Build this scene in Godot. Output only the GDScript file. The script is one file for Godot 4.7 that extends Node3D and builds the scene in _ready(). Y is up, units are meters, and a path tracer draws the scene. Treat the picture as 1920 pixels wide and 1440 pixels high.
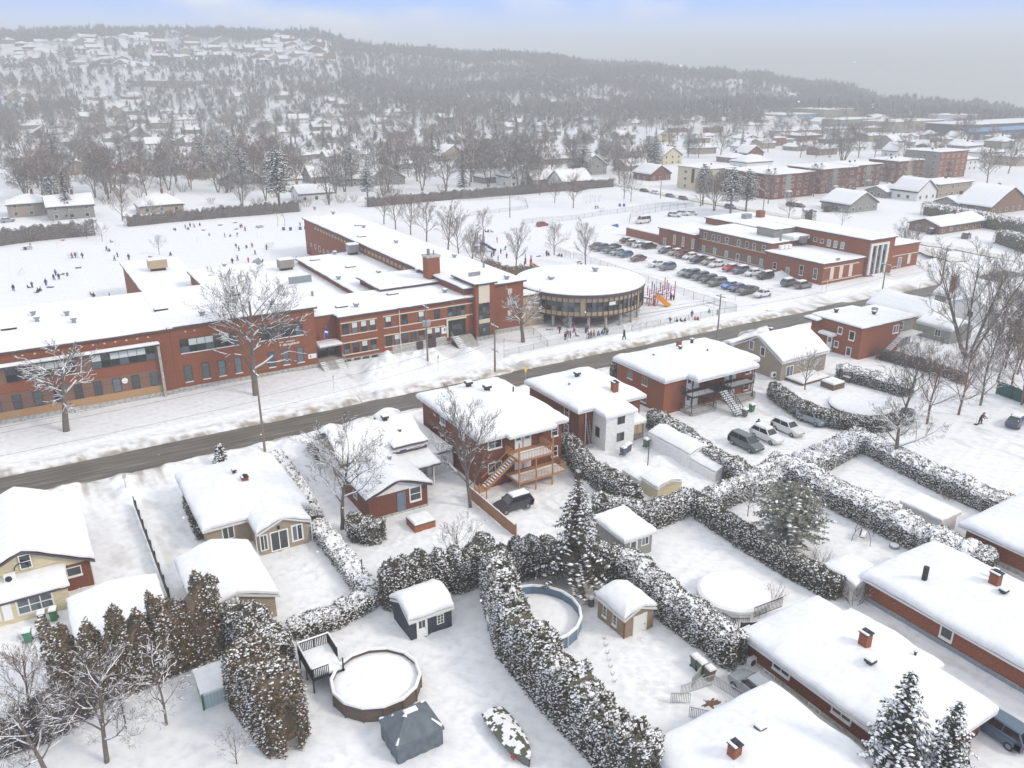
extends Node3D
# A snowed-in town block seen from a drone: world x runs along the street, world -z runs away from it (v), y is up.

const EYE := 45.0
const FOCAL := 1540.0
const PITCH := 0.360193
const YAW := -0.548264

class MB:
	var v := PackedVector3Array()
	var n := PackedVector3Array()
	var c := PackedColorArray()
	var col := Color(1, 1, 1)
	var use_col := false
	func tri(a: Vector3, b: Vector3, d: Vector3) -> void:
		var m := (d - a).cross(b - a).normalized()
		v.append(a); v.append(b); v.append(d)
		n.append(m); n.append(m); n.append(m)
		if use_col:
			c.append(col); c.append(col); c.append(col)
	func trin(a: Vector3, b: Vector3, d: Vector3, na: Vector3, nb: Vector3, nd: Vector3) -> void:
		v.append(a); v.append(b); v.append(d)
		n.append(na); n.append(nb); n.append(nd)
		if use_col:
			c.append(col); c.append(col); c.append(col)
	func quad(a: Vector3, b: Vector3, d: Vector3, e: Vector3) -> void:
		tri(a, b, d)
		tri(a, d, e)
	func box(x0: float, y0: float, z0: float, x1: float, y1: float, z1: float) -> void:
		var p := [Vector3(x0, y0, z0), Vector3(x1, y0, z0), Vector3(x1, y0, z1), Vector3(x0, y0, z1), Vector3(x0, y1, z0), Vector3(x1, y1, z0), Vector3(x1, y1, z1), Vector3(x0, y1, z1)]
		quad(p[4], p[5], p[6], p[7]); quad(p[3], p[2], p[1], p[0])
		quad(p[7], p[6], p[2], p[3]); quad(p[5], p[4], p[0], p[1])
		quad(p[6], p[5], p[1], p[2]); quad(p[4], p[7], p[3], p[0])
	# box in street axes: u along the street, w away from the camera (z = -w)
	func ub(u0: float, w0: float, y0: float, u1: float, w1: float, y1: float) -> void:
		box(u0, y0, -w1, u1, y1, -w0)
	func cbox(ce: Vector3, s: Vector3) -> void:
		box(ce.x - s.x / 2, ce.y - s.y / 2, ce.z - s.z / 2, ce.x + s.x / 2, ce.y + s.y / 2, ce.z + s.z / 2)
	# box with softened upper edges
	func soft(x0: float, y0: float, z0: float, x1: float, y1: float, z1: float, r: float) -> void:
		var ym := y1 - r
		var lo := [Vector3(x0, y0, z0), Vector3(x1, y0, z0), Vector3(x1, y0, z1), Vector3(x0, y0, z1)]
		var mi := [Vector3(x0, ym, z0), Vector3(x1, ym, z0), Vector3(x1, ym, z1), Vector3(x0, ym, z1)]
		var k := r * 0.35
		var m2 := [Vector3(x0 + k, y1 - k, z0 + k), Vector3(x1 - k, y1 - k, z0 + k), Vector3(x1 - k, y1 - k, z1 - k), Vector3(x0 + k, y1 - k, z1 - k)]
		var hi := [Vector3(x0 + r, y1, z0 + r), Vector3(x1 - r, y1, z0 + r), Vector3(x1 - r, y1, z1 - r), Vector3(x0 + r, y1, z1 - r)]
		for i in 4:
			var j := (i + 1) % 4
			quad(lo[j], lo[i], mi[i], mi[j]); quad(mi[j], mi[i], m2[i], m2[j]); quad(m2[j], m2[i], hi[i], hi[j])
		quad(hi[0], hi[1], hi[2], hi[3]); quad(lo[3], lo[2], lo[1], lo[0])
	func tube(a: Vector3, b: Vector3, r0: float, r1: float, k: int, caps := false) -> void:
		var d := (b - a)
		if d.length() < 0.0001:
			return
		d = d.normalized()
		var s := d.cross(Vector3(0.13, 1, 0.07) if absf(d.y) < 0.9 else Vector3(1, 0, 0.1)).normalized()
		var t := d.cross(s)
		var pn := s
		var a0 := a + s * r0
		var b0 := b + s * r1
		for i in range(1, k + 1):
			var an := TAU * i / k
			var q := s * cos(an) + t * sin(an)
			var a1 := a + q * r0
			var b1 := b + q * r1
			trin(a0, b0, b1, pn, pn, q)
			if r0 > 0.0001:
				trin(a0, b1, a1, pn, q, q)
			if caps:
				tri(b, b1, b0)
				tri(a, a0, a1)
			a0 = a1; b0 = b1; pn = q
	# beam of square section between two points
	func beam(a: Vector3, b: Vector3, w: float, h: float) -> void:
		var d := (b - a).normalized()
		var s := d.cross(Vector3.UP).normalized() if absf(d.y) < 0.98 else Vector3(1, 0, 0)
		var t := s.cross(d).normalized()
		s *= w / 2; t *= h / 2
		var p := [a - s - t, a + s - t, a + s + t, a - s + t, b - s - t, b + s - t, b + s + t, b - s + t]
		quad(p[0], p[1], p[2], p[3]); quad(p[7], p[6], p[5], p[4])
		quad(p[3], p[2], p[6], p[7]); quad(p[1], p[0], p[4], p[5])
		quad(p[2], p[1], p[5], p[6]); quad(p[0], p[3], p[7], p[4])
	func lathe(base: Vector3, prof: Array, k: int) -> void:
		for i in prof.size() - 1:
			var a: Array = prof[i]
			var b: Array = prof[i + 1]
			var sl := Vector2(b[1] - a[1], a[0] - b[0])
			if sl.length() < 0.0001:
				continue
			sl = sl.normalized()
			for j in k:
				var t0 := TAU * j / k
				var t1 := TAU * (j + 1) / k
				var c0 := Vector3(cos(t0), 0, sin(t0))
				var c1 := Vector3(cos(t1), 0, sin(t1))
				var n0 := c0 * sl.x + Vector3(0, sl.y, 0)
				var n1 := c1 * sl.x + Vector3(0, sl.y, 0)
				var p: Vector3 = base + c0 * a[0] + Vector3(0, a[1], 0); var q: Vector3 = base + c1 * a[0] + Vector3(0, a[1], 0)
				var r: Vector3 = base + c1 * b[0] + Vector3(0, b[1], 0); var s: Vector3 = base + c0 * b[0] + Vector3(0, b[1], 0)
				trin(p, r, s, n0, n1, n0); trin(p, q, r, n0, n1, n1)
		var e = prof[prof.size() - 1]
		for i in k:
			tri(base + Vector3(0, e[1], 0), base + Vector3(e[0] * cos(TAU * i / k), e[1], e[0] * sin(TAU * i / k)), base + Vector3(e[0] * cos(TAU * (i + 1) / k), e[1], e[0] * sin(TAU * (i + 1) / k)))
	func mesh(mat: Material) -> ArrayMesh:
		var arr := []
		arr.resize(Mesh.ARRAY_MAX)
		arr[Mesh.ARRAY_VERTEX] = v
		arr[Mesh.ARRAY_NORMAL] = n
		if use_col:
			arr[Mesh.ARRAY_COLOR] = c
		var m := ArrayMesh.new()
		m.add_surface_from_arrays(Mesh.PRIMITIVE_TRIANGLES, arr)
		m.surface_set_material(0, mat)
		return m

var M := {}
var used := {}
var nz := FastNoiseLite.new()
var nb := FastNoiseLite.new()
var rng := RandomNumberGenerator.new()
var glass_i := 0

# a photo pixel (1920 x 1440) and a height above the ground give a point
func G(px: float, py: float, h := 0.0) -> Vector3:
	var t := (py - 720.0) / FOCAL
	var r := (px - 960.0) / FOCAL
	var k := (EYE - h) / (cos(PITCH) * t + sin(PITCH))
	var f := k * (cos(PITCH) - sin(PITCH) * t)
	var s := k * r
	return Vector3(-f * sin(YAW) + s * cos(YAW), h, -(f * cos(YAW) + s * sin(YAW)))

# the point where a pixel's line of sight meets the rolling terrain
func GT(px: float, py: float) -> Vector3:
	var t := (py - 720.0) / FOCAL
	var r := (px - 960.0) / FOCAL
	var dy := -(cos(PITCH) * t + sin(PITCH))
	var f := cos(PITCH) - sin(PITCH) * t
	var dx := -f * sin(YAW) + r * cos(YAW)
	var dz := -(f * cos(YAW) + r * sin(YAW))
	var d := 60.0
	while d < 3600.0:
		var p := Vector3(dx * d, EYE + dy * d, dz * d)
		if p.y < ground_y(p.x, -p.z):
			return Vector3(p.x, ground_y(p.x, -p.z), p.z)
		d *= 1.004
	return Vector3(dx * d, 0, dz * d)

func numbered(called: String) -> String:
	if not used.has(called):
		used[called] = 0
		return called
	used[called] += 1
	return "%s_%03d" % [called, used[called]]

func thing(called: String, label: String, category: String, at := Vector3.ZERO, turn := 0.0, group := "") -> Node3D:
	var o := Node3D.new()
	o.name = numbered(called)
	add_child(o)
	o.position = at
	o.rotation.y = turn
	o.set_meta("label", label)
	o.set_meta("category", category)
	if group != "":
		o.set_meta("group", group)
	return o

func part(called: String, mb: MB, mat: Material, parent: Node, at := Vector3.ZERO, label := "") -> MeshInstance3D:
	return partm(called, mb.mesh(mat), parent, at, label)

func partm(called: String, me: Mesh, parent: Node, at := Vector3.ZERO, label := "") -> MeshInstance3D:
	var o := MeshInstance3D.new()
	o.name = called
	o.mesh = me
	o.position = at
	parent.add_child(o, true)
	if label != "":
		o.set_meta("label", label)
	return o

func single(called: String, mb: MB, mat: Material, label: String, category: String, group := "", at := Vector3.ZERO) -> MeshInstance3D:
	var o := partm(numbered(called), mb.mesh(mat), self, at)
	o.set_meta("label", label)
	o.set_meta("category", category)
	if group != "":
		o.set_meta("group", group)
	return o

func struct(called: String, me: Mesh) -> MeshInstance3D:
	var o := partm(called, me, self)
	o.set_meta("kind", "structure")
	return o

func dup(src: Node3D, at: Vector3, turn: float, label := "", group := "", sc := 1.0) -> Node3D:
	var r: Node3D = src.duplicate()
	r.name = numbered(String(src.name).rstrip("0123456789_"))
	add_child(r)
	r.position = at
	r.rotation.y = turn
	r.scale = Vector3.ONE * sc
	if label != "":
		r.set_meta("label", label)
	if group != "":
		r.set_meta("group", group)
	return r

func stuff(o: Node) -> void:
	o.set_meta("kind", "stuff")

# ---------- materials ----------
func img_noise(seed_: int, size: int, freq: float, stretch: Vector2, ramp: Array, oct := 4, speck := 0.0) -> ImageTexture:
	var fn := FastNoiseLite.new()
	fn.seed = seed_
	fn.noise_type = FastNoiseLite.TYPE_SIMPLEX_SMOOTH
	fn.frequency = freq
	fn.fractal_octaves = oct
	var r := RandomNumberGenerator.new()
	r.seed = seed_
	var g := Gradient.new()
	var offs := PackedFloat32Array()
	var cols := PackedColorArray()
	for i in ramp.size():
		offs.append(float(i) / (ramp.size() - 1)); cols.append(ramp[i])
	g.offsets = offs
	g.colors = cols
	var im := Image.create(size, size, true, Image.FORMAT_RGB8)
	for y in size:
		for x in size:
			# blend two shifted copies so that the tile closes on itself
			var a := fn.get_noise_2d(x * stretch.x, y * stretch.y)
			var b := fn.get_noise_2d((x - size) * stretch.x, y * stretch.y)
			var c2 := fn.get_noise_2d(x * stretch.x, (y - size) * stretch.y)
			var d := fn.get_noise_2d((x - size) * stretch.x, (y - size) * stretch.y)
			var fx := float(x) / size
			var fy := float(y) / size
			var w := lerpf(lerpf(a, b, fx), lerpf(c2, d, fx), fy) * 1.25 + 0.5
			w += r.randf_range(-speck, speck)
			im.set_pixel(x, y, g.sample(clampf(w, 0.0, 1.0)))
	im.generate_mipmaps()
	return ImageTexture.create_from_image(im)

func mat(c: Color, rough := 0.85, metal := 0.0) -> StandardMaterial3D:
	var m := StandardMaterial3D.new()
	m.albedo_color = c
	m.roughness = rough
	m.metallic = metal
	return m

func tmat(tex: Texture2D, sc: Vector3, rough := 0.9) -> StandardMaterial3D:
	var m := StandardMaterial3D.new()
	m.albedo_texture = tex
	m.uv1_triplanar = true
	m.uv1_world_triplanar = true
	m.uv1_scale = sc
	m.roughness = rough
	return m

func vmat(rough := 0.9) -> StandardMaterial3D:
	var m := StandardMaterial3D.new()
	m.vertex_color_use_as_albedo = true
	m.roughness = rough
	return m

func rgb(r: float, g: float, b: float) -> Color:
	return Color(r / 255.0, g / 255.0, b / 255.0)

func materials() -> void:
	var sn := img_noise(11, 256, 0.02, Vector2(1, 1), [rgb(214, 216, 219), rgb(229, 230, 232), rgb(235, 236, 237)], 5, 0.08)
	M.snow = tmat(sn, Vector3(0.16, 0.16, 0.16), 0.75)
	M.snow.vertex_color_use_as_albedo = true
	M.roof_snow = tmat(img_noise(12, 128, 0.03, Vector2(1, 1), [rgb(225, 226, 228), rgb(234, 235, 236), rgb(238, 239, 240)], 4, 0.05), Vector3(0.3, 0.3, 0.3), 0.75)
	M.road = tmat(img_noise(13, 512, 0.02, Vector2(0.16, 1.5), [rgb(70, 64, 57), rgb(84, 77, 69), rgb(98, 91, 82), rgb(134, 128, 120)], 5, 0.16), Vector3(0.055, 0.055, 0.11), 0.55)
	M.slush = tmat(img_noise(14, 256, 0.03, Vector2(0.5, 1.0), [rgb(190, 184, 176), rgb(212, 208, 203), rgb(232, 232, 232)], 5, 0.1), Vector3(0.1, 0.1, 0.1), 0.8)
	M.brick = tmat(img_noise(15, 256, 0.06, Vector2(0.6, 2.2), [rgb(108, 59, 41), rgb(137, 79, 55), rgb(160, 101, 76)], 4, 0.3), Vector3(0.35, 0.35, 0.35), 0.9)
	M.brick_dark = tmat(img_noise(16, 256, 0.06, Vector2(0.6, 2.2), [rgb(86, 46, 34), rgb(113, 64, 47), rgb(136, 85, 66)], 4, 0.32), Vector3(0.35, 0.35, 0.35), 0.9)
	M.brick_brown = tmat(img_noise(17, 256, 0.06, Vector2(0.6, 2.2), [rgb(104, 78, 66), rgb(126, 96, 80), rgb(140, 110, 94)], 4, 0.3), Vector3(0.35, 0.35, 0.35), 0.9)
	M.tan_brick = tmat(img_noise(18, 256, 0.06, Vector2(0.6, 2.2), [rgb(158, 122, 84), rgb(174, 138, 100), rgb(186, 152, 114)], 4, 0.2), Vector3(0.35, 0.35, 0.35), 0.9)
	M.concrete = tmat(img_noise(19, 128, 0.05, Vector2(1, 1), [rgb(150, 148, 143), rgb(176, 173, 167), rgb(192, 190, 185)], 4, 0.12), Vector3(0.3, 0.3, 0.3), 0.95)
	M.beige = siding(20, rgb(158, 143, 122), rgb(172, 156, 134))
	M.cream = siding(21, rgb(204, 193, 160), rgb(214, 204, 174))
	M.white_siding = siding(22, rgb(224, 224, 222), rgb(238, 238, 236))
	M.grey_siding = siding(23, rgb(138, 136, 130), rgb(156, 153, 146))
	M.navy_siding = siding(24, rgb(50, 54, 64), rgb(64, 68, 80))
	M.tan_siding = siding(25, rgb(142, 124, 102), rgb(158, 139, 115))
	M.taupe = siding(26, rgb(148, 138, 122), rgb(164, 153, 136))
	M.plank = siding(27, rgb(98, 84, 74), rgb(124, 108, 96))
	M.cedar_wood = tmat(img_noise(28, 128, 0.04, Vector2(3, 0.5), [rgb(150, 104, 66), rgb(172, 126, 84), rgb(186, 142, 100)], 4, 0.1), Vector3(0.6, 0.6, 0.6), 0.85)
	M.tub_wood = tmat(img_noise(29, 128, 0.04, Vector2(3, 0.5), [rgb(132, 76, 50), rgb(152, 92, 62), rgb(166, 106, 74)], 4, 0.1), Vector3(0.6, 0.6, 0.6), 0.8)
	M.pole_wood = tmat(img_noise(30, 128, 0.04, Vector2(4, 0.4), [rgb(104, 96, 82), rgb(130, 120, 104), rgb(150, 140, 124)], 4, 0.1), Vector3(0.5, 0.5, 0.5), 0.95)
	M.bark = tmat(img_noise(31, 128, 0.06, Vector2(2, 0.6), [rgb(84, 76, 70), rgb(112, 102, 94), rgb(138, 128, 120)], 4, 0.15), Vector3(0.8, 0.8, 0.8), 0.95)
	M.bark_red = tmat(img_noise(32, 128, 0.06, Vector2(2, 0.6), [rgb(96, 76, 66), rgb(122, 100, 88), rgb(140, 118, 106)], 4, 0.15), Vector3(0.8, 0.8, 0.8), 0.95)
	M.canvas = tmat(img_noise(33, 128, 0.02, Vector2(1, 1), [rgb(84, 92, 98), rgb(96, 105, 112), rgb(108, 116, 122)], 4, 0.06), Vector3(0.4, 0.4, 0.4), 0.8)
	M.white = mat(rgb(232, 232, 230), 0.6)
	M.trim = mat(rgb(222, 221, 216), 0.7)
	M.stone = mat(rgb(214, 204, 184), 0.85)
	M.fascia = mat(rgb(84, 72, 76), 0.6)
	M.fascia_white = mat(rgb(214, 214, 212), 0.6)
	M.dark = mat(rgb(44, 44, 50), 0.6)
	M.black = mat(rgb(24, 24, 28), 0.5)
	M.metal = mat(rgb(150, 153, 156), 0.4, 0.7)
	M.galv = mat(rgb(168, 170, 172), 0.55, 0.35)
	M.iron = mat(rgb(48, 48, 52), 0.5, 0.3)
	M.frame_dark = mat(rgb(62, 57, 52), 0.6)
	M.frame_bronze = mat(rgb(88, 74, 62), 0.6)
	M.panel_tan = mat(rgb(176, 156, 128), 0.85)
	M.door_grey = mat(rgb(132, 142, 150), 0.6)
	M.tar = mat(rgb(58, 50, 54), 0.9)
	M.glass = []
	for g in [rgb(40, 46, 52), rgb(62, 70, 78), rgb(28, 32, 38), rgb(88, 98, 106)]:
		var gm := mat(g, 0.08)
		gm.metallic_specular = 0.7
		M.glass.append(gm)
	M.blind = mat(rgb(206, 214, 210), 0.5)
	M.glass_green = mat(rgb(146, 172, 164), 0.15)
	M.rubber = mat(rgb(26, 26, 28), 0.8)
	M.rim = mat(rgb(142, 144, 148), 0.35, 0.6)
	M.headlight = mat(rgb(206, 212, 216), 0.15)
	M.taillight = mat(rgb(150, 22, 20), 0.25)
	M.wire = mat(rgb(46, 46, 50), 0.7)
	M.mesh_wire = mat(Color(0.55, 0.56, 0.57, 0.2), 0.8)
	M.mesh_wire.transparency = BaseMaterial3D.TRANSPARENCY_ALPHA
	M.leaf = vmat(0.85)
	M.leaf_snow = mat(rgb(234, 235, 237), 0.75)

func siding(seed_: int, a: Color, b: Color) -> StandardMaterial3D:
	return tmat(img_noise(seed_, 128, 0.05, Vector2(0.3, 3.0), [a.darkened(0.08), a, b], 3, 0.08), Vector3(0.5, 0.5, 0.5), 0.75)

func a_glass() -> Material:
	glass_i += 1
	return M.glass[(glass_i * 7 + glass_i / 3) % 4]

func _ready() -> void:
	rng.seed = 4242
	nz.seed = 5; nz.frequency = 0.08; nz.fractal_octaves = 4
	nb.seed = 9; nb.frequency = 0.0035; nb.fractal_octaves = 4
	var cam := Camera3D.new()
	cam.name = "camera"
	cam.position = Vector3(0, EYE, 0)
	cam.rotation = Vector3(-PITCH, YAW, 0)
	cam.fov = rad_to_deg(2.0 * atan(720.0 / FOCAL))
	cam.far = 8000.0
	cam.near = 0.2
	add_child(cam)
	cam.current = true
	var env := Environment.new()
	env.background_mode = Environment.BG_SKY
	env.tonemap_mode = Environment.TONE_MAPPER_LINEAR
	env.tonemap_exposure = 1.47
	env.sdfgi_enabled = true
	env.ssao_enabled = true
	env.ssil_enabled = true
	env.fog_enabled = true
	env.fog_density = 0.00092
	env.fog_light_color = rgb(216, 217, 213)
	var sk := Sky.new()
	var sm := PanoramaSkyMaterial.new()
	sm.panorama = sky_image()
	sm.energy_multiplier = 1.0
	sk.sky_material = sm
	env.sky = sk
	var we := WorldEnvironment.new()
	we.name = "environment"
	we.environment = env
	add_child(we)
	var sun := DirectionalLight3D.new()
	sun.name = "sun"
	sun.light_energy = 0.45
	sun.light_color = Color(1.0, 0.95, 0.88)
	sun.light_angular_distance = 12.0
	sun.shadow_enabled = true
	add_child(sun)
	# the light comes from behind and to the right of the drone
	sun.look_at_from_position(Vector3(60, 75, 80), Vector3.ZERO, Vector3.UP)
	materials()
	print("setting ", Time.get_ticks_msec())
	build_ground()
	print("school ", Time.get_ticks_msec())
	build_school()
	build_office()
	print("houses ", Time.get_ticks_msec())
	build_houses()
	build_apartments()
	build_far_houses()
	print("plants ", Time.get_ticks_msec())
	build_trees()
	build_hedges()
	print("yards ", Time.get_ticks_msec())
	build_yards()
	build_street()
	build_cars()
	build_people()
	print("done ", Time.get_ticks_msec())

func sky_image() -> ImageTexture:
	# pale haze at the horizon, blue above it, small pink-white clouds, a bright winter overcast higher up
	var w := 1440
	var h := 720
	var im := Image.create(w, h, false, Image.FORMAT_RGBF)
	var fn := FastNoiseLite.new()
	fn.seed = 77
	fn.frequency = 0.9
	fn.fractal_octaves = 5
	var haze := Color(0.86, 0.90, 0.95)
	var blue := Color(0.10, 0.38, 1.08)
	var cloud := Color(1.2, 1.08, 1.15)
	var deck := Color(0.84, 0.86, 0.90)
	# small clouds: bearing and elevation in degrees, half sizes
	var puffs := [[59.0, 4.3, 5.0, 0.55], [68.0, 5.2, 6.0, 0.9], [26.0, 4.3, 3.0, 0.3], [27.0, 3.6, 6.0, 0.28], [12.0, 4.2, 5.0, 0.4], [34.0, 2.9, 6.0, 0.35], [44.0, 2.2, 5.0, 0.3], [80.0, 4.6, 7.0, 0.7], [-6.0, 5.0, 6.0, 0.6], [50.0, 7.5, 9.0, 0.9], [18.0, 8.2, 8.0, 1.0]]
	for y in h:
		var el := (0.5 - (y + 0.5) / h) * 180.0
		for x in w:
			var az := ((x + 0.5) / w - 0.5) * 360.0
			var c := haze
			if el > 0.0:
				c = haze.lerp(blue, smoothstep(0.6, 6.0, el))
				var ar := deg_to_rad(az)
				var er := deg_to_rad(el)
				if el < 40.0:
					var nn := fn.get_noise_3d(sin(ar) * 9.0, el * 1.1, cos(ar) * 9.0)
					var k := 0.0
					for p in puffs:
						var dx: float = (az - p[0]) / p[2]
						if absf(dx) < 1.6:
							var dy: float = (el - p[1]) / p[3]
							k = maxf(k, exp(-(dx * dx + dy * dy) * 1.3) + nn * 0.5 - 0.28)
					c = c.lerp(cloud, smoothstep(0.0, 0.5, k) * 0.85)
				var n2 := fn.get_noise_3d(sin(ar) * 2.2, el * 0.12, cos(ar) * 2.2)
				c = c.lerp(deck, smoothstep(0.0, 0.45, n2 + el * 0.03 - 0.3))
			im.set_pixel(x, y, c)
	return ImageTexture.create_from_image(im)

# ---------- setting ----------
# hills: height from distance and bearing, so that the ridge line falls as the photograph's does
func hill_y(u: float, w: float) -> float:
	var r := sqrt(u * u + w * w)
	if r < 520.0:
		return 0.0
	var b := atan2(u, w) + YAW
	var px := 960.0 + 1646.0 * tan(clampf(b, -1.2, 1.2))
	var top := 0.0
	var xs := [-900.0, -100.0, 260.0, 560.0, 760.0, 960.0, 1180.0, 1400.0, 1560.0, 1740.0, 1920.0, 2600.0]
	var ys := [70.0, 56.0, 46.0, 50.0, 78.0, 78.0, 96.0, 116.0, 128.0, 168.0, 205.0, 215.0]
	for i in xs.size() - 1:
		if px >= xs[i] and px <= xs[i + 1]:
			var t: float = (px - xs[i]) / (xs[i + 1] - xs[i])
			top = lerpf(ys[i], ys[i + 1], t * t * (3.0 - 2.0 * t))
	if px > 2600.0:
		top = 215.0
	if px < -900.0:
		top = 70.0
	var far := 1500.0
	var hh := EYE + (140.0 - top) / FOCAL * far - 36.0
	if hh < 0.0:
		hh *= 0.35
	var s := smoothstep(680.0, far, r)
	if px < 640.0:
		s = lerpf(s, smoothstep(600.0, far, r) * 0.55 + 0.45 * smoothstep(850.0, far, r), 0.8)
	var y := hh * s
	y += nb.get_noise_2d(u, w) * 24.0 * smoothstep(700.0, 1100.0, r) * (1.0 - smoothstep(1250.0, 1500.0, r) * 0.75)
	if r > far:
		y -= (r - far) * 0.06
	return y

func bank(w: float, c: float, width: float) -> float:
	var d := absf(w - c) / width
	return maxf(0.0, 1.0 - d * d)

const PILES := [[49.0, 118.6, 5.5, 1.7], [55.0, 118.0, 5.0, 1.7], [45.5, 115.5, 4.0, 1.0], [63.0, 117.2, 3.5, 1.2], [94.0, 76.5, 3.0, 0.9], [64.0, 69.0, 2.6, 0.5], [53.5, 69.0, 2.5, 0.7], [38.0, 100.0, 5.0, 0.35], [114.0, 99.4, 6.0, 0.9], [154.5, 131.0, 3.0, 1.1], [156.0, 203.0, 9.0, 1.2], [6.2, 95.0, 2.2, 0.6], [26.0, 97.0, 3.0, 0.7], [95.0, 98.5, 3.0, 0.9], [146.5, 114.0, 9.0, 0.5], [169.5, 115.5, 5.0, 0.6], [140.0, 128.0, 3.0, 0.3], [25.0, 59.0, 4.0, 0.25], [44.0, 39.0, 3.0, 0.35]]
# shovelled or driven strips: u0, w0, u1, w1, depth
const DRIVES := [[1.6, 70.0, 5.4, 101.0, 0.16], [7.0, 73.0, 10.6, 101.0, 0.16], [43.0, 62.0, 55.5, 73.0, 0.12], [53.6, 70.0, 56.6, 101.0, 0.14], [86.0, 66.0, 97.0, 80.0, 0.14], [93.0, 78.0, 97.4, 101.0, 0.14], [139.0, 106.0, 149.0, 118.0, 0.2], [120.0, 118.0, 154.0, 186.0, 0.16], [40.6, 10.0, 44.2, 38.0, 0.14], [55.6, 10.0, 59.8, 34.0, 0.14], [65.0, 106.0, 68.5, 123.0, 0.2], [39.5, 106.0, 42.6, 122.0, 0.14], [100.0, 45.0, 140.0, 66.0, 0.14]]

# trodden lines across the yards: u0, w0, u1, w1, half width
const TRAILS := [[17.5, 73.0, 19.5, 64.0, 1.0], [28.0, 68.5, 36.0, 66.0, 2.2], [33.0, 66.0, 44.0, 69.0, 2.5], [36.0, 42.5, 36.5, 36.0, 1.6], [40.0, 43.5, 37.5, 37.5, 2.4], [21.5, 53.0, 22.0, 42.0, 1.2], [24.0, 53.5, 24.6, 44.0, 0.9], [46.0, 70.0, 53.0, 66.0, 3.0], [88.0, 74.0, 95.0, 70.0, 3.5], [60.5, 72.5, 64.0, 63.0, 1.6], [0.0, 70.0, -6.0, 66.0, 2.0], [84.0, 122.0, 110.0, 112.0, 5.0], [100.0, 118.0, 120.0, 112.0, 4.0], [45.0, 110.5, 130.0, 110.8, 0.8], [-30.0, 110.8, 45.0, 110.8, 0.7]]

func ground_y(u: float, w: float) -> float:
	var y := nz.get_noise_2d(u, w) * 0.12 + nz.get_noise_2d(u * 0.22 + 50.0, w * 0.22) * 0.25
	if u * u + w * w < 270.0 * 270.0:
		# trodden snow is lumpy, untouched lawns are smooth
		var tread := smoothstep(0.05, 0.3, nz.get_noise_2d(u * 0.5 + 200.0, w * 0.5))
		y += nz.get_noise_2d(u * 11.0, w * 11.0) * (0.03 + 0.09 * tread)
		for t in TRAILS:
			var a := Vector2(t[0], t[1])
			var ab := Vector2(t[2], t[3]) - a
			var f := clampf((Vector2(u, w) - a).dot(ab) / ab.length_squared(), 0.0, 1.0)
			var dd := (Vector2(u, w) - a - ab * f).length() / float(t[4])
			if dd < 1.0:
				y += (nz.get_noise_2d(u * 21.0, w * 21.0) * 0.3 - 0.07) * (1.0 - dd * dd)
		# ploughed banks along the street and the carriageway below them
		var edge := nz.get_noise_2d(u * 2.2, 7.0) * 0.45 + nz.get_noise_2d(u * 0.35, 33.0) * 0.5
		if w > 92.0 and w < 118.0:
			var rough_ := nz.get_noise_2d(u * 4.0, w * 4.0) * 0.16
			y += bank(w, 108.7 + edge * 0.4, 1.7) * (0.5 + rough_ * 2.0)
			y += bank(w, 113.2, 1.5) * (0.28 + rough_) * smoothstep(60.0, 74.0, u) + bank(w, 99.3 + edge * 0.4, 1.3) * (0.42 + rough_ * 2.0)
			y -= 0.22 * smoothstep(0.0, 0.7, 1.6 - absf(w - 111.0))
			y = lerpf(-0.42, y, clampf(smoothstep(2.75, 3.9, absf(w - 103.7) + edge * 0.7), 0.0, 1.0))
		for p in PILES:
			var du: float = u - p[0]
			var dw: float = w - p[1]
			var q: float = (du * du + dw * dw) / (p[2] * p[2])
			if q < 1.0:
				y += p[3] * (1.0 - q) * (1.0 - q) * (1.2 + nz.get_noise_2d(u * 3.0, w * 3.0))
		for d in DRIVES:
			if u > d[0] - 1.0 and u < d[2] + 1.0 and w > d[1] - 1.0 and w < d[3] + 1.0:
				var e := minf(minf(u - d[0], d[2] - u), minf(w - d[1], d[3] - w))
				if w < 99.0 or w > 107.0 or e < 0.5:
					y -= d[4] * smoothstep(-0.6, 0.5, e)
					if d[2] - d[0] < 6.0 and e > 0.0:
						var fu: float = absf((u - d[0]) / (d[2] - d[0]) - 0.5 + nz.get_noise_2d(w * 1.2, d[0]) * 0.12)
						y -= 0.07 * exp(-pow((fu - 0.2) / 0.07, 2.0)) - nz.get_noise_2d(u * 14.0, w * 3.0) * 0.06
				if w >= 97.0 and w <= 110.5 and w > 106.0:
					y = minf(y, lerpf(y, -0.12, smoothstep(-0.2, 0.8, e)))
				elif w >= 97.0 and w < 101.6:
					y = minf(y, lerpf(y, -0.12, smoothstep(-0.2, 0.8, e)))
	if u > 60.0 or w > 300.0:
		y += hill_y(u, w)
	elif w > 200.0 or u < -200.0:
		y += hill_y(u, w)
	return y

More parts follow.
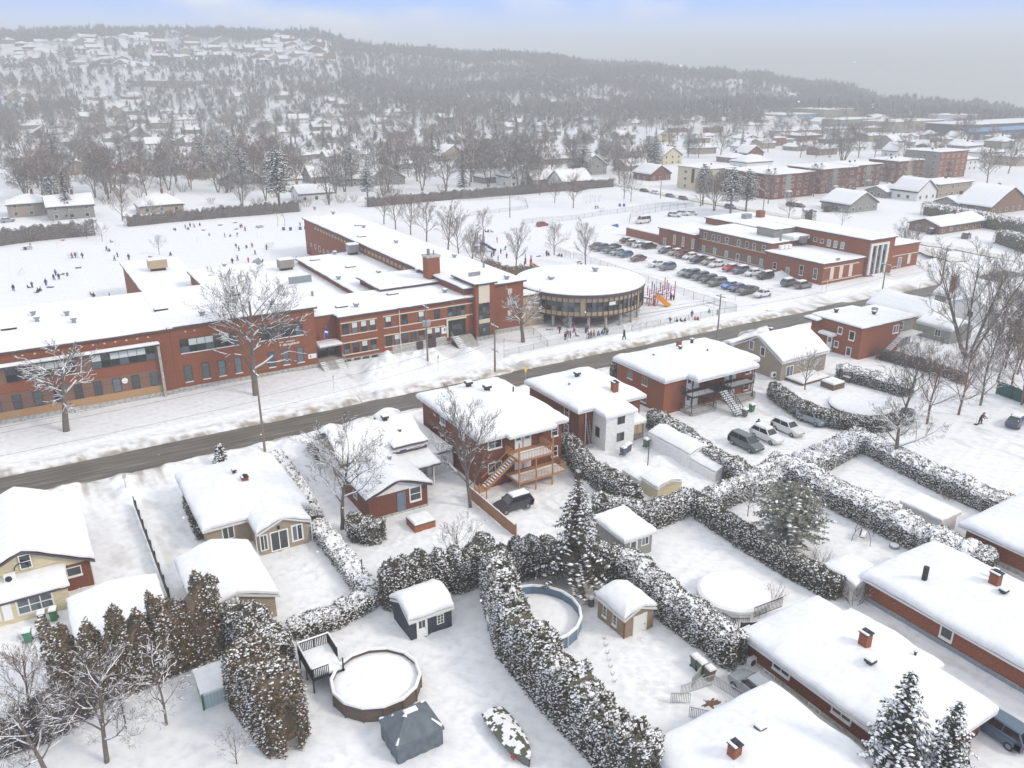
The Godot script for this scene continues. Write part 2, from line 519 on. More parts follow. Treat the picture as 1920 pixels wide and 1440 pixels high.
# road grit ploughed into the banks and tracked into the drives
func dirt(u: float, w: float) -> Color:
	if u < -60.0 or u > 240.0 or w < 5.0 or w > 190.0:
		return Color(1, 1, 1)
	var d := 0.0
	var n := nz.get_noise_2d(u * 3.0, w * 9.0) + 0.6 * nz.get_noise_2d(u * 9.0 + 30.0, w * 9.0)
	var e := absf(w - 103.7)
	if e < 6.5:
		d = (1.0 - smoothstep(2.6, 5.0, e)) * clampf(0.75 + n * 1.4, 0.0, 1.0) + (1.0 - smoothstep(4.0, 6.5, e)) * clampf(n * 1.6, 0.0, 0.5)
	for q in DRIVES:
		if u > q[0] and u < q[2] and w > q[1] and w < q[3]:
			var t := smoothstep(0.12, 0.5, nz.get_noise_2d(u * 8.0 + 70.0, w * 1.1) + nz.get_noise_2d(u * 2.0, w * 2.0) * 0.5)
			d = maxf(d, t * 0.3)
			if e < 11.0:
				d = maxf(d, (1.0 - smoothstep(4.0, 11.0, e)) * clampf(0.35 + nz.get_noise_2d(u * 10.0, w * 1.5) * 1.5, 0.0, 0.85))
	return Color(1, 1, 1).lerp(Color(0.42, 0.36, 0.29), clampf(d, 0.0, 1.0))

func grid(u0: float, w0: float, u1: float, w1: float, step: float, mb_hole: Array) -> ArrayMesh:
	var nu := int(ceil((u1 - u0) / step))
	var nw := int(ceil((w1 - w0) / step))
	var V := PackedVector3Array()
	var N := PackedVector3Array()
	var I := PackedInt32Array()
	var C := PackedColorArray()
	var hts := PackedFloat32Array()
	for j in nw + 1:
		for i in nu + 1:
			var u := u0 + (u1 - u0) * i / nu
			var w := w0 + (w1 - w0) * j / nw
			var y := ground_y(u, w)
			if mb_hole.size() > 0 and u > mb_hole[0] and u < mb_hole[2] and w > mb_hole[1] and w < mb_hole[3]:
				y = minf(y, 0.0) - 2.5
			hts.append(y)
			V.append(Vector3(u, y, -w))
			C.append(dirt(u, w))
	for j in nw + 1:
		for i in nu + 1:
			var a := hts[j * (nu + 1) + maxi(i - 1, 0)]
			var b := hts[j * (nu + 1) + mini(i + 1, nu)]
			var c := hts[maxi(j - 1, 0) * (nu + 1) + i]
			var d := hts[mini(j + 1, nw) * (nu + 1) + i]
			N.append(Vector3((a - b) / (2.0 * step), 1.0, (d - c) / (2.0 * step)).normalized())
	for j in nw:
		for i in nu:
			var k := j * (nu + 1) + i
			I.append_array([k, k + nu + 1, k + 1, k + 1, k + nu + 1, k + nu + 2])
	var arr := []
	arr.resize(Mesh.ARRAY_MAX)
	arr[Mesh.ARRAY_VERTEX] = V
	arr[Mesh.ARRAY_NORMAL] = N
	arr[Mesh.ARRAY_COLOR] = C
	arr[Mesh.ARRAY_INDEX] = I
	var m := ArrayMesh.new()
	m.add_surface_from_arrays(Mesh.PRIMITIVE_TRIANGLES, arr)
	m.surface_set_material(0, M.snow)
	return m

func build_ground() -> void:
	struct("snowy_ground", grid(-40.0, 8.0, 130.0, 124.0, 0.34, []))
	struct("snowy_ground_school_yard", grid(-60.0, 123.0, 200.0, 300.0, 1.6, [-40.0, 0.0, 129.0, 123.0]))
	struct("snowy_ground_office_block", grid(129.0, -20.0, 240.0, 124.0, 1.2, []))
	struct("hills", grid(-1000.0, -250.0, 1900.0, 1720.0, 16.0, [-58.0, 10.0, 196.0, 296.0]))
	# the street under the ploughed snow
	var r := MB.new()
	for i in 40:
		var ua := -60.0 + i * 7.0
		r.quad(Vector3(ua, -0.17, -108.6), Vector3(ua + 7.0, -0.17, -108.6), Vector3(ua + 7.0, -0.17, -98.8), Vector3(ua, -0.17, -98.8))
	struct("street", r.mesh(M.road))
	for q in [[[1150, 345], [1290, 374], [1480, 408], [1700, 462], [1800, 492]], [[1690, 452], [1800, 468], [1920, 492], [2010, 512]]]:
		var s := MB.new()
		for i in q.size() - 1:
			var a := G(q[i][0], q[i][1])
			var b := G(q[i + 1][0], q[i + 1][1])
			var d := (b - a).normalized().cross(Vector3.UP)
			var k := int(a.distance_to(b) / 2.5) + 1
			for j in k:
				var P := []
				for e in [[float(j) / k, -1.0], [float(j + 1) / k, -1.0], [float(j + 1) / k, 1.0], [float(j) / k, 1.0]]:
					var p: Vector3 = a.lerp(b, e[0])
					p += d * e[1] * (2.6 + 1.2 * nz.get_noise_2d(p.x * 3.0, p.z * 3.0 + e[1] * 40.0))
					p.y = 0.3
					P.append(p)
				s.quad(P[0], P[1], P[2], P[3])
		struct("side_street", s.mesh(M.slush))

# ---------- buildings ----------
# roof height above the ground at (u, w) for one rectangle; r = [u0, w0, u1, w1, wall height, kind, slope, overhang]
func roof_y(r: Array, u: float, w: float, soft_: float) -> float:
	var o: float = r[7]
	var hu: float = (r[2] - r[0]) / 2.0 + o
	var hw: float = (r[3] - r[1]) / 2.0 + o
	var cu: float = (r[0] + r[2]) / 2.0
	var cw: float = (r[1] + r[3]) / 2.0
	var du := maxf(0.0, hu + soft_ * 0.5 - sqrt((u - cu) * (u - cu) + soft_ * soft_ * 0.25 + soft_ * absf(u - cu) * 0.0))
	var dw := maxf(0.0, hw + soft_ * 0.5 - sqrt((w - cw) * (w - cw) + soft_ * soft_ * 0.25))
	var h: float = r[4]
	var s: float = r[6]
	match r[5]:
		"hip":
			var m := minf(du, dw)
			if soft_ > 0.0:
				var k := clampf(0.5 + 0.5 * (dw - du) / (soft_ * 1.5), 0.0, 1.0)
				m = lerpf(dw, du, k) - soft_ * 1.5 * k * (1.0 - k)
			return h + s * maxf(m, 0.0)
		"gu":
			return h + s * dw
		"gw":
			return h + s * du
		"sw":
			return h + s * (w - r[1] + o)
		"su":
			return h + s * (u - r[0] + o)
	return h

func lines(rects: Array, ax: int, step: float) -> Array:
	var L := []
	for r in rects:
		var a: float = r[ax] - r[7]
		var b: float = r[ax + 2] + r[7]
		for d in [0.0, 0.07, 0.2, 0.45, 0.85]:
			if d * 2.0 < b - a:
				L.append(a + d); L.append(b - d)
		L.append((a + b) / 2.0)
		var k := int((b - a) / step)
		for i in range(1, k):
			L.append(a + (b - a) * i / k)
	L.sort()
	var out := [L[0]]
	for x in L:
		if x - out[out.size() - 1] > 0.05:
			out.append(x)
	return out

# one sheet over the union of the rectangles: lift 0 = roof, lift > 0 = a rounded blanket of snow
func roof_sheet(rects: Array, lift: float, skirt: float, step: float, org: Vector3) -> MB:
	var mb := MB.new()
	var us := lines(rects, 0, step)
	var ws := lines(rects, 1, step)
	var nu := us.size()
	var P := []
	var ins := []
	for j in ws.size():
		for i in nu:
			var u: float = us[i]
			var w: float = ws[j]
			var y := -1.0
			var base := -1.0
			for r in rects:
				var e := minf(minf(u - r[0] + r[7], r[2] + r[7] - u), minf(w - r[1] + r[7], r[3] + r[7] - w))
				if e < -0.02:
					continue
				var ry := roof_y(r, u, w, 0.9 if lift > 0.0 else 0.0)
				var t := 0.0
				if lift > 0.0:
					var q := 1.0 - minf(maxf(e, 0.0) / 0.75, 1.0)
					t = lift * (0.42 + 0.58 * sqrt(1.0 - q * q))
					t *= 1.0 + 0.4 * nz.get_noise_2d(u * 2.2, w * 2.2) + 0.14 * nz.get_noise_2d(u * 9.0, w * 9.0)
				if ry + t > y:
					y = ry + t
				base = maxf(base, ry)
			var ju := 0.0
			var jw := 0.0
			if lift > 0.0:
				ju = nz.get_noise_2d(w * 6.0, u * 1.5 + 9.0) * 0.14
				jw = nz.get_noise_2d(u * 6.0 + 60.0, w * 1.5) * 0.14
			P.append(Vector3(u + ju, y, -w - jw) - org)
	for j in ws.size() - 1:
		for i in nu - 1:
			var cu: float = (us[i] + us[i + 1]) / 2.0
			var cw: float = (ws[j] + ws[j + 1]) / 2.0
			var inside := false
			for r in rects:
				if cu > r[0] - r[7] and cu < r[2] + r[7] and cw > r[1] - r[7] and cw < r[3] + r[7]:
					inside = true
			ins.append(inside)
	var nrm := func(i: int, j: int) -> Vector3:
		var i0 := maxi(i - 1, 0); var i1 := mini(i + 1, nu - 1)
		var j0 := maxi(j - 1, 0); var j1 := mini(j + 1, ws.size() - 1)
		var a: Vector3 = P[j * nu + i0]; var b: Vector3 = P[j * nu + i1]
		var c: Vector3 = P[j0 * nu + i]; var d: Vector3 = P[j1 * nu + i]
		if a.y < 0.0 - org.y - 0.5: a = P[j * nu + i]
		if b.y < 0.0 - org.y - 0.5: b = P[j * nu + i]
		if c.y < 0.0 - org.y - 0.5: c = P[j * nu + i]
		if d.y < 0.0 - org.y - 0.5: d = P[j * nu + i]
		var q := (b - a).cross(d - c)
		return q.normalized() if q.length() > 0.00001 else Vector3.UP
	var dn := Vector3(0, -skirt, 0)
	for j in ws.size() - 1:
		for i in nu - 1:
			if not ins[j * (nu - 1) + i]:
				continue
			var a: Vector3 = P[j * nu + i]; var b: Vector3 = P[j * nu + i + 1]
			var c: Vector3 = P[(j + 1) * nu + i + 1]; var d: Vector3 = P[(j + 1) * nu + i]
			if lift > 0.0:
				var na: Vector3 = nrm.call(i, j); var nbb: Vector3 = nrm.call(i + 1, j)
				var nc: Vector3 = nrm.call(i + 1, j + 1); var nd: Vector3 = nrm.call(i, j + 1)
				mb.trin(a, d, c, na, nd, nc); mb.trin(a, c, b, na, nc, nbb)
			else:
				mb.quad(a, d, c, b)
				mb.quad(a + dn, b + dn, c + dn, d + dn)
			var sk := dn if lift <= 0.0 else Vector3(0, -lift * 0.42 - 0.02, 0)
			if j == 0 or not ins[(j - 1) * (nu - 1) + i]: mb.quad(a, b, b + sk, a + sk)
			if j == ws.size() - 2 or not ins[(j + 1) * (nu - 1) + i]: mb.quad(c, d, d + sk, c + sk)
			if i == 0 or not ins[j * (nu - 1) + i - 1]: mb.quad(d, a, a + sk, d + sk)
			if i == nu - 2 or not ins[j * (nu - 1) + i + 1]: mb.quad(b, c, c + sk, b + sk)
	return mb

# walls of a rectangle, with the gable triangles its roof needs
func wall_mesh(r: Array, org: Vector3, gables := true) -> MB:
	var mb := MB.new()
	var u0: float = r[0] - org.x; var u1: float = r[2] - org.x
	var w0: float = r[1] + org.z; var w1: float = r[3] + org.z
	var h: float = r[4] - 0.03
	mb.ub(u0, w0, -0.8, u1, w1, h)
	if gables and (r[5] == "gu" or r[5] == "gw"):
		gable_mesh(r, org, mb)
	elif r[5] == "sw":
		mb.ub(u0, w1 - 0.1, h, u1, w1 - 0.002, h + r[6] * (r[3] - r[1]) - 0.1)
	return mb

func gable_mesh(r: Array, org: Vector3, mb: MB) -> void:
	var u0: float = r[0] - org.x; var u1: float = r[2] - org.x
	var w0: float = r[1] + org.z; var w1: float = r[3] + org.z
	var h: float = r[4] - 0.03
	var o: float = r[7]
	var s: float = r[6]
	var e := h + s * o - 0.06
	if r[5] == "gu":
		var cw := (w0 + w1) / 2.0
		var top := h + s * ((w1 - w0) / 2.0 + o) - 0.06
		for u in [[u0, u0 + 0.15], [u1 - 0.15, u1]]:
			var a0 := Vector3(u[0], h, -w0); var b0 := Vector3(u[0], h, -w1)
			var a1 := Vector3(u[1], h, -w0); var b1 := Vector3(u[1], h, -w1)
			var ea := Vector3(0, e - h, 0)
			var t0 := Vector3(u[0], top, -cw); var t1 := Vector3(u[1], top, -cw)
			mb.quad(a0, a0 + ea, b0 + ea, b0); mb.tri(a0 + ea, t0, b0 + ea)
			mb.quad(b1, b1 + ea, a1 + ea, a1); mb.tri(b1 + ea, t1, a1 + ea)
	else:
		var cu := (u0 + u1) / 2.0
		var top2 := h + s * ((u1 - u0) / 2.0 + o) - 0.06
		for w in [[w0, w0 + 0.15], [w1 - 0.15, w1]]:
			var a0 := Vector3(u0, h, -w[0]); var b0 := Vector3(u1, h, -w[0])
			var a1 := Vector3(u0, h, -w[1]); var b1 := Vector3(u1, h, -w[1])
			var ea := Vector3(0, e - h, 0)
			var t0 := Vector3(cu, top2, -w[0]); var t1 := Vector3(cu, top2, -w[1])
			mb.quad(b0, b0 + ea, a0 + ea, a0); mb.tri(b0 + ea, t0, a0 + ea)
			mb.quad(a1, a1 + ea, b1 + ea, b1); mb.tri(a1 + ea, t1, b1 + ea)

# a window on a wall. face S = wall at w = pos facing the camera side, W = wall at u = pos facing left, E = facing right
# along = centre along the wall, y = sill height; the frame is the part, its panes and sill are sub-parts
func window(par: Node3D, face: String, pos: float, along: float, y: float, ww: float, hh: float, fm: Material, panes := 1, opt := {}) -> MeshInstance3D:
	var org := par.position
	var fr := MB.new()
	var t: float = opt.get("t", 0.09)
	var out: float = opt.get("out", 0.05)
	var seg := func(mb: MB, a0: float, y0: float, a1: float, y1: float, d0: float, d1: float) -> void:
		match face:
			"S": mb.ub(a0 - org.x, pos - d1 + org.z, y0, a1 - org.x, pos - d0 + org.z, y1)
			"W": mb.ub(pos - d1 - org.x, a0 + org.z, y0, pos - d0 - org.x, a1 + org.z, y1)
			"E": mb.ub(pos + d0 - org.x, a0 + org.z, y0, pos + d1 - org.x, a1 + org.z, y1)
	var a0 := along - ww / 2.0
	var a1 := along + ww / 2.0
	seg.call(fr, a0 - t, y - t, a1 + t, y, 0.0, out)
	seg.call(fr, a0 - t, y + hh, a1 + t, y + hh + t, 0.0, out)
	seg.call(fr, a0 - t, y, a0, y + hh, 0.0, out)
	seg.call(fr, a1, y, a1 + t, y + hh, 0.0, out)
	for i in range(1, panes):
		var x := a0 + ww * i / panes
		seg.call(fr, x - t * 0.35, y, x + t * 0.35, y + hh, 0.0, out * 0.9)
	var rows: int = opt.get("rows", 1)
	for i in range(1, rows):
		var yy := y + hh * i / rows
		seg.call(fr, a0, yy - t * 0.3, a1, yy + t * 0.3, 0.0, out * 0.85)
	var win := part(opt.get("name", "window"), fr, fm, par)
	for i in panes:
		for k in rows:
			var pm := MB.new()
			seg.call(pm, a0 + ww * i / panes + 0.005, y + hh * k / rows + 0.005, a0 + ww * (i + 1) / panes - 0.005, y + hh * (k + 1) / rows - 0.005, 0.0, 0.018)
			var gm: Material = opt.get("glass", null)
			if gm == null:
				gm = a_glass()
			if opt.has("blind") and k == rows - 1 and rng.randf() < opt.blind:
				gm = M.blind
			part("pane", pm, gm, win)
	if opt.get("sill", false):
		var sm := MB.new()
		seg.call(sm, a0 - 0.12, y - t - 0.1, a1 + 0.12, y - t + 0.0, 0.0, 0.13)
		part("sill", sm, opt.get("sill_mat", M.trim), win)
		var ss := MB.new()
		seg.call(ss, a0 - 0.1, y - t + 0.001, a1 + 0.1, y - t + 0.07, 0.052, 0.125)
		part("sill_snow", ss, M.roof_snow, win)
	return win

func door(par: Node3D, face: String, pos: float, along: float, y: float, ww: float, hh: float, dm: Material, fm: Material, lites := 0) -> MeshInstance3D:
	var org := par.position
	var mb := MB.new()
	var fr := MB.new()
	var seg := func(m2: MB, a0: float, y0: float, a1: float, y1: float, d1: float) -> void:
		match face:
			"S": m2.ub(a0 - org.x, pos - d1 + org.z, y0, a1 - org.x, pos + org.z, y1)
			"W": m2.ub(pos - d1 - org.x, a0 + org.z, y0, pos - org.x, a1 + org.z, y1)
			"E": m2.ub(pos - org.x, a0 + org.z, y0, pos + d1 - org.x, a1 + org.z, y1)
	seg.call(mb, along - ww / 2, y, along + ww / 2, y + hh, 0.04)
	var d := part("door", mb, dm, par)
	seg.call(fr, along - ww / 2 - 0.1, y, along - ww / 2, y + hh, 0.07)
	seg.call(fr, along + ww / 2, y, along + ww / 2 + 0.1, y + hh, 0.07)
	seg.call(fr, along - ww / 2 - 0.1, y + hh, along + ww / 2 + 0.1, y + hh + 0.12, 0.07)
	part("frame", fr, fm, d)
	for i in lites:
		var pm := MB.new()
		var lw := ww * 0.8 / lites
		seg.call(pm, along - ww * 0.4 + lw * i + 0.03, y + hh * 0.52, along - ww * 0.4 + lw * (i + 1) - 0.03, y + hh * 0.92, 0.055)
		part("pane", pm, M.glass[0], d)
	var hb := MB.new()
	seg.call(hb, along + ww * 0.36, y + hh * 0.45, along + ww * 0.42, y + hh * 0.5, 0.1)
	part("handle", hb, M.metal, d)
	return d

func chimney(par: Node3D, u: float, w: float, y0: float, y1: float, s: float, m: Material) -> void:
	var org := par.position
	var mb := MB.new()
	mb.ub(u - s / 2 - org.x, w - s / 2 + org.z, y0, u + s / 2 - org.x, w + s / 2 + org.z, y1)
	var c := part("chimney", mb, m, par)
	var cap := MB.new()
	cap.ub(u - s * 0.6 - org.x, w - s * 0.6 + org.z, y1 + 0.002, u + s * 0.6 - org.x, w + s * 0.6 + org.z, y1 + 0.09)
	cap.ub(u - s * 0.25 - org.x, w - s * 0.25 + org.z, y1 + 0.09, u + s * 0.25 - org.x, w + s * 0.25 + org.z, y1 + 0.28)
	part("cap", cap, M.dark, c)
	var sn := MB.new()
	sn.soft(u - s * 0.58 - org.x, y1 + 0.091, -w - s * 0.58 - org.z, u - s * 0.27 - org.x, y1 + 0.2, -w + s * 0.58 - org.z, 0.05)
	part("snow", sn, M.roof_snow, c)

# low square roof ventilator with a flared cap
func vent(par: Node3D, u: float, w: float, y: float, s := 0.45, m: Material = null) -> void:
	var org := par.position
	var mb := MB.new()
	mb.ub(u - s * 0.35 - org.x, w - s * 0.35 + org.z, y - 0.2, u + s * 0.35 - org.x, w + s * 0.35 + org.z, y + s * 0.7)
	mb.ub(u - s * 0.55 - org.x, w - s * 0.55 + org.z, y + s * 0.7, u + s * 0.55 - org.x, w + s * 0.55 + org.z, y + s * 1.05)
	var v := part("roof_vent", mb, m if m != null else M.dark, par)
	var sn := MB.new()
	sn.soft(u - s * 0.5 - org.x, y + s * 1.051, -w - s * 0.5 - org.z, u + s * 0.5 - org.x, y + s * 1.05 + 0.14, -w + s * 0.5 - org.z, 0.06)
	part("snow", sn, M.roof_snow, v)

func pipe(par: Node3D, u: float, w: float, y0: float, y1: float, r: float, m: Material) -> void:
	var mb := MB.new()
	mb.tube(Vector3(u, y0, -w) - par.position, Vector3(u, y1, -w) - par.position, r, r, 10, true)
	part("vent_pipe", mb, m, par)

# a house from rectangles: [u0, w0, u1, w1, wall height, roof kind, slope, overhang, wall material, gable material or null]
func house(called: String, label: String, cat: String, rects: Array, roofm: Material, lift := 0.42, group := "", extra_roof := [], step := 1.1) -> Node3D:
	var r0: Array = rects[0]
	var h := thing(called, label, cat, Vector3((r0[0] + r0[2]) / 2.0, 0, -(r0[1] + r0[3]) / 2.0), 0.0, group)
	for r in rects:
		var own: bool = r.size() > 9 and r[9] != null
		part("wall", wall_mesh(r, h.position, not own), r[8], h)
		if own:
			var gm := MB.new()
			gable_mesh(r, h.position, gm)
			part("gable", gm, r[9], h)
	# roofs of about one height run together, others stand alone
	var groups := []
	for r in rects + extra_roof:
		var found := false
		for g in groups:
			if absf(g[0][4] - r[4]) < 0.3:
				g.append(r)
				found = true
				break
		if not found:
			groups.append([r])
	for g in groups:
		var ro := part("roof", roof_sheet(g, 0.0, 0.2, 3.0, h.position), roofm, h)
		part("roof_snow", roof_sheet(g, lift, 0.1, step, h.position), M.roof_snow, ro)
	return h

# ---------- the school ----------
func flat_wing(h: Node3D, u0: float, w0: float, u1: float, w1: float, y: float, m: Material, ov := 0.45, lift := 0.24) -> void:
	var r := [u0, w0, u1, w1, y, "flat", 0.0, ov]
	part("wall", wall_mesh(r, h.position), m, h)
	var ro := part("roof", roof_sheet([r], 0.0, 0.28, 30.0, h.position), M.fascia, h)
	part("roof_snow", roof_sheet([r], lift, 0.1, 2.2, h.position), M.roof_snow, ro)

func slab(h: Node3D, called: String, u0: float, w0: float, y0: float, u1: float, w1: float, y1: float, m: Material, label := "") -> MeshInstance3D:
	var mb := MB.new()
	var o := h.position
	mb.ub(u0 - o.x, w0 + o.z, y0 - o.y, u1 - o.x, w1 + o.z, y1 - o.y)
	return part(called, mb, m, h, Vector3.ZERO, label)

func snow_slab(h: Node3D, called: String, u0: float, w0: float, y0: float, u1: float, w1: float, y1: float, r := 0.12) -> MeshInstance3D:
	var mb := MB.new()
	var o := h.position
	mb.soft(u0 - o.x, y0 - o.y, -w1 - o.z, u1 - o.x, y1 - o.y, -w0 - o.z, minf(r, (y1 - y0) * 0.9))
	return part(called, mb, M.roof_snow, h)

func rail(par: Node3D, a: Vector3, b: Vector3, hgt: float, gap: float, m: Material, called := "railing", w := 0.04) -> void:
	# a and b are the feet of the rail in the parent's space; rails are one part, each baluster its own
	var mb := MB.new()
	mb.beam(a + Vector3(0, hgt, 0), b + Vector3(0, hgt, 0), w * 1.6, w * 1.4)
	mb.beam(a + Vector3(0, 0.12, 0), b + Vector3(0, 0.12, 0), w, w)
	var r := part(called, mb, m, par)
	var k := maxi(1, int(a.distance_to(b) / gap))
	var one := MB.new()
	one.box(-w / 2, 0.1, -w / 2, w / 2, hgt, w / 2)
	var me := one.mesh(m)
	for i in k + 1:
		partm("baluster", me, r, a.lerp(b, float(i) / k))

func hut_vent(h: Node3D, u: float, w: float, y: float, kind: int) -> void:
	match kind:
		0: vent(h, u, w, y, 0.75, M.metal)
		1:
			slab(h, "skylight", u - 1.0, w - 0.5, y - 0.2, u + 1.0, w + 0.5, y + 0.32, M.tar)
			snow_slab(h, "skylight_snow", u - 0.98, w - 0.48, y + 0.321, u + 0.98, w + 0.48, y + 0.5)
		2: pipe(h, u, w, y - 0.3, y + 1.0, 0.22, M.metal)

func build_school() -> void:
	var h := thing("school_building", "long red brick school with flat snowy roofs and a chimney beside the street", "school", Vector3(30, 0, -140))
	flat_wing(h, -60, 125, 17.3, 149, 10.2, M.brick)
	flat_wing(h, 17.32, 125.02, 39.2, 148.4, 10.35, M.brick)
	flat_wing(h, 19.3, 148.5, 30, 192, 7.2, M.brick)
	flat_wing(h, 27.8, 148.42, 40, 163.3, 9.9, M.brick)
	flat_wing(h, 30.02, 140, 53, 183, 5.8, M.brick, 0.2)
	flat_wing(h, 53.02, 137.6, 66.7, 177.5, 7.1, M.brick)
	flat_wing(h, 43.4, 125.3, 68.25, 138.0, 8.0, M.brick)
	flat_wing(h, 39.25, 127.2, 43.38, 140, 8.0, M.brick, 0.1)
	flat_wing(h, 55.6, 136.5, 66.9, 147, 8.7, M.brick_dark, 0.6)
	flat_wing(h, 66.9, 125.7, 79.2, 215, 9.6, M.brick)
	flat_wing(h, 68.3, 124.2, 72.2, 132.5, 10.5, M.brick, 0.4, 0.2)
	# concrete footing
	for q in [[-60, 124.85, 17.3, 125.0, 0.65], [17.3, 124.88, 39.2, 125.02, 0.75], [43.35, 125.15, 68.2, 125.3, 0.6], [72.2, 125.55, 79.3, 125.7, 0.9], [68.25, 124.05, 72.25, 124.2, 0.7]]:
		slab(h, "footing", q[0], q[1], -0.8, q[2], q[3], q[4], M.concrete)
	slab(h, "basement_wall", 52.4, 125.1, -0.8, 62.8, 125.28, 1.35, M.concrete)
	# left wing: framed bay with a snowy canopy, window ribbon, tan band
	slab(h, "canopy", -60, 124.3, 7.95, 15.6, 125.0, 8.2, M.frame_dark)
	snow_slab(h, "canopy_snow", -60, 124.25, 8.201, 15.65, 124.98, 8.6, 0.25)
	slab(h, "pier", 15.25, 124.4, -0.3, 15.6, 125.0, 7.95, M.concrete)
	slab(h, "tan_band", -60, 124.92, 0.66, 15.24, 125.0, 1.75, M.tan_brick)
	slab(h, "brown_band", -60, 124.95, 1.76, 15.24, 125.0, 4.2, M.brick_brown)
	slab(h, "brown_band", -60, 124.95, 5.7, 15.24, 125.0, 7.94, M.brick_brown)
	for k in 6:
		var c := 10.7 - k * 10.6
		window(h, "S", 124.95, c, 5.85, 8.3, 1.95, M.frame_dark, 7, {"rows": 2, "blind": 0.35, "t": 0.08})
	for k in 22:
		window(h, "S", 124.95, 14.25 - k * 2.52, 1.85, 0.95, 2.0, M.frame_dark, 1, {"rows": 2, "t": 0.07, "glass": M.glass[k % 3 + 1 if k % 2 == 0 else 0]})
	for k in 12:
		slab(h, "vent_brick", 14.2 - k * 1.45, 124.96, 9.2, 14.45 - k * 1.45, 125.0, 9.4, M.stone)
	var clk := MB.new()
	clk.tube(Vector3(10.3, 3.35, -124.93) - h.position, Vector3(10.3, 3.35, -124.84) - h.position, 0.42, 0.42, 20, true)
	part("wall_clock", clk, M.white, h)
	# middle wing
	window(h, "S", 125.02, 22.7, 6.1, 8.3, 2.0, M.frame_dark, 7, {"rows": 2, "blind": 0.4, "sill": true, "sill_mat": M.stone})
	window(h, "S", 125.02, 33.6, 6.1, 6.9, 2.1, M.frame_dark, 6, {"rows": 2, "blind": 0.1, "sill": true, "sill_mat": M.stone})
	for u in [19.1, 21.65, 24.05, 26.5, 31.7, 34.0, 36.35]:
		window(h, "S", 125.02, u, 1.55, 0.95, 2.4, M.frame_dark, 1, {"rows": 2, "sill": true, "sill_mat": M.stone, "glass": M.glass[3] if int(u) % 2 == 0 else M.glass[1]})
	for u in [19.4, 20.7]:
		slab(h, "vent_brick", u, 124.98, 9.2, u + 0.22, 125.02, 9.4, M.stone)
	# two rows of raised metal characters, too worn by distance to read
	for k in 15:
		if k != 5:
			slab(h, "raised_character", 33.2 + k * 0.17, 124.97, 5.2, 33.3 + k * 0.17, 125.02, 5.42 - 0.03 * (k % 3), M.trim)
	for k in 13:
		slab(h, "raised_character", 33.2 + k * 0.25, 124.96, 4.66, 33.38 + k * 0.25, 125.02, 5.0 - 0.04 * (k * 5 % 3), M.trim)
	slab(h, "notice_board", 37.6, 124.95, 1.8, 38.95, 125.02, 2.55, M.white)
	slab(h, "notice_board_mark", 37.85, 124.94, 2.0, 38.1, 124.949, 2.35, mat(rgb(90, 130, 190), 0.7))
	# entrance between the wings
	slab(h, "entrance_canopy", 39.3, 124.0, 3.55, 43.3, 127.2, 3.75, M.concrete)
	snow_slab(h, "canopy_snow", 39.35, 124.05, 3.751, 43.25, 127.15, 3.9)
	door(h, "S", 127.2, 40.6, 0.9, 1.9, 2.3, M.black, M.frame_dark, 2)
	window(h, "S", 127.2, 42.4, 1.2, 1.2, 2.0, M.frame_dark, 1, {"rows": 2})
	for k in 6:
		slab(h, "step", 39.25, 124.6 - k * 0.38 - 0.38, -0.8, 43.3, 124.6 - k * 0.38 + (2.6 if k == 0 else 0.0), 0.9 - k * 0.15, M.concrete)
		snow_slab(h, "step_snow", 39.3, 124.24 - k * 0.38, 0.901 - k * 0.15, 40.2, 124.58 - k * 0.38, 0.96 - k * 0.15, 0.03)
		snow_slab(h, "step_snow", 41.9, 124.24 - k * 0.38, 0.901 - k * 0.15, 43.2, 124.58 - k * 0.38, 0.97 - k * 0.15, 0.03)
	rail(h, Vector3(43.3, 0.9, -124.8) - h.position, Vector3(43.3, -0.05, -122.4) - h.position, 0.95, 0.5, M.galv, "handrail")
	# flag on its bracket
	var fp := MB.new()
	fp.tube(Vector3(41.1, 4.2, -126.9) - h.position, Vector3(41.1, 6.7, -125.7) - h.position, 0.03, 0.02, 6)
	var flag := part("flagpole", fp, M.white, h)
	for q in [[0.0, 0.34, 1], [0.34, 0.5, 0], [0.5, 1.0, 1]]:
		var fm := MB.new()
		for i in 5:
			var y0: float = 6.5 - lerpf(q[0], q[1], i / 5.0) * 1.9
			var y1: float = 6.5 - lerpf(q[0], q[1], (i + 1) / 5.0) * 1.9
			fm.quad(Vector3(40.95, y0, -125.75 + 0.1 * sin(y0 * 5)) - h.position, Vector3(41.5, y0 - 0.2, -125.7 + 0.12 * sin(y0 * 5 + 2)) - h.position, Vector3(41.5, y1 - 0.2, -125.7 + 0.12 * sin(y1 * 5 + 2)) - h.position, Vector3(40.95, y1, -125.75 + 0.1 * sin(y1 * 5)) - h.position)
		part("flag_cloth", fm, mat(rgb(40, 78, 160), 0.8) if q[2] == 1 else M.white, flag)
	# right front wing
	for q in [[46.6, 4.62, 6.1], [46.7, 1.2, 6.1]]:
		slab(h, "stone_course", 43.5, 125.2, q[1] - 0.03, 49.9, 125.3, q[1] + 0.15, M.stone)
		slab(h, "stone_course", 43.5, 125.2, q[1] + 2.05, 49.9, 125.3, q[1] + 2.22, M.stone)
		for k in 4:
			window(h, "S", 125.3, 44.35 + k * 1.58, q[1] + 0.18, 0.92, 1.8, M.frame_dark, 1, {"rows": 2, "blind": 0.4})
	for q in [4.72, 1.36]:
		slab(h, "stone_course", 51.0, 125.2, q - 0.03, 62.6 if q < 3.0 else 68.2, 125.3, q + 0.15, M.stone)
		slab(h, "stone_course", 51.0, 125.2, q + 2.05, 62.6 if q < 3.0 else 68.2, 125.3, q + 2.22, M.stone)
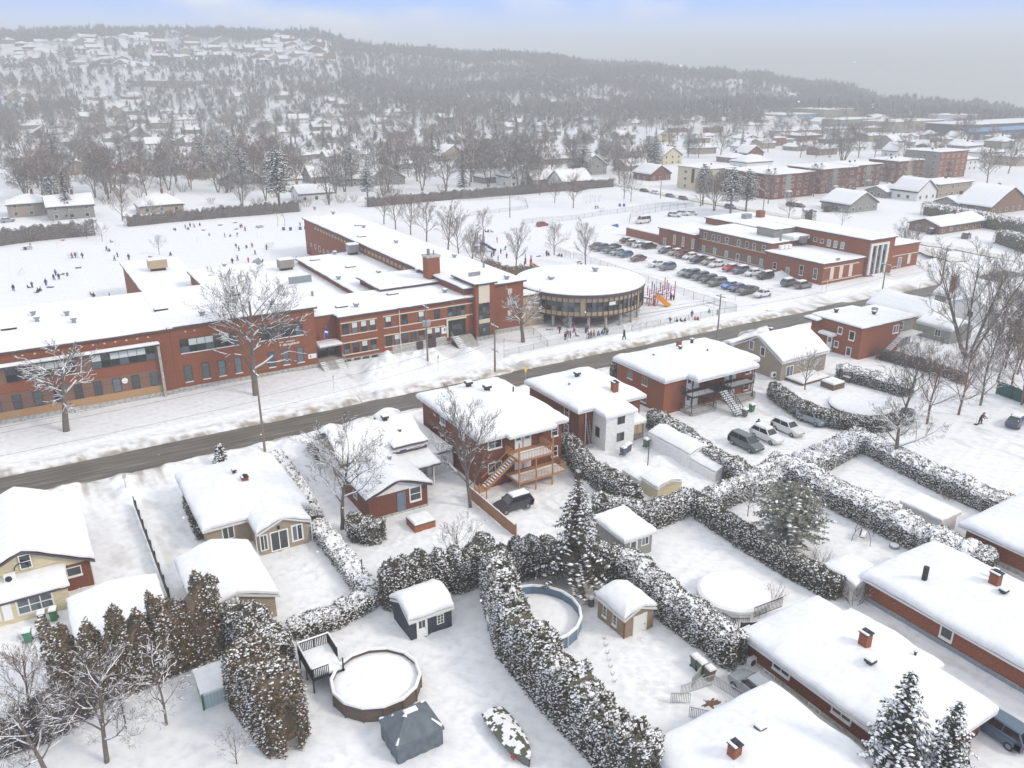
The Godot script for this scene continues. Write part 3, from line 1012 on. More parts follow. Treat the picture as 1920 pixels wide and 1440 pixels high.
	for u in [51.95, 54.95, 58.1, 61.15]:
		window(h, "S", 125.3, u, 4.9, 0.95, 1.8, M.frame_dark, 1, {"rows": 2, "blind": 0.4})
	for u in [51.9, 53.45, 54.95, 56.5, 58.0, 59.6, 61.1]:
		window(h, "S", 125.3, u, 1.56, 0.95, 1.78, M.frame_dark, 1, {"rows": 2, "blind": 0.5})
	window(h, "S", 125.3, 65.0, 4.9, 3.3, 1.85, M.frame_dark, 4, {"rows": 2})
	for u in [44.3, 45.9, 47.5, 49.1]:
		window(h, "S", 125.15, u, -0.05, 0.9, 0.42, M.frame_dark, 1)
	slab(h, "poster", 61.9, 125.24, 2.05, 62.95, 125.28, 3.3, M.white)
	slab(h, "poster_mark", 62.35, 125.22, 2.5, 62.65, 125.238, 3.0, mat(rgb(120, 84, 150), 0.8))
	slab(h, "porch_shade_slab", 63.2, 125.2, 1.3, 66.7, 125.31, 4.3, M.black)  # flat black slab on the wall, painting in the shade of a porch recess
	slab(h, "stone_lintel", 62.9, 125.12, 4.3, 66.9, 125.31, 4.6, M.stone)
	slab(h, "stone_jamb", 62.9, 125.12, 1.2, 63.2, 125.31, 4.3, M.stone)
	door(h, "S", 125.19, 64.9, 1.3, 2.4, 2.3, M.dark, M.frame_dark, 2)
	for k in 7:
		slab(h, "step", 63.6, 124.4 - k * 0.42, -0.8, 67.6, 125.2 - k * 0.42, 1.28 - k * 0.19, M.concrete)
		snow_slab(h, "step_snow", 63.7, 124.42 - k * 0.42, 1.281 - k * 0.19, 65.0, 124.8 - k * 0.42, 1.34 - k * 0.19, 0.03)
	rail(h, Vector3(63.55, 1.28, -124.8) - h.position, Vector3(63.55, 0.0, -121.8) - h.position, 0.95, 0.45, M.galv, "handrail")
	for q in [[56.9, 58.1], [58.9, 60.6]]:
		slab(h, "service_door", q[0], 124.95, -0.2, q[1], 125.09, 1.5 if q[0] < 58.0 else 1.8, mat(rgb(72, 56, 56), 0.7))
	var gp := MB.new()
	gp.tube(Vector3(53.9, -0.1, -125.0) - h.position, Vector3(53.9, 7.6, -125.0) - h.position, 0.07, 0.05, 8)
	part("flag_mast", gp, M.white, h)
	# stair tower: stone panel, two glazed bays, cross
	slab(h, "stone_panel", 68.9, 124.1, 6.85, 71.1, 124.2, 10.1, M.stone)
	slab(h, "stone_panel", 68.9, 124.1, 3.1, 71.1, 124.2, 3.85, M.stone)
	for q in [3.95, 0.1]:
		window(h, "S", 124.2, 70.0, q, 2.1, 2.85, M.frame_dark, 3, {"rows": 4, "t": 0.06})
	var cr := MB.new()
	cr.ub(68.22 - h.position.x, 125.55 + h.position.z, 3.6, 68.3 - h.position.x, 125.67 + h.position.z, 8.5)
	cr.ub(68.21 - h.position.x, 125.1 + h.position.z, 7.6, 68.29 - h.position.x, 126.1 + h.position.z, 7.73)
	part("cross", cr, M.stone, h)
	slab(h, "parapet", 69.6, 129.0, 10.6, 72.0, 129.15, 11.4, M.metal)
	for q in [[76.3, 7.35], [76.3, 5.3], [76.3, 3.3]]:
		window(h, "S", 125.7, q[0], q[1], 0.75, 0.85, M.stone, 1, {"glass": M.stone})
	# long gym wing: strip windows under the eave and painted figures low on the far end
	for k in 30:
		var w := 206.0 - k * 2.1
		window(h, "W", 66.9, w, 7.8, 1.5, 0.8, M.frame_dark, 1, {"glass": M.panel_tan, "t": 0.06})
	for k in 6:
		var w := 210.5 - k * 3.2
		var s := 0.55 + 0.2 * (k % 3)
		var mu := MB.new()
		for e in 5:
			var a0 := TAU * e / 5.0 + k
			var a1 := TAU * (e + 1) / 5.0 + k
			mu.beam(Vector3(66.86, 3.2 + s * sin(a0), -w + s * cos(a0)) - h.position, Vector3(66.86, 3.2 + s * sin(a1), -w + s * cos(a1)) - h.position, 0.05, 0.12)
		part("painted_figure", mu, M.white, h)
	slab(h, "chimney_stack", 65.5, 137.4, 7.0, 68.0, 139.6, 13.0, M.brick)
	slab(h, "chimney_cap", 65.35, 137.25, 13.001, 68.15, 139.75, 13.35, M.concrete)
	pipe(h, 66.2, 138.5, 13.3, 14.5, 0.3, M.metal)
	pipe(h, 67.3, 138.5, 13.3, 14.2, 0.12, M.metal)
	# roof furniture, by eye from the roofs
	for q in [[63, 592, 10.4, 0, 0], [70, 603, 10.4, 0, 0], [17, 618, 10.4, 1, 0], [126, 592, 10.4, 0, 0], [139, 605, 10.4, 0, 0], [302, 582, 10.5, 1, 0], [379, 593, 10.5, 0, 0], [437, 555, 10.5, 1, 0], [510, 572, 10.5, 0, 0], [421, 501, 5.9, 0, 0], [428, 514, 5.9, 1, 0], [586, 556, 5.9, 2, 0], [590, 392, 5.9, 0, 0], [640, 577, 8.1, 1, 0], [668, 577, 8.1, 0, 0], [736, 553, 8.1, 1, 0], [834, 550, 8.1, 0, 0], [635, 525, 7.2, 0, 0], [657, 502, 7.2, 1, 0], [710, 515, 7.2, 0, 0], [783, 512, 8.8, 0, 0], [591, 489, 7.2, 1, 0], [628, 478, 7.2, 0, 0], [673, 424, 9.7, 1, 0], [678, 445, 9.7, 1, 0], [682, 428, 9.7, 0, 0], [743, 457, 9.7, 0, 0], [852, 484, 9.7, 0, 0], [950, 525, 9.7, 0, 0], [625, 402, 9.7, 0, 0], [907, 503, 9.7, 2, 0]]:
		var p := G(q[0], q[1], q[2])
		hut_vent(h, p.x, -p.z, q[2], q[3])
	for q in [[297, 508, 7.3, 3.6, M.panel_tan], [537, 507, 5.9, 3.2, M.grey_siding], [662, 478, 7.2, 2.4, M.metal]]:
		var p := G(q[0], q[1], q[2])
		slab(h, "roof_unit_stand", p.x - q[3] * 0.4, -p.z - 0.6, q[2], p.x + q[3] * 0.4, -p.z + 0.8, q[2] + 0.7, M.iron)
		slab(h, "roof_unit", p.x - q[3] / 2, -p.z - 0.9, q[2] + 0.7, p.x + q[3] / 2, -p.z + 1.1, q[2] + 2.4, q[4])
		snow_slab(h, "roof_unit_snow", p.x - q[3] / 2, -p.z - 0.9, q[2] + 2.401, p.x + q[3] / 2, -p.z + 1.1, q[2] + 2.65)
	var ed := G(478, 513, 5.9)
	var duct := MB.new()
	duct.tube(ed - h.position, ed + Vector3(0, 2.2, 0) - h.position, 0.6, 0.6, 10)
	duct.tube(ed + Vector3(0, 2.1, 0) - h.position, ed + Vector3(1.4, 2.7, 0) - h.position, 0.62, 0.62, 10, true)
	part("duct", duct, M.metal, h)
	var sl := G(563, 532, 5.9)
	slab(h, "roof_screen", sl.x - 2.2, -sl.z, 5.9, sl.x + 2.4, -sl.z + 0.3, 7.4, M.door_grey)
	build_round()

func build_round() -> void:
	var h := thing("round_pavilion", "round two tone pavilion with a domed snowy roof on concrete columns", "pavilion", Vector3(95.6, 0, -130.6))
	var R := 12.7
	var core := MB.new()
	core.lathe(Vector3(0, -0.5, 0), [[R - 4.6, 0.0], [R - 4.6, 2.9]], 40)
	part("core_wall", core, M.brick_brown, h)
	var fl := MB.new()
	fl.lathe(Vector3.ZERO, [[0.1, 2.35], [R, 2.35], [R, 2.55]], 72)
	part("floor_slab", fl, M.frame_bronze, h)
	var wall := MB.new()
	wall.lathe(Vector3.ZERO, [[R - 0.12, 2.5], [R - 0.12, 6.2]], 72)
	part("wall", wall, M.frame_dark, h)
	var ro := MB.new()
	ro.lathe(Vector3.ZERO, [[R - 0.2, 6.0], [R + 0.35, 6.05], [R + 0.35, 6.65], [R * 0.6, 7.1], [0.5, 7.35]], 72)
	var rp := part("roof", ro, M.fascia, h)
	var sn := MB.new()
	sn.lathe(Vector3.ZERO, [[R + 0.3, 6.651], [R + 0.3, 6.76], [R + 0.15, 6.88], [R - 0.3, 6.98], [R * 0.8, 7.18], [R * 0.6, 7.36], [R * 0.3, 7.54], [0.3, 7.6]], 72)
	part("roof_snow", sn, M.roof_snow, rp)
	var n := 72
	var panel := MB.new()
	panel.box(-0.49, 0, -0.04, 0.49, 0.75, 0.03)
	var panel_m := panel.mesh(M.panel_tan)
	var tall := MB.new()
	tall.box(-0.49, 0, -0.04, 0.49, 3.4, 0.03)
	var tall_m := tall.mesh(M.panel_tan)
	var pane := MB.new()
	pane.box(-0.47, 0, -0.03, 0.47, 0.95, 0.02)
	var fin := MB.new()
	fin.box(-0.07, 0, -0.14, 0.07, 3.75, 0.2)
	var fin_m := fin.mesh(M.frame_bronze)
	for i in n:
		var a := TAU * (i + 0.5) / n
		var dirv := Vector3(sin(a), 0, cos(a))
		var f := partm("fin", fin_m, h, Vector3(sin(TAU * i / n), 0, cos(TAU * i / n)) * R + Vector3(0, 2.4, 0))
		f.rotation.y = TAU * i / n
		if i % 12 == 5:
			var t := partm("tall_panel", tall_m, h, dirv * R + Vector3(0, 2.6, 0))
			t.rotation.y = a
			continue
		for y in [2.6, 5.25]:
			var q := partm("panel", panel_m, h, dirv * R + Vector3(0, y, 0))
			q.rotation.y = a
		for y in [3.38, 4.3]:
			var q2 := partm("pane", pane.mesh(M.glass[(i * 5 + int(y)) % 4] if i % 5 != 2 else M.glass[3]), h, dirv * (R - 0.06) + Vector3(0, y, 0))
			q2.rotation.y = a
	var col := MB.new()
	col.lathe(Vector3.ZERO, [[0.28, -0.6], [0.28, 2.36]], 12)
	var col_m := col.mesh(M.concrete)
	for i in 22:
		var a := TAU * (i + 0.35) / 22
		partm("column", col_m, h, Vector3(sin(a), 0, cos(a)) * (R - 0.7))
	vent(h, 100.2, 131.6, 7.4, 0.9, M.metal)
	vent(h, 89.0, 131.0, 7.0, 0.9, M.metal)
	slab(h, "lit_sign", 93.2, 117.6, 4.6, 94.6, 117.8, 5.2, M.white)
	# link to the school
	slab(h, "link_wall", 79.25, 126.8, -0.5, 84.6, 130.0, 6.0, M.panel_tan)
	slab(h, "link_roof", 79.25, 126.6, 6.0, 85.0, 130.2, 6.25, M.fascia)
	snow_slab(h, "link_snow", 79.25, 126.6, 6.251, 85.0, 130.2, 6.5)

# ---------- the office building with the car park ----------
func build_office() -> void:
	var h := thing("brick_office", "red brick civic building with tall stone framed entrance beside the full car park", "office building", Vector3(170, 0, -140))
	flat_wing(h, 156, 119.9, 170.6, 137, 4.9, M.brick, 0.25)
	flat_wing(h, 157.8, 137.02, 170.6, 162, 6.5, M.brick, 0.2)
	flat_wing(h, 156, 162.02, 171, 176, 4.9, M.brick, 0.3)
	flat_wing(h, 170.62, 119.3, 180.2, 147, 9.0, M.brick, 0.35)
	flat_wing(h, 170.65, 147.02, 188, 173, 6.9, M.brick, 0.3)
	flat_wing(h, 180.22, 121.7, 194, 141, 5.9, M.brick, 0.2)
	slab(h, "grey_wall", 163.0, 141.0, 6.5, 163.2, 146.8, 8.6, M.grey_siding)
	flat_wing(h, 163.2, 141.0, 170.6, 147, 8.8, M.grey_siding, 0.15)
	slab(h, "brown_band", 157.72, 137.1, 3.9, 157.8, 161.9, 6.1, M.brick_brown)
	slab(h, "brown_band", 157.72, 137.1, 0.3, 157.8, 161.9, 2.6, M.brick_brown)
	slab(h, "stone_course", 157.66, 137.1, 3.8, 157.8, 161.9, 3.95, M.stone)
	slab(h, "stone_course", 157.66, 137.1, 0.35, 157.8, 161.9, 0.5, M.stone)
	for w in [159.5, 156.6, 154.6, 151.7, 147.6, 144.8, 142.4, 139.3]:
		window(h, "W", 157.72, w, 4.2, 0.85, 1.45, M.trim, 1, {"rows": 2})
	for w in [159.8, 155.7, 151.5, 143.6, 139.6]:
		window(h, "W", 157.72, w, 0.8, 0.85, 1.4, M.trim, 1, {"glass": M.glass_green})
	door(h, "W", 157.72, 147.5, -0.1, 0.9, 2.2, M.door_grey, M.trim, 1)
	for w in [169.5, 166.0, 161.6 + 0.6]:
		window(h, "W", 156, w, 1.3, 0.8, 2.4, M.trim, 1, {"rows": 3, "glass": M.glass_green, "sill": true})
	door(h, "W", 156, 173.4, 0.0, 0.9, 2.2, M.door_grey, M.trim)
	for q in [[133.8, 1.1, 0.9, 1.5], [125.9, 1.2, 0.95, 2.2], [121.9, 1.1, 0.95, 2.3]]:
		window(h, "W", 156, q[0], q[1], q[2], q[3], M.trim, 1, {"rows": 2, "sill": true})
	door(h, "W", 156, 129.8, 0.0, 0.9, 2.1, M.door_grey, M.trim)
	for q in [[156.1, 168.5, 3.75], [156.1, 170.5, 0.6]]:
		slab(h, "stone_course", q[0], 119.8, q[2], q[1], 119.9, q[2] + 0.18, M.stone)
	for u in [159.2, 162.4, 165.8]:
		window(h, "S", 119.9, u, 1.0, 1.0, 2.6, M.trim, 1, {"rows": 2, "glass": M.stone})
	# entrance: stone frame, three tall lights, steps
	var fr := MB.new()
	for q in [[171.0, 171.7, 0.6, 8.0], [177.0, 177.7, 0.6, 8.0], [173.2, 173.6, 0.6, 7.5], [175.1, 175.5, 0.6, 7.5]]:
		fr.ub(q[0] - 170.0, 118.95 - 140.0, q[2], q[1] - 170.0, 119.3 - 140.0, q[3])
	fr.ub(171.7 - 170.0, 118.95 - 140.0, 7.5, 177.0 - 170.0, 119.3 - 140.0, 8.0)
	part("stone_frame", fr, M.trim, h)
	for q in [[172.45, 1.3], [174.35, 1.35], [176.25, 1.3]]:
		window(h, "S", 119.3, q[0], 1.0, q[1], 6.4, M.metal, 1, {"rows": 5, "t": 0.04, "out": 0.04})
	for u in [182.9, 190.6]:
		window(h, "S", 121.7, u, 0.8, 0.9, 2.2, M.trim, 1, {"glass": M.stone})
	door(h, "S", 121.7, 186.9, 0.0, 1.2, 2.6, M.door_grey, M.trim)
	slab(h, "stone_course", 181.0, 121.6, 3.2, 193.9, 121.7, 3.38, M.stone)
	slab(h, "stone_course", 181.0, 121.6, 0.5, 186.0, 121.7, 0.64, M.stone)
	for k in 5:
		slab(h, "step", 172.0, 118.5 - k * 0.4, -0.6, 178.0, 119.2 - k * 0.4, 0.6 - k * 0.13, M.concrete)
		snow_slab(h, "step_snow", 172.1, 118.52 - k * 0.4, 0.601 - k * 0.13, 176.2, 118.88 - k * 0.4, 0.72 - k * 0.13, 0.05)
	for q in [[134.6, 6.3, 0.8], [132.6, 6.2, 0.8], [130.5, 5.8, 1.4], [128.6, 5.8, 1.4], [126.6, 5.8, 1.4]]:
		window(h, "W", 170.62, q[0], q[1], 0.9, q[2], M.trim, 1, {"rows": 2, "glass": M.glass_green if q[2] > 1 else M.glass[0], "sill": true})
	# roof plant: snowy lean-to, cooling units, flue
	var lt := MB.new()
	var lo := [[164.4, 136.0], [170.5, 140.2]]
	lt.ub(164.4 - 170.0, 136.2 - 140.0, 6.7, 170.5 - 170.0, 140.0 - 140.0, 7.3)
	part("plant_room", lt, M.trim, h)
	snow_slab(h, "plant_room_snow", 164.3, 136.1, 7.31, 170.4, 140.1, 7.75, 0.3)
	slab(h, "plant_duct", 166.5, 135.0, 6.0, 168.2, 136.2, 7.6, M.metal)
	pipe(h, 161.4, 137.6, 6.4, 9.6, 0.28, M.metal)
	slab(h, "chimney_stack", 181.8, 163.0, 6.9, 183.6, 164.8, 9.0, M.brick)
	slab(h, "roof_unit", 176.5, 163.5, 6.9, 178.9, 165.2, 8.4, M.metal)
	slab(h, "flood_light", 160.5, 119.8, 5.3, 161.4, 120.3, 5.6, M.metal)
	for k in 3:
		slab(h, "condenser", 159.0 + k * 1.4, 135.0, 5.2, 160.0 + k * 1.4, 135.8, 6.2, M.white)
	var g := thing("yard_wall", "low painted brick wall running back from the civic building's end", "wall", Vector3(160, 0, -184))
	slab(g, "wall", 157.2, 176.2, -0.5, 158.0, 192.0, 2.3, M.brick)
	snow_slab(g, "snow", 157.15, 176.2, 2.301, 158.05, 192.0, 2.6)

# ---------- houses ----------
func ac_unit(par: Node3D, u: float, w: float, y: float) -> void:
	slab(par, "heat_pump", u - 0.45, w - 0.2, y, u + 0.45, w + 0.2, y + 0.75, M.white)
	var mb := MB.new()
	mb.tube(Vector3(u - 0.12, y + 0.38, -w + 0.2) - par.position, Vector3(u - 0.12, y + 0.38, -w + 0.23) - par.position, 0.28, 0.28, 16, true)
	part("fan_grille", mb, M.dark, par)

func steps(par: Node3D, u0: float, u1: float, w_top: float, y_top: float, n: int, run: float, m: Material, along_u := 0.0) -> void:
	for k in n:
		var y := y_top * (1.0 - (k + 1.0) / (n + 1.0))
		if along_u == 0.0:
			slab(par, "step", u0, w_top - (k + 1) * run, y - 0.06, u1, w_top - k * run, y, m)
			snow_slab(par, "step_snow", u0 + 0.04, w_top - (k + 1) * run + 0.02, y + 0.001, u1 - 0.04, w_top - k * run - 0.03, y + 0.08, 0.04)
		else:
			var a := u0 + along_u * k * run
			slab(par, "step", minf(a, a + along_u * run), w_top - u1, y - 0.06, maxf(a, a + along_u * run), w_top, y, m)
			snow_slab(par, "step_snow", minf(a, a + along_u * run) + 0.02, w_top - u1 + 0.04, y + 0.001, maxf(a, a + along_u * run) - 0.02, w_top - 0.04, y + 0.08, 0.04)

func post(par: Node3D, u: float, w: float, y0: float, y1: float, s: float, m: Material, called := "post") -> void:
	slab(par, called, u - s / 2, w - s / 2, y0, u + s / 2, w + s / 2, y1, m)

func balcony(par: Node3D, u0: float, w0: float, u1: float, w1: float, y: float, m: Material, rm: Material, gap: float, west := true) -> void:
	var o := par.position
	slab(par, "balcony_floor", u0, w0, y - 0.16, u1, w1, y, m)
	snow_slab(par, "balcony_snow", u0 + 0.1, w0 + 0.1, y + 0.001, u1 - 0.1, w1 - 0.9, y + 0.12, 0.05)
	rail(par, Vector3(u0, y, -w0) - o, Vector3(u1, y, -w0) - o, 1.0, gap, rm)
	if west:
		rail(par, Vector3(u0, y, -w0) - o, Vector3(u0, y, -w1) - o, 1.0, gap, rm)
	rail(par, Vector3(u1, y, -w0) - o, Vector3(u1, y, -w1) - o, 1.0, gap, rm)

func bin(u: float, w: float, body: Color, label: String, turn := 0.0) -> void:
	var b := thing("wheelie_bin", label, "bin", Vector3(u, 0, -w), turn, "wheelie bins in the back yards")
	var mb := MB.new()
	var a := [Vector3(-0.24, 0.08, -0.26), Vector3(0.24, 0.08, -0.26), Vector3(0.24, 0.08, 0.26), Vector3(-0.24, 0.08, 0.26)]
	var t := [Vector3(-0.3, 1.02, -0.36), Vector3(0.3, 1.02, -0.36), Vector3(0.3, 1.02, 0.34), Vector3(-0.3, 1.02, 0.34)]
	for i in 4:
		var j := (i + 1) % 4
		mb.quad(a[j], a[i], t[i], t[j])
	mb.quad(t[0], t[1], t[2], t[3])
	mb.box(-0.34, 0.98, -0.42, 0.34, 1.06, -0.34)
	part("body", mb, mat(body, 0.6), b)
	var lid := MB.new()
	lid.soft(-0.33, 1.021, -0.34, 0.33, 1.12, 0.4, 0.04)
	part("lid", lid, mat(body.darkened(0.15), 0.6), b)
	var sn := MB.new()
	sn.soft(-0.31, 1.121, -0.32, 0.31, 1.36, 0.37, 0.12)
	part("snow", sn, M.roof_snow, b)
	for s in [-0.26, 0.26]:
		var wl := MB.new()
		wl.tube(Vector3(s - 0.04, 0.12, -0.28), Vector3(s + 0.04, 0.12, -0.28), 0.12, 0.12, 10, true)
		part("wheel", wl, M.rubber, b)

func build_houses() -> void:
	var h: Node3D
	# cream house with the sunroom, bottom left
	h = house("cream_house", "cream sided house with sunroom, brick flank and a fan unit on the low roof", "house", [[-9.5, 76.8, 0.7, 89.6, 2.7, "gw", 0.5, 0.45, M.brick_dark, M.cream], [-9.6, 73.9, -1.5, 77.4, 2.35, "sw", 0.12, 0.2, M.cream]], M.fascia)
	slab(h, "cream_wall", -9.45, 76.7, 2.4, -1.4, 76.79, 3.2, M.cream)
	window(h, "S", 76.65, -4.25, 3.6, 0.8, 1.25, M.white, 1, {"rows": 2})
	window(h, "S", 73.9, -4.1, 0.75, 2.6, 1.35, M.trim, 3, {"rows": 2, "glass": M.glass[3], "t": 0.14})
	window(h, "S", 73.9, -8.0, 0.75, 2.2, 1.35, M.trim, 2, {"rows": 2, "glass": M.panel_tan, "t": 0.14})
	slab(h, "white_panel", -6.6, 73.82, 0.5, -5.9, 73.9, 2.2, M.white)
	window(h, "S", 76.8, -0.7, 1.5, 1.1, 0.8, M.trim, 1, {"sill": true})
	ac_unit(h, -5.6, 75.9, 3.05)
	var hose := MB.new()
	for i in 10:
		var a := PI * i / 10.0
		var b := PI * (i + 1) / 10.0
		hose.tube(Vector3(-5.2 + 0.55 * (1 - cos(a)), 3.7 + 0.6 * sin(a), -76.4) - h.position, Vector3(-5.2 + 0.55 * (1 - cos(b)), 3.7 + 0.6 * sin(b), -76.4) - h.position, 0.05, 0.05, 6)
	part("refrigerant_hose", hose, M.black, h)
	vent(h, -0.6, 81.0, 3.5, 0.25)
	slab(h, "footing", 0.7, 76.8, -0.5, 0.78, 89.6, 0.35, M.concrete)
	# carport roof behind the cedars
	h = house("carport", "low snow covered carport roof behind the leafless cedar row", "carport", [[-1.4, 63.2, 5.4, 71.6, 1.9, "gw", 0.2, 0.3, M.cream]], M.fascia_white, 0.4)
	# beige bungalow
	h = house("beige_bungalow", "beige bungalow with patio doors and a brick chimney in deep snow", "house", [[11.3, 77.0, 21.2, 90.0, 2.6, "hip", 0.32, 0.5, M.beige], [15.6, 73.6, 20.4, 80.0, 2.5, "gw", 0.42, 0.35, M.beige]], M.fascia_white, 0.5)
	window(h, "S", 73.6, 17.5, 0.1, 1.6, 2.0, M.white, 2, {"t": 0.13, "name": "patio_door"})
	window(h, "S", 73.6, 19.35, 0.6, 0.9, 1.6, M.white, 2, {"t": 0.16})
	window(h, "S", 73.6, 15.95, 0.5, 0.6, 1.6, M.white, 2, {"t": 0.1})
	window(h, "S", 77.0, 13.3, 0.9, 1.0, 1.4, M.white, 2, {"t": 0.12})
	chimney(h, 16.5, 81.6, 3.0, 5.0, 0.65, M.brick)
	vent(h, 15.9, 83.6, 4.7)
	slab(h, "wall_lamp", 17.4, 73.4, 2.45, 17.6, 73.6, 2.75, M.black)
	for k in 2:
		pipe(h, 15.2 + k * 5.6, 73.5, 0.0, 2.5, 0.05, M.white)
	h = house("beige_garage", "beige gabled garage under a thick smooth snow roof", "garage", [[7.8, 62.9, 14.0, 72.2, 2.3, "gw", 0.38, 0.35, M.beige]], M.fascia_white, 0.5)
	# white storey and a half house with the brick rear wing
	h = house("gabled_house", "white gabled house with dormer and brick rear wing behind the bare tree", "house", [[27.2, 81.4, 37.4, 89.6, 3.7, "gu", 0.55, 0.3, M.white_siding, M.beige], [27.3, 74.0, 34.2, 82.0, 2.8, "gw", 0.38, 0.45, M.brick_dark, M.white_siding], [37.42, 80.6, 40.6, 92.6, 2.6, "su", 0.06, 0.2, M.white_siding]], M.fascia, 0.3, "", [[33.4, 80.9, 37.5, 84.5, 4.6, "sw", 0.14, 0.2], [32.4, 78.3, 37.6, 81.2, 2.7, "sw", 0.15, 0.35], [28.4, 90.0, 31.6, 93.2, 2.7, "gw", 0.5, 0.2], [36.6, 90.0, 39.8, 94.4, 2.7, "gw", 0.5, 0.2]])
	slab(h, "dormer_wall", 33.5, 81.2, 2.8, 37.4, 84.3, 4.55, M.white_siding)
	window(h, "S", 81.2, 34.6, 2.95, 0.9, 1.1, M.white, 1, {"rows": 2})
	window(h, "S", 81.2, 36.5, 3.2, 0.9, 1.1, M.white, 1, {"rows": 2})
	for q in [[28.5, 90.1, 31.5, 93.0], [36.7, 90.1, 39.7, 94.2]]:
		slab(h, "porch_wall", q[0], q[1], -0.5, q[2], q[3], 2.65, M.white_siding)
	window(h, "S", 74.0, 32.75, 1.2, 1.2, 1.5, M.white, 1, {"rows": 2, "t": 0.13, "sill": true})
	door(h, "S", 74.0, 31.05, 0.05, 0.8, 2.4, mat(rgb(110, 124, 138), 0.6), mat(rgb(110, 124, 138), 0.6))
	slab(h, "round_vent", 31.0, 73.9, 3.6, 31.4, 74.0, 4.0, M.trim)
	window(h, "W", 27.3, 78.0, 1.1, 1.0, 1.2, M.white, 1, {"rows": 2})
	window(h, "W", 27.2, 84.0, 1.2, 0.9, 1.3, M.white, 1, {"rows": 2})
	window(h, "W", 27.2, 86.6, 3.7, 0.8, 1.1, M.white, 1, {"rows": 2})
	vent(h, 34.2, 85.2, 6.1, 0.7)
	vent(h, 35.2, 83.2, 5.3, 0.3)
	vent(h, 32.0, 79.0, 4.2, 0.4, M.metal)
	slab(h, "footing", 27.25, 73.9, -0.5, 34.25, 74.0, 0.3, M.concrete)
	for k in 2:
		post(h, 33.2 + k * 4.0, 78.5, 0.0, 2.7, 0.12, M.white)
	# triplex with the wooden balconies
	h = house("triplex", "three unit brick apartment house with wooden balconies and a black suv behind", "apartment house", [[41.3, 74.2, 52.3, 89.7, 6.3, "hip", 0.2, 0.6, M.brick_dark]], M.fascia_white, 0.5, "", [[44.6, 73.2, 50.2, 76.0, 6.3, "flat", 0.0, 0.4]])
	window(h, "S", 74.2, 43.0, 4.9, 1.7, 1.1, M.white, 2, {"sill": true})
	window(h, "S", 74.2, 43.0, 1.9, 1.7, 1.1, M.white, 2, {"sill": true})
	for y in [4.0, 1.3]:
		door(h, "S", 74.2, 46.2, y, 0.85, 2.05, M.white, M.white, 1)
		door(h, "S", 74.2, 47.4, y, 0.85, 2.05, M.trim, M.white, 1)
		window(h, "S", 74.2, 51.3, y + 0.5, 0.8, 1.2, M.white, 1, {"rows": 2, "sill": true})
		for w in [79.0, 84.0]:
			window(h, "W", 41.3, w, y + 0.7, 1.2, 1.1, M.white, 2, {"sill": true})
	balcony(h, 44.4, 71.2, 49.2, 74.19, 3.95, M.cedar_wood, M.cedar_wood, 0.2)
	balcony(h, 44.4, 71.2, 51.0, 74.19, 1.2, M.cedar_wood, M.cedar_wood, 0.2, false)
	for u in [44.5, 49.1]:
		post(h, u, 71.3, -0.2, 6.2, 0.13, M.cedar_wood)
	post(h, 46.8, 71.3, -0.2, 3.8, 0.13, M.cedar_wood)
	var st := MB.new()
	for s in [72.0, 73.1]:
		st.beam(Vector3(44.4, 3.85, -s) - h.position, Vector3(40.6, 1.1, -s) - h.position, 0.06, 0.28)
		st.beam(Vector3(44.4, 4.9, -s) - h.position, Vector3(40.6, 2.1, -s) - h.position, 0.06, 0.1)
	part("stair_stringer", st, M.cedar_wood, h)
	for k in 13:
		var f := (k + 0.5) / 13.0
		slab(h, "stair_tread", 44.4 - 3.8 * f - 0.14, 72.0, 3.85 - 2.75 * f, 44.4 - 3.8 * f + 0.14, 73.1, 3.9 - 2.75 * f, M.cedar_wood)
		snow_slab(h, "tread_snow", 44.4 - 3.8 * f - 0.12, 72.05, 3.901 - 2.75 * f, 44.4 - 3.8 * f + 0.12, 73.05, 3.97 - 2.75 * f, 0.03)
	slab(h, "stair_landing", 39.6, 71.9, 1.0, 40.7, 73.2, 1.12, M.cedar_wood)
	for q in [[39.7, 72.0], [39.7, 73.1], [40.6, 72.0]]:
		post(h, q[0], q[1], -0.2, 2.1, 0.1, M.cedar_wood)
	vent(h, 46.6, 87.0, 7.4, 0.8)
	vent(h, 47.4, 83.6, 7.8, 0.8)
	pipe(h, 51.0, 83.2, 6.9, 7.9, 0.1, M.dark)
	# brick house with the white addition
	h = house("brick_white_house", "brick house with a white siding addition, ladder and square chimney", "house", [[57.6, 77.9, 67.6, 89.6, 5.0, "hip", 0.24, 0.55, M.brick_dark], [59.8, 75.1, 64.4, 79.5, 4.6, "sw", 0.1, 0.3, M.white_siding], [64.42, 75.9, 66.8, 79.0, 2.3, "sw", 0.2, 0.2, M.grey_siding]], M.fascia_white, 0.5)
	window(h, "S", 75.1, 62.2, 3.3, 1.0, 0.9, M.frame_bronze, 2)
	window(h, "S", 75.1, 62.2, 0.9, 1.0, 1.0, M.frame_bronze, 2)
	window(h, "W", 59.8, 76.8, 1.4, 0.7, 1.2, M.frame_bronze, 1)
	window(h, "S", 75.9, 65.6, 0.7, 1.8, 1.3, M.frame_bronze, 2, {"glass": M.panel_tan})
	for y in [3.2, 0.9]:
		window(h, "W", 57.6, 80.6, y, 0.9, 1.3, M.white, 1, {"rows": 2, "sill": true})
	chimney(h, 64.2, 79.2, 5.2, 7.2, 0.75, M.brick)
	vent(h, 62.0, 84.6, 6.6, 0.7)
	vent(h, 60.0, 83.6, 6.3, 0.2)
	pipe(h, 58.6, 77.8, 0.0, 5.0, 0.05, M.white)
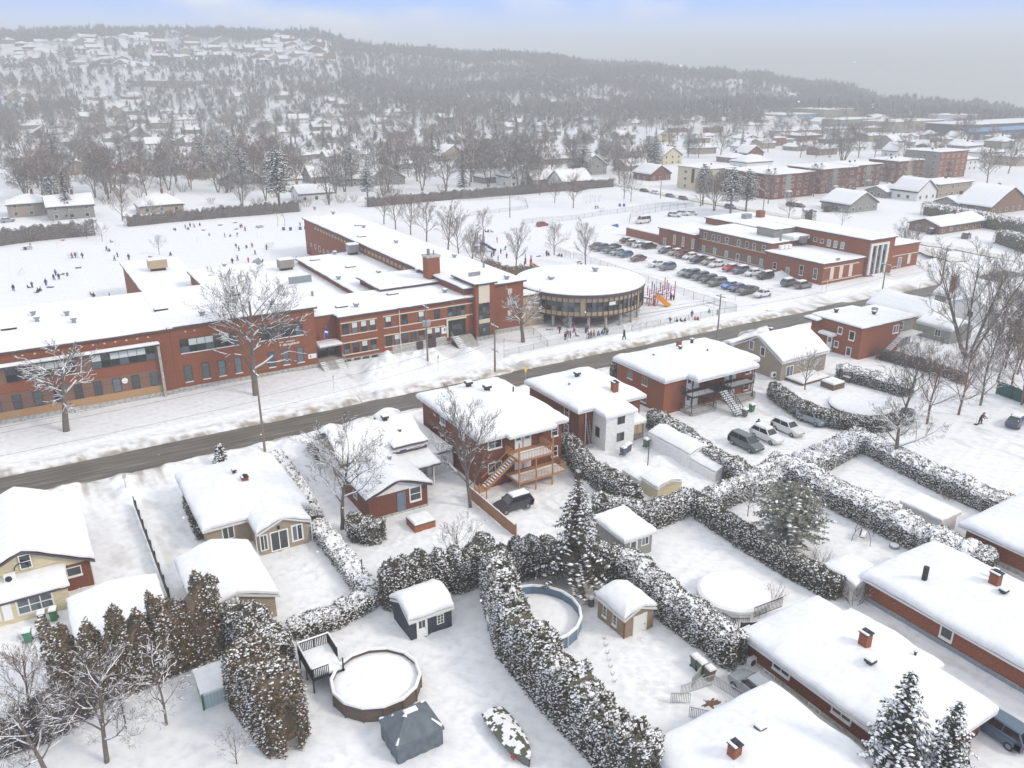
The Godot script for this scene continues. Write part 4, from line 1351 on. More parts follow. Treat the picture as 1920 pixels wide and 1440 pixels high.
	# brick fourplex with the iron stair
	h = house("fourplex", "wide brick fourplex with iron balconies, outdoor stair and round chimney", "apartment house", [[74.0, 80.3, 91.6, 90.9, 5.1, "hip", 0.24, 0.55, M.brick]], M.fascia_white, 0.55, "", [[78.0, 78.0, 89.4, 82.0, 5.1, "hip", 0.24, 0.3]])
	for y in [3.2, 0.6]:
		window(h, "W", 74.0, 84.5, y, 1.0, 1.1, M.beige, 2, {"sill": true, "sill_mat": M.trim})
		window(h, "W", 74.0, 87.8, y, 1.0, 1.1, M.beige, 1, {"sill": true, "sill_mat": M.trim})
		for u in [78.6, 80.0, 86.0, 87.4]:
			door(h, "S", 80.3, u, y - 0.35, 0.8, 2.0, M.white, M.white, 1)
		window(h, "S", 80.3, 90.4, y, 1.0, 1.1, M.white, 1, {"sill": true})
	balcony(h, 77.2, 78.0, 81.6, 80.29, 2.7, M.iron, M.iron, 0.22)
	balcony(h, 84.6, 78.0, 89.4, 80.29, 2.7, M.iron, M.iron, 0.22)
	balcony(h, 77.2, 77.6, 81.6, 80.29, 0.25, M.concrete, M.iron, 0.22)
	balcony(h, 85.0, 77.6, 89.4, 80.29, 0.25, M.concrete, M.iron, 0.22)
	slab(h, "landing", 81.6, 78.0, 2.54, 84.6, 80.29, 2.7, M.iron)
	steps(h, 82.2, 83.8, 78.0, 2.7, 12, 0.3, M.iron)
	for s in [82.2, 83.8]:
		rail(h, Vector3(s, 2.6, -78.0) - h.position, Vector3(s, 0.1, -74.4) - h.position, 0.95, 0.4, M.iron, "stair_rail")
	for u in [77.3, 81.5, 84.7, 89.3]:
		post(h, u, 78.1, 0.0, 5.1, 0.09, M.iron)
	var rc := MB.new()
	rc.lathe(Vector3(83.0, 5.8, -87.6) - h.position, [[0.42, 0.0], [0.42, 1.7], [0.3, 1.75]], 14)
	part("chimney", rc, M.brick, h)
	vent(h, 81.4, 85.6, 7.0, 0.45)
	vent(h, 85.6, 87.6, 6.9, 0.45)
	vent(h, 77.0, 86.4, 6.6, 0.2)
	vent(h, 85.0, 83.6, 6.8, 0.2)
	# taupe gabled house
	h = house("taupe_house", "taupe sided house with a steep gable beside the bare shrub", "house", [[98.6, 81.0, 109.0, 91.0, 3.2, "gu", 0.55, 0.35, M.taupe]], M.fascia_white, 0.35, "", [[99.0, 91.0, 103.0, 94.0, 2.6, "gu", 0.4, 0.2]])
	slab(h, "porch_wall", 99.1, 91.1, -0.5, 102.9, 93.8, 2.6, M.taupe)
	window(h, "W", 98.6, 87.4, 3.6, 0.75, 1.3, M.white, 1, {"t": 0.12})
	window(h, "W", 98.6, 85.0, 3.2, 0.75, 1.3, M.white, 1, {"t": 0.12})
	window(h, "S", 81.0, 100.6, 0.3, 1.4, 1.9, M.white, 2, {"t": 0.1, "name": "patio_door"})
	slab(h, "deck", 99.8, 77.6, 0.2, 106.0, 80.99, 0.5, M.plank)
	snow_slab(h, "deck_snow", 99.8, 77.6, 0.501, 106.0, 80.95, 0.75)
	vent(h, 102.5, 87.2, 6.0, 0.5)
	ac_unit(h, 98.2, 82.0, 0.6)
	# red flat roofed house with the outside stair
	h = house("flat_brick_house", "square flat roofed brick house with white door canopy and outdoor stair", "house", [[118.0, 81.4, 128.6, 91.6, 5.5, "flat", 0.0, 0.15, M.brick], [128.62, 82.4, 133.6, 90.4, 5.1, "flat", 0.0, 0.4, M.grey_siding]], M.fascia, 0.35, "", [[116.6, 89.6, 118.2, 92.0, 5.1, "flat", 0.0, 0.2]])
	window(h, "W", 118.0, 85.6, 3.6, 0.7, 1.0, M.white, 1, {"t": 0.12, "sill": true})
	window(h, "W", 118.0, 83.2, 3.1, 0.9, 1.4, M.white, 1, {"t": 0.12, "sill": true})
	window(h, "W", 118.0, 86.0, 1.1, 0.7, 0.9, M.white, 1, {"t": 0.12, "sill": true})
	window(h, "W", 118.0, 83.4, 0.3, 0.8, 1.3, M.white, 1, {"t": 0.12, "sill": true})
	door(h, "W", 118.0, 87.4, 0.5, 0.85, 2.1, M.white, M.white, 1)
	slab(h, "door_canopy", 116.9, 86.2, 2.9, 118.0, 89.0, 3.0, M.white)
	snow_slab(h, "canopy_snow", 116.8, 86.1, 3.001, 117.99, 89.1, 3.5, 0.3)
	slab(h, "stoop", 116.8, 86.6, -0.2, 118.0, 88.4, 0.48, M.concrete)
	rail(h, Vector3(116.8, 0.48, -86.6) - h.position, Vector3(116.8, 0.48, -88.4) - h.position, 0.9, 0.2, M.white)
	window(h, "S", 81.4, 127.2, 3.4, 1.4, 1.2, M.white, 2, {"t": 0.12, "sill": true})
	window(h, "S", 82.4, 130.2, 3.2, 0.9, 1.4, M.white, 1, {"rows": 2})
	window(h, "S", 82.4, 132.4, 0.8, 0.9, 1.4, M.white, 1, {"rows": 2})
	steps(h, 128.0, 1.1, 81.3, 2.8, 13, 0.32, M.white, -1.0)
	slab(h, "landing", 128.0, 80.2, 2.6, 133.4, 82.3, 2.76, M.trim)
	post(h, 131.0, 80.3, 0.0, 2.6, 0.14, M.white)
	vent(h, 121.6, 89.6, 5.8, 0.6)
	vent(h, 126.0, 85.2, 5.8, 0.6)
	slab(h, "roof_unit", 128.9, 87.0, 5.3, 129.7, 87.8, 6.1, M.metal)
	# houses further along the street's near side
	h = house("white_barn_roof_house", "long white house with a rounded snow roof across from the school crossing sign", "house", [[141.2, 84.6, 149.6, 97.0, 2.8, "gw", 0.5, 0.35, M.beige], [139.4, 78.6, 146.0, 85.0, 2.5, "gw", 0.3, 0.3, M.grey_siding]], M.fascia_white, 0.4)
	window(h, "W", 141.2, 88.0, 1.0, 1.0, 1.2, M.white, 2)
	window(h, "W", 139.4, 81.0, 0.9, 1.0, 1.1, M.white, 2)
	h = house("brick_chimney_house", "house with a tall brick chimney behind the many stemmed tree", "house", [[160.0, 83.0, 172.0, 95.0, 3.0, "gw", 0.45, 0.4, M.grey_siding], [156.0, 80.0, 162.0, 90.0, 2.6, "gu", 0.4, 0.3, M.white_siding]], M.fascia_white, 0.4)
	chimney(h, 160.6, 92.0, 3.0, 7.0, 0.9, M.brick)
	window(h, "W", 156.0, 85.0, 1.0, 1.2, 1.1, M.white, 2)
	h = house("corner_brick_house", "low brick house with wide snowy eaves past the tall shrubs", "house", [[176.0, 76.0, 188.0, 88.0, 2.8, "hip", 0.35, 0.6, M.brick]], M.fascia_white, 0.45)
	window(h, "W", 176.0, 82.0, 1.0, 1.4, 1.2, M.white, 2)
	h = house("small_snowed_house", "small house nearly hidden under snow behind the tall bare trees", "house", [[166.0, 66.0, 174.0, 74.0, 2.5, "hip", 0.35, 0.5, M.grey_siding]], M.fascia_white, 0.5)
	# bungalows bottom right
	h = house("brick_bungalow", "brick bungalow with hipped snow roof, chimney and car parked along its side", "house", [[45.2, 22.4, 53.4, 37.0, 2.35, "hip", 0.28, 0.65, M.brick_dark], [48.0, 27.0, 54.7, 34.6, 2.35, "hip", 0.28, 0.4, M.brick_dark]], M.fascia_white, 0.55)
	for w in [33.6, 28.0]:
		window(h, "W", 45.2, w, 1.25, 1.5, 0.85, M.white, 2, {"sill": true, "t": 0.12})
	for w in [34.6, 30.2, 24.6]:
		window(h, "W", 45.14, w, 0.05, 1.0, 0.4, M.white, 2, {"t": 0.07})
	slab(h, "footing", 45.12, 22.4, -0.5, 45.2, 37.0, 0.5, M.concrete)
	chimney(h, 50.1, 30.2, 3.6, 5.2, 0.7, M.brick)
	vent(h, 48.6, 28.6, 3.85, 0.6)
	vent(h, 53.4, 28.0, 3.4, 0.2)
	ac_unit(h, 44.9, 36.2, 0.2)
	slab(h, "side_shed", 44.6, 37.05, -0.3, 46.4, 38.2, 2.0, M.taupe)
	snow_slab(h, "side_shed_snow", 44.5, 37.06, 2.001, 46.5, 38.3, 2.4, 0.3)
	h = house("long_brick_bungalow", "long brick bungalow with black stove pipe and brick chimney in the snow", "house", [[60.6, 8.0, 70.4, 37.2, 2.4, "hip", 0.28, 0.6, M.brick]], M.fascia_white, 0.55)
	window(h, "W", 60.6, 29.6, 0.9, 0.9, 1.3, M.white, 1, {"t": 0.14, "sill": true})
	for w in [34.0, 24.2, 19.0]:
		window(h, "W", 60.54, w, 0.0, 1.4, 0.42, M.galv, 2, {"t": 0.08})
	slab(h, "footing", 60.52, 8.0, -0.5, 60.6, 37.2, 0.45, M.door_grey)
	pipe(h, 62.6, 33.4, 3.0, 5.0, 0.24, M.iron)
	chimney(h, 66.2, 29.4, 4.0, 5.4, 0.75, M.brick)
	vent(h, 65.4, 28.2, 4.2, 0.55)
	vent(h, 67.6, 30.2, 4.3, 0.5)
	h = house("far_brick_bungalow", "brick bungalow with a plain snow hip beside the white shed", "house", [[76.8, 14.0, 88.0, 37.8, 2.5, "hip", 0.28, 0.6, M.brick]], M.fascia_white, 0.55)
	slab(h, "footing", 76.72, 14.0, -0.5, 76.8, 37.8, 0.45, M.concrete)
	vent(h, 82.0, 35.0, 3.6, 0.3)
	h = house("front_bungalow", "snow smothered roof with a short chimney between two driveways", "house", [[30.6, 12.0, 41.6, 31.6, 2.4, "hip", 0.26, 0.6, M.brick_dark]], M.fascia_white, 0.6)
	chimney(h, 33.6, 27.6, 3.2, 4.9, 0.65, M.brick)
	vent(h, 36.6, 28.2, 3.8, 0.55)
	vent(h, 34.4, 29.8, 3.2, 0.15)
	vent(h, 33.0, 30.2, 3.0, 0.12)

func build_apartments() -> void:
	# brick walk-ups on the far side of the playing field
	var specs := [
		["cream_apartments", "cream and grey three storey apartment block by the side street", [[245.0, 250.0, 262.0, 267.0, 9.2, "flat", 0.0, 0.3, M.cream]], 0],
		["brick_apartments", "brick three storey apartment block behind the snowy pines", [[252.5, 222.0, 276.0, 247.0, 9.2, "flat", 0.0, 0.4, M.brick_dark]], 1],
		["brick_apartments", "brick apartment block with grey balcony bay behind street trees", [[281.0, 223.0, 303.0, 240.0, 9.6, "flat", 0.0, 0.4, M.brick_dark]], 1],
		["brick_apartments", "dark brick apartment block with pale green stair bay", [[309.0, 228.0, 326.0, 243.0, 9.2, "flat", 0.0, 0.4, M.brick_dark]], 1],
		["brick_apartments", "dark brick apartment block with beige entrance bay and doorstep canopy", [[339.0, 229.0, 357.0, 244.0, 9.3, "flat", 0.0, 0.4, M.brick_dark]], 1],
		["brick_apartments", "tallest grey and orange brick apartment block with black balconies", [[368.0, 228.5, 390.0, 246.0, 12.0, "flat", 0.0, 0.4, M.brick]], 2]]
	for s in specs:
		var r: Array = s[2][0]
		var h := house(s[0], s[1], "apartment block", s[2], M.fascia, 0.35, "", [], 3.0)
		var u0: float = r[0]; var u1: float = r[2]; var w0: float = r[1]; var w1: float = r[3]
		var floors := 3 if s[3] < 2 else 4
		if s[3] == 0:
			slab(h, "grey_wall", u0 - 0.06, w0, -0.3, u0, w0 + 4.0, r[4] - 0.1, M.grey_siding)
			slab(h, "stair_glazing", u0 - 0.1, w0 + 7.0, 3.0, u0, w0 + 8.6, 8.6, M.dark)
		if s[3] == 2:
			slab(h, "grey_wall", u0 - 0.06, w0, -0.3, u0, w1, r[4] - 0.1, M.grey_siding)
			for f in 3:
				slab(h, "balcony", u0 + 6.5, w0 - 1.2, 1.0 + f * 2.9, u0 + 10.5, w0, 1.2 + f * 2.9, M.iron)
				rail(h, Vector3(u0 + 6.5, 1.2 + f * 2.9, -w0 + 1.2) - h.position, Vector3(u0 + 10.5, 1.2 + f * 2.9, -w0 + 1.2) - h.position, 1.0, 0.5, M.iron)
		else:
			var bm: Material = [M.grey_siding, M.grey_siding, M.panel_tan, M.beige][int(u0) % 4]
			slab(h, "entrance_bay", u0 + 7.0, w0 - 0.12, -0.3, u0 + 10.0, w0, r[4] - 0.2, bm)
			slab(h, "entrance_canopy", u0 + 7.2, w0 - 1.3, 2.5, u0 + 9.8, w0 - 0.13, 2.7, M.trim)
			snow_slab(h, "canopy_snow", u0 + 7.2, w0 - 1.3, 2.701, u0 + 9.8, w0 - 0.13, 2.95)
			door(h, "S", w0 - 0.12, u0 + 8.5, 0.0, 1.0, 2.1, M.dark, M.trim)
		for f in floors:
			var y := 0.9 + f * 2.85
			var k := int((u1 - u0) / 4.2)
			for i in k:
				window(h, "S", w0 - (0.12 if s[3] < 2 and absf(u0 + 2.4 + i * 4.2 - u0 - 8.5) < 1.3 else 0.0), u0 + 2.4 + i * 4.2, y + (0.6 if f == 0 and i == 1 else 0.0), 1.5, 1.25, M.trim, 2)
			var kw := int((w1 - w0) / 5.0)
			for i in kw:
				if s[3] == 0 and (i == 1):
					continue
				window(h, "W", u0 - (0.06 if s[3] == 2 else 0.0), w0 + 2.2 + i * 5.0, y, 1.4, 1.2, M.trim, 2)
		vent(h, u0 + 6.0, w0 + 8.0, r[4] + 0.3, 0.8)
		vent(h, u0 + 12.0, w0 + 10.0, r[4] + 0.3, 0.6)

# a plain house for the distance: walls, snowy roof, a few windows, a chimney
func small_house(px: float, py: float, wu: float, ww: float, hgt: float, kind: String, slope: float, wm: Material, label: String, group: String, detail := true) -> void:
	var p := GT(px, py)
	var u0 := p.x
	var w0 := -p.z
	var y0 := p.y - 0.4
	var r := [u0, w0, u0 + wu, w0 + ww, hgt, kind, slope, 0.45, wm]
	for k in 3:
		house_near[Vector2i(int(floor((u0 + wu / 2) / 16.0)), int(floor((w0 + ww / 2 - k * 14.0) / 16.0)))] = true
		house_near[Vector2i(int(floor((u0 + wu / 2 - k * 9.0) / 16.0)), int(floor((w0 + ww / 2 - k * 14.0) / 16.0)))] = true
	var h := thing("house", label, "house", Vector3(u0 + wu / 2, 0, -w0 - ww / 2), 0.0, group)
	part("wall", wall_mesh(r, h.position), wm, h)
	var ro := part("roof", roof_sheet([r], 0.0, 0.25, 30.0, h.position), M.fascia, h)
	part("roof_snow", roof_sheet([r], 0.4, 0.1, 4.0, h.position), M.roof_snow, ro)
	if detail:
		var k := int(wu / 3.6)
		for i in k:
			for f in (2 if hgt > 4.5 else 1):
				window(h, "S", w0, u0 + wu * (i + 0.5) / k, 1.0 + 2.7 * f, 1.1, 1.2, M.trim, 1)
		window(h, "W", u0, w0 + ww * 0.35, 1.0, 1.2, 1.2, M.trim, 1)
		window(h, "W", u0, w0 + ww * 0.7, 1.0 if hgt < 4.5 else 3.6, 1.2, 1.2, M.trim, 1)
		chimney(h, u0 + wu * 0.6, w0 + ww * 0.5, hgt, roof_y(r, u0 + wu * 0.6, w0 + ww * 0.5, 0.0) + 1.5, 0.8, M.brick_dark)
	h.position.y = y0

func build_far_houses() -> void:
	var wm := [M.white_siding, M.beige, M.grey_siding, M.cream, M.brick_dark, M.taupe, M.white_siding, M.brick_brown]
	var far_nm := ["white", "grey", "taupe", "white", "beige", "brown brick", "grey"]
	var rk := {"gu": "ridge roofed", "gw": "gable fronted", "hip": "hip roofed"}
	var far_wm := [M.white_siding, M.grey_siding, M.taupe, M.white_siding, M.beige, M.brick_brown, M.grey_siding]
	var r2 := RandomNumberGenerator.new()
	r2.seed = 99
	# right-hand blocks beyond the civic building: near corner of each house as the photo shows it
	var right := [
		[1592, 400, 15, 12, 3.0, "gw", 0.5, 2, "grey cottage with a small porch gable across from the civic building"],
		[1660, 372, 16, 9, 2.6, "gu", 0.4, 2, "low house with one long snow roof behind the grey cottage"],
		[1718, 378, 12, 11, 3.6, "gw", 0.7, 0, "white storey and a half house with a steep snowy gable"],
		[1757, 372, 22, 12, 5.6, "hip", 0.1, 1, "beige two storey house with small square windows"],
		[1760, 440, 24, 10, 2.6, "gu", 0.35, 7, "long tan brick bungalow with a brick chimney and front garden"],
		[1855, 404, 24, 13, 2.8, "gw", 0.5, 7, "dark brick house with a dormer above the snowy hedge"],
		[1795, 396, 13, 9, 2.5, "gu", 0.45, 2, "small house roof deep in snow beside the dark brick house"],
		[1795, 322, 16, 14, 5.8, "hip", 0.35, 0, "white two storey house with a hipped roof and red chimney"],
		[1845, 306, 18, 15, 5.4, "hip", 0.3, 0, "white two storey house ringed by glazed porches"],
		[1808, 290, 18, 12, 5.0, "hip", 0.3, 2, "grey two storey house behind the white porched one"],
		[1905, 312, 18, 14, 5.0, "flat", 0.0, 1, "beige flat roofed house at the end of the block"],
		[1680, 295, 14, 10, 3.5, "gw", 0.6, 0, "white gabled house behind the brick apartment blocks"],
		[1672, 282, 13, 12, 5.5, "gu", 0.6, 2, "grey barn roofed house behind the apartment blocks"],
		[1219, 340, 12, 12, 3.2, "gw", 0.6, 4, "brick house with white gable beside the side street"],
		[1243, 310, 13, 12, 5.0, "gw", 0.6, 3, "cream two storey house with a steep snowy roof"],
		[1232, 285, 15, 11, 3.4, "hip", 0.3, 4, "brick hipped house between two spruces"],
		[1230, 268, 15, 11, 4.2, "gw", 0.5, 3, "pale yellow house behind the brick hipped one"],
		[1402, 278, 14, 11, 4.0, "hip", 0.3, 3, "cream hipped house behind the bare street trees"],
		[1442, 275, 16, 12, 5.6, "flat", 0.0, 4, "brick two storey house with stacked white balconies"],
		[1400, 300, 13, 10, 3.6, "gw", 0.6, 4, "house with red chimney and twin dormers in snow"],
		[1370, 306, 15, 11, 3.0, "hip", 0.3, 7, "low brown house with a wide hipped snow roof"],
		[1400, 320, 18, 12, 4.0, "hip", 0.5, 0, "large pale roof rising behind the brick apartments"],
		[1500, 265, 24, 13, 4.0, "hip", 0.25, 4, "wide brown house among the tall bare trees"]]
	for q in right:
		small_house(q[0], q[1], q[2], q[3], q[4], q[5], q[6], wm[q[7]], q[8], "")
	# neighbourhood beyond the school yard
	var pts := [[20, 410], [88, 415], [265, 402], [420, 350], [500, 352], [560, 380], [585, 345], [735, 320], [870, 318], [950, 352], [1000, 352], [905, 345], [1095, 330], [1110, 312], [1060, 355], [270, 330], [330, 305], [640, 350], [690, 350], [60, 260], [100, 245], [30, 330], [150, 230], [190, 215], [230, 215], [200, 245], [250, 232], [300, 215], [330, 235], [380, 210], [410, 232], [350, 252], [440, 225], [480, 250], [520, 215], [560, 232], [530, 260], [590, 245], [610, 225], [640, 235], [660, 215], [700, 235], [700, 280], [730, 260], [770, 285], [800, 255], [830, 230], [860, 290], [900, 262], [940, 245], [960, 240], [990, 270], [1020, 255], [1050, 300], [1085, 270], [1100, 232], [1140, 290], [1160, 262], [1180, 300], [620, 290], [560, 300], [450, 290], [400, 280], [330, 275], [240, 280], [170, 300], [120, 330], [60, 300], [15, 300], [120, 275], [10, 190], [45, 200]]
	for i in 85:
		var py := 186.0 + 170.0 * pow(r2.randf(), 1.3)
		if py < 340.0:
			pts.append([r2.randf_range(0, 1180), py])
	for q in pts:
		var two: bool = r2.randf() < 0.3
		var kd: String = ["gu", "gw", "hip", "gu"][r2.randi() % 4]
		var mi := r2.randi() % 7
		small_house(q[0] + r2.randf_range(-6, 6), q[1], r2.randf_range(12, 18), r2.randf_range(9, 12), 4.6 if two else r2.randf_range(2.7, 3.3), kd, r2.randf_range(0.42, 0.75), far_wm[mi], "%s %s %s house in snow beyond the school yard" % ["two storey" if two else "low", far_nm[mi], rk[kd]], "houses beyond the school yard", q[1] > 225)
	# right, further back
	var rb := []
	for i in 34:
		rb.append([r2.randf_range(1240, 1900), r2.randf_range(226, 296)])
	for q in rb + [[1270, 235], [1300, 232], [1330, 250], [1360, 236], [1400, 245], [1460, 250], [1480, 238], [1520, 252], [1560, 270], [1600, 258], [1640, 262], [1690, 268], [1730, 262], [1600, 285], [1830, 262], [1870, 268], [1880, 280], [1760, 272], [1440, 232], [1310, 270]]:
		var kd: String = ["hip", "gw", "hip", "gu"][r2.randi() % 4]
		var mi := r2.randi() % 7
		small_house(q[0] + r2.randf_range(-5, 5), q[1], r2.randf_range(11, 17), r2.randf_range(8, 12), r2.randf_range(2.8, 5.0), kd, r2.randf_range(0.25, 0.5), far_wm[mi], "%s %s house in the blocks behind the brick apartments" % [far_nm[mi], rk[kd]], "houses behind the apartments", q[1] > 255)
	# hillside suburb
	var hill := []
	for i in 19:
		hill.append([300 + i * 17 + r2.randf_range(-4, 4), 112 + r2.randf_range(-3, 8)])
	for i in 14:
		hill.append([340 + i * 20 + r2.randf_range(-6, 6), 100 + r2.randf_range(-3, 5)])
	for i in 62:
		hill.append([r2.randf_range(5, 300), r2.randf_range(66, 134)])
	for i in 22:
		hill.append([r2.randf_range(250, 600), r2.randf_range(62, 92)])
	for i in 8:
		hill.append([r2.randf_range(1520, 1740), r2.randf_range(166, 182)])
	for q in hill:
		var kd: String = ["gu", "hip", "gw"][r2.randi() % 3]
		var mi := r2.randi() % 7
		small_house(q[0], q[1], r2.randf_range(14, 22), r2.randf_range(10, 14), r2.randf_range(3.5, 6.0), kd, r2.randf_range(0.4, 0.6), far_wm[mi], "tiny %s %s house on the hazy hillside" % [far_nm[mi], rk[kd]], "houses on the hazy hillside", false)
	# sheds and depots of the far industrial estate
	for q in [[1465, 232, 60, 30, 8.0, M.grey_siding, "grey flat depot with a blue stripe on the far estate"], [1545, 226, 50, 40, 10.0, M.taupe, "tall taupe depot beside the striped one on the far estate"], [1575, 240, 52, 20, 7.0, M.grey_siding, "grey shed below the long snow heap"], [1672, 250, 70, 30, 9.0, M.beige, "wide beige warehouse on the far estate"], [1787, 240, 34, 26, 11.0, M.white_siding, "pale blue and white tall shed by the far wood"], [1812, 264, 130, 34, 11.0, M.navy_siding, "long dark blue warehouse beyond the houses"], [255, 165, 90, 40, 7.0, M.grey_siding, "long low warehouse in the trees below the hillside suburb"], [1060, 222, 60, 25, 5.0, M.brick_dark, "long low brick building beyond the last houses"], [1470, 256, 90, 16, 4.0, M.grey_siding, "low grey strip building in front of the depots"]]:
		var p := GT(q[0], q[1])
		var h := house("warehouse", q[6], "warehouse", [[p.x, -p.z, p.x + q[2], -p.z + q[3], q[4], "flat", 0.0, 0.4, q[5]]], M.fascia, 0.5, "", [], 14.0)
		h.position.y = p.y - 0.3
		if q[6].contains("blue"):
			slab(h, "blue_band", p.x - 0.3, -p.z - 0.3, q[4] * 0.55 + h.position.y, p.x + q[2], -p.z, q[4] * 0.8 + h.position.y, mat(rgb(122, 158, 196), 0.6))
		var k := int(q[2] / 12.0)
		for i in k:
			slab(h, "loading_door", p.x + 4 + i * 12.0, -p.z - 0.1, h.position.y, p.x + 8 + i * 12.0, -p.z, h.position.y + 4.0, M.door_grey)

# ---------- trees ----------
var bare := []
var spruce := []
var pine := []
var tufts := {}
var house_near := {}

func branch(tw: MB, cr: MB, sn: MB, p: Vector3, d: Vector3, len_: float, r: float, lvl: int, o: Dictionary, rg: RandomNumberGenerator) -> void:
	var segs: int = [7, 5, 4, 3, 2][lvl]
	var kids: int = o.kids[lvl]
	var tip: float = r * [0.34, 0.3, 0.35, 0.4, 0.5][lvl]
	var pts := [p]
	var dirs := [d]
	var q := p
	for i in segs:
		var up: float = o.up * (1.0 if lvl > 0 else 0.3)
		d = (d + Vector3(rg.randfn(0, 1), rg.randfn(0, 0.7), rg.randfn(0, 1)) * o.wig * [0.35, 1.0, 1.2, 1.3, 1.3][lvl] + Vector3(0, up, 0) * 0.16).normalized()
		q = q + d * len_ / segs
		pts.append(q); dirs.append(d)
	for i in segs:
		var ra := lerpf(r, tip, float(i) / segs)
		var rb := lerpf(r, tip, float(i + 1) / segs)
		(tw if lvl <= 1 else cr).tube(pts[i], pts[i + 1], ra, rb, 8 if lvl == 0 else (5 if lvl == 1 else 3))
		var fl := 1.0 - absf(dirs[i + 1].y)
		if lvl > 0 and lvl < 4 and fl > 0.3 and rg.randf() < o.snow:
			var w: Vector3 = dirs[i + 1].cross(Vector3.UP).normalized()
			var uu: Vector3 = w.cross(dirs[i + 1]).normalized()
			if uu.y < 0.0: uu = -uu
			var e := 0.012 + 0.4 * ra
			var a0: Vector3 = pts[i] + uu * ra * 0.3
			var b0: Vector3 = pts[i + 1] + uu * rb * 0.3
			var ta: Vector3 = pts[i] + uu * (ra + e * 1.3)
			var tb: Vector3 = pts[i + 1] + uu * (rb + e * 1.3)
			var wa: Vector3 = w * (ra * 0.95 + 0.008)
			var wb: Vector3 = w * (rb * 0.95 + 0.008)
			sn.quad(a0 - wa, b0 - wb, tb, ta)
			sn.quad(ta, tb, b0 + wb, a0 + wa)
	if lvl >= 4 or kids == 0:
		return
	for k in kids:
		var f: float = lerpf(o.start if lvl == 0 else 0.22, 1.0, (k + rg.randf() * 0.9) / kids)
		var x: float = minf(f * segs, segs - 0.001)
		var i := int(x)
		var pos: Vector3 = pts[i].lerp(pts[i + 1], x - i)
		var dd: Vector3 = dirs[i + 1]
		var side := dd.cross(Vector3(rg.randfn(0, 1), rg.randfn(0, 1), rg.randfn(0, 1))).normalized()
		if lvl == 0:
			var an := TAU * (k * 0.382 + rg.randf() * 0.12)
			side = (Vector3(cos(an), 0, sin(an)) - dd * dd.dot(Vector3(cos(an), 0, sin(an)))).normalized()
		var sp: float = o.spread[lvl] * rg.randf_range(0.75, 1.2)
		var nd := (dd * cos(sp) + side * sin(sp)).normalized()
		var cl: float = len_ * o.ratio[lvl] * rg.randf_range(0.7, 1.15) * (1.15 - 0.5 * f if lvl == 0 else 1.1 - 0.45 * f)
		var crr: float = maxf(lerpf(r, tip, f) * [0.5, 0.5, 0.5, 0.55][lvl], o.twig)
		branch(tw, cr, sn, pos, nd, cl, crr, lvl + 1, o, rg)

func make_bare(seed_: int, hgt: float, o: Dictionary, barkm: Material) -> Array:
	var rg := RandomNumberGenerator.new()
	rg.seed = seed_
	var tw := MB.new(); var cr := MB.new(); var sn := MB.new()
	var stems: int = o.get("stems", 1)
	for s in stems:
		var d := Vector3(rg.randfn(0, 0.04), 1, rg.randfn(0, 0.04))
		if stems > 1:
			var an := TAU * s / stems + 0.4
			d = Vector3(cos(an) * o.fan, 1, sin(an) * o.fan)
		branch(tw, cr, sn, Vector3(d.x * 0.5, -0.3, d.z * 0.5) if stems > 1 else Vector3(0, -0.3, 0), d.normalized(), hgt * o.get("trunk", 0.8), o.r, 0, o, rg)
	if sn.v.size() == 0:
		sn.tri(Vector3.ZERO, Vector3(0.01, 0, 0), Vector3(0, 0.01, 0))
	return [tw.mesh(barkm), cr.mesh(barkm), sn.mesh(M.leaf_snow), hgt]

func put_bare(v: int, at: Vector3, hgt: float, turn: float, label: String, group := "", called := "bare_tree") -> Node3D:
	var b: Array = bare[v]
	var t := thing(called, label, "tree" if called != "bare_shrub" else "shrub", at, turn, group)
	t.scale = Vector3.ONE * (hgt / b[3])
	partm("trunk", b[0], t)
	var c := partm("crown", b[1], t)
	stuff(c)
	var s := partm("branch_snow", b[2], t)
	stuff(s)
	return t

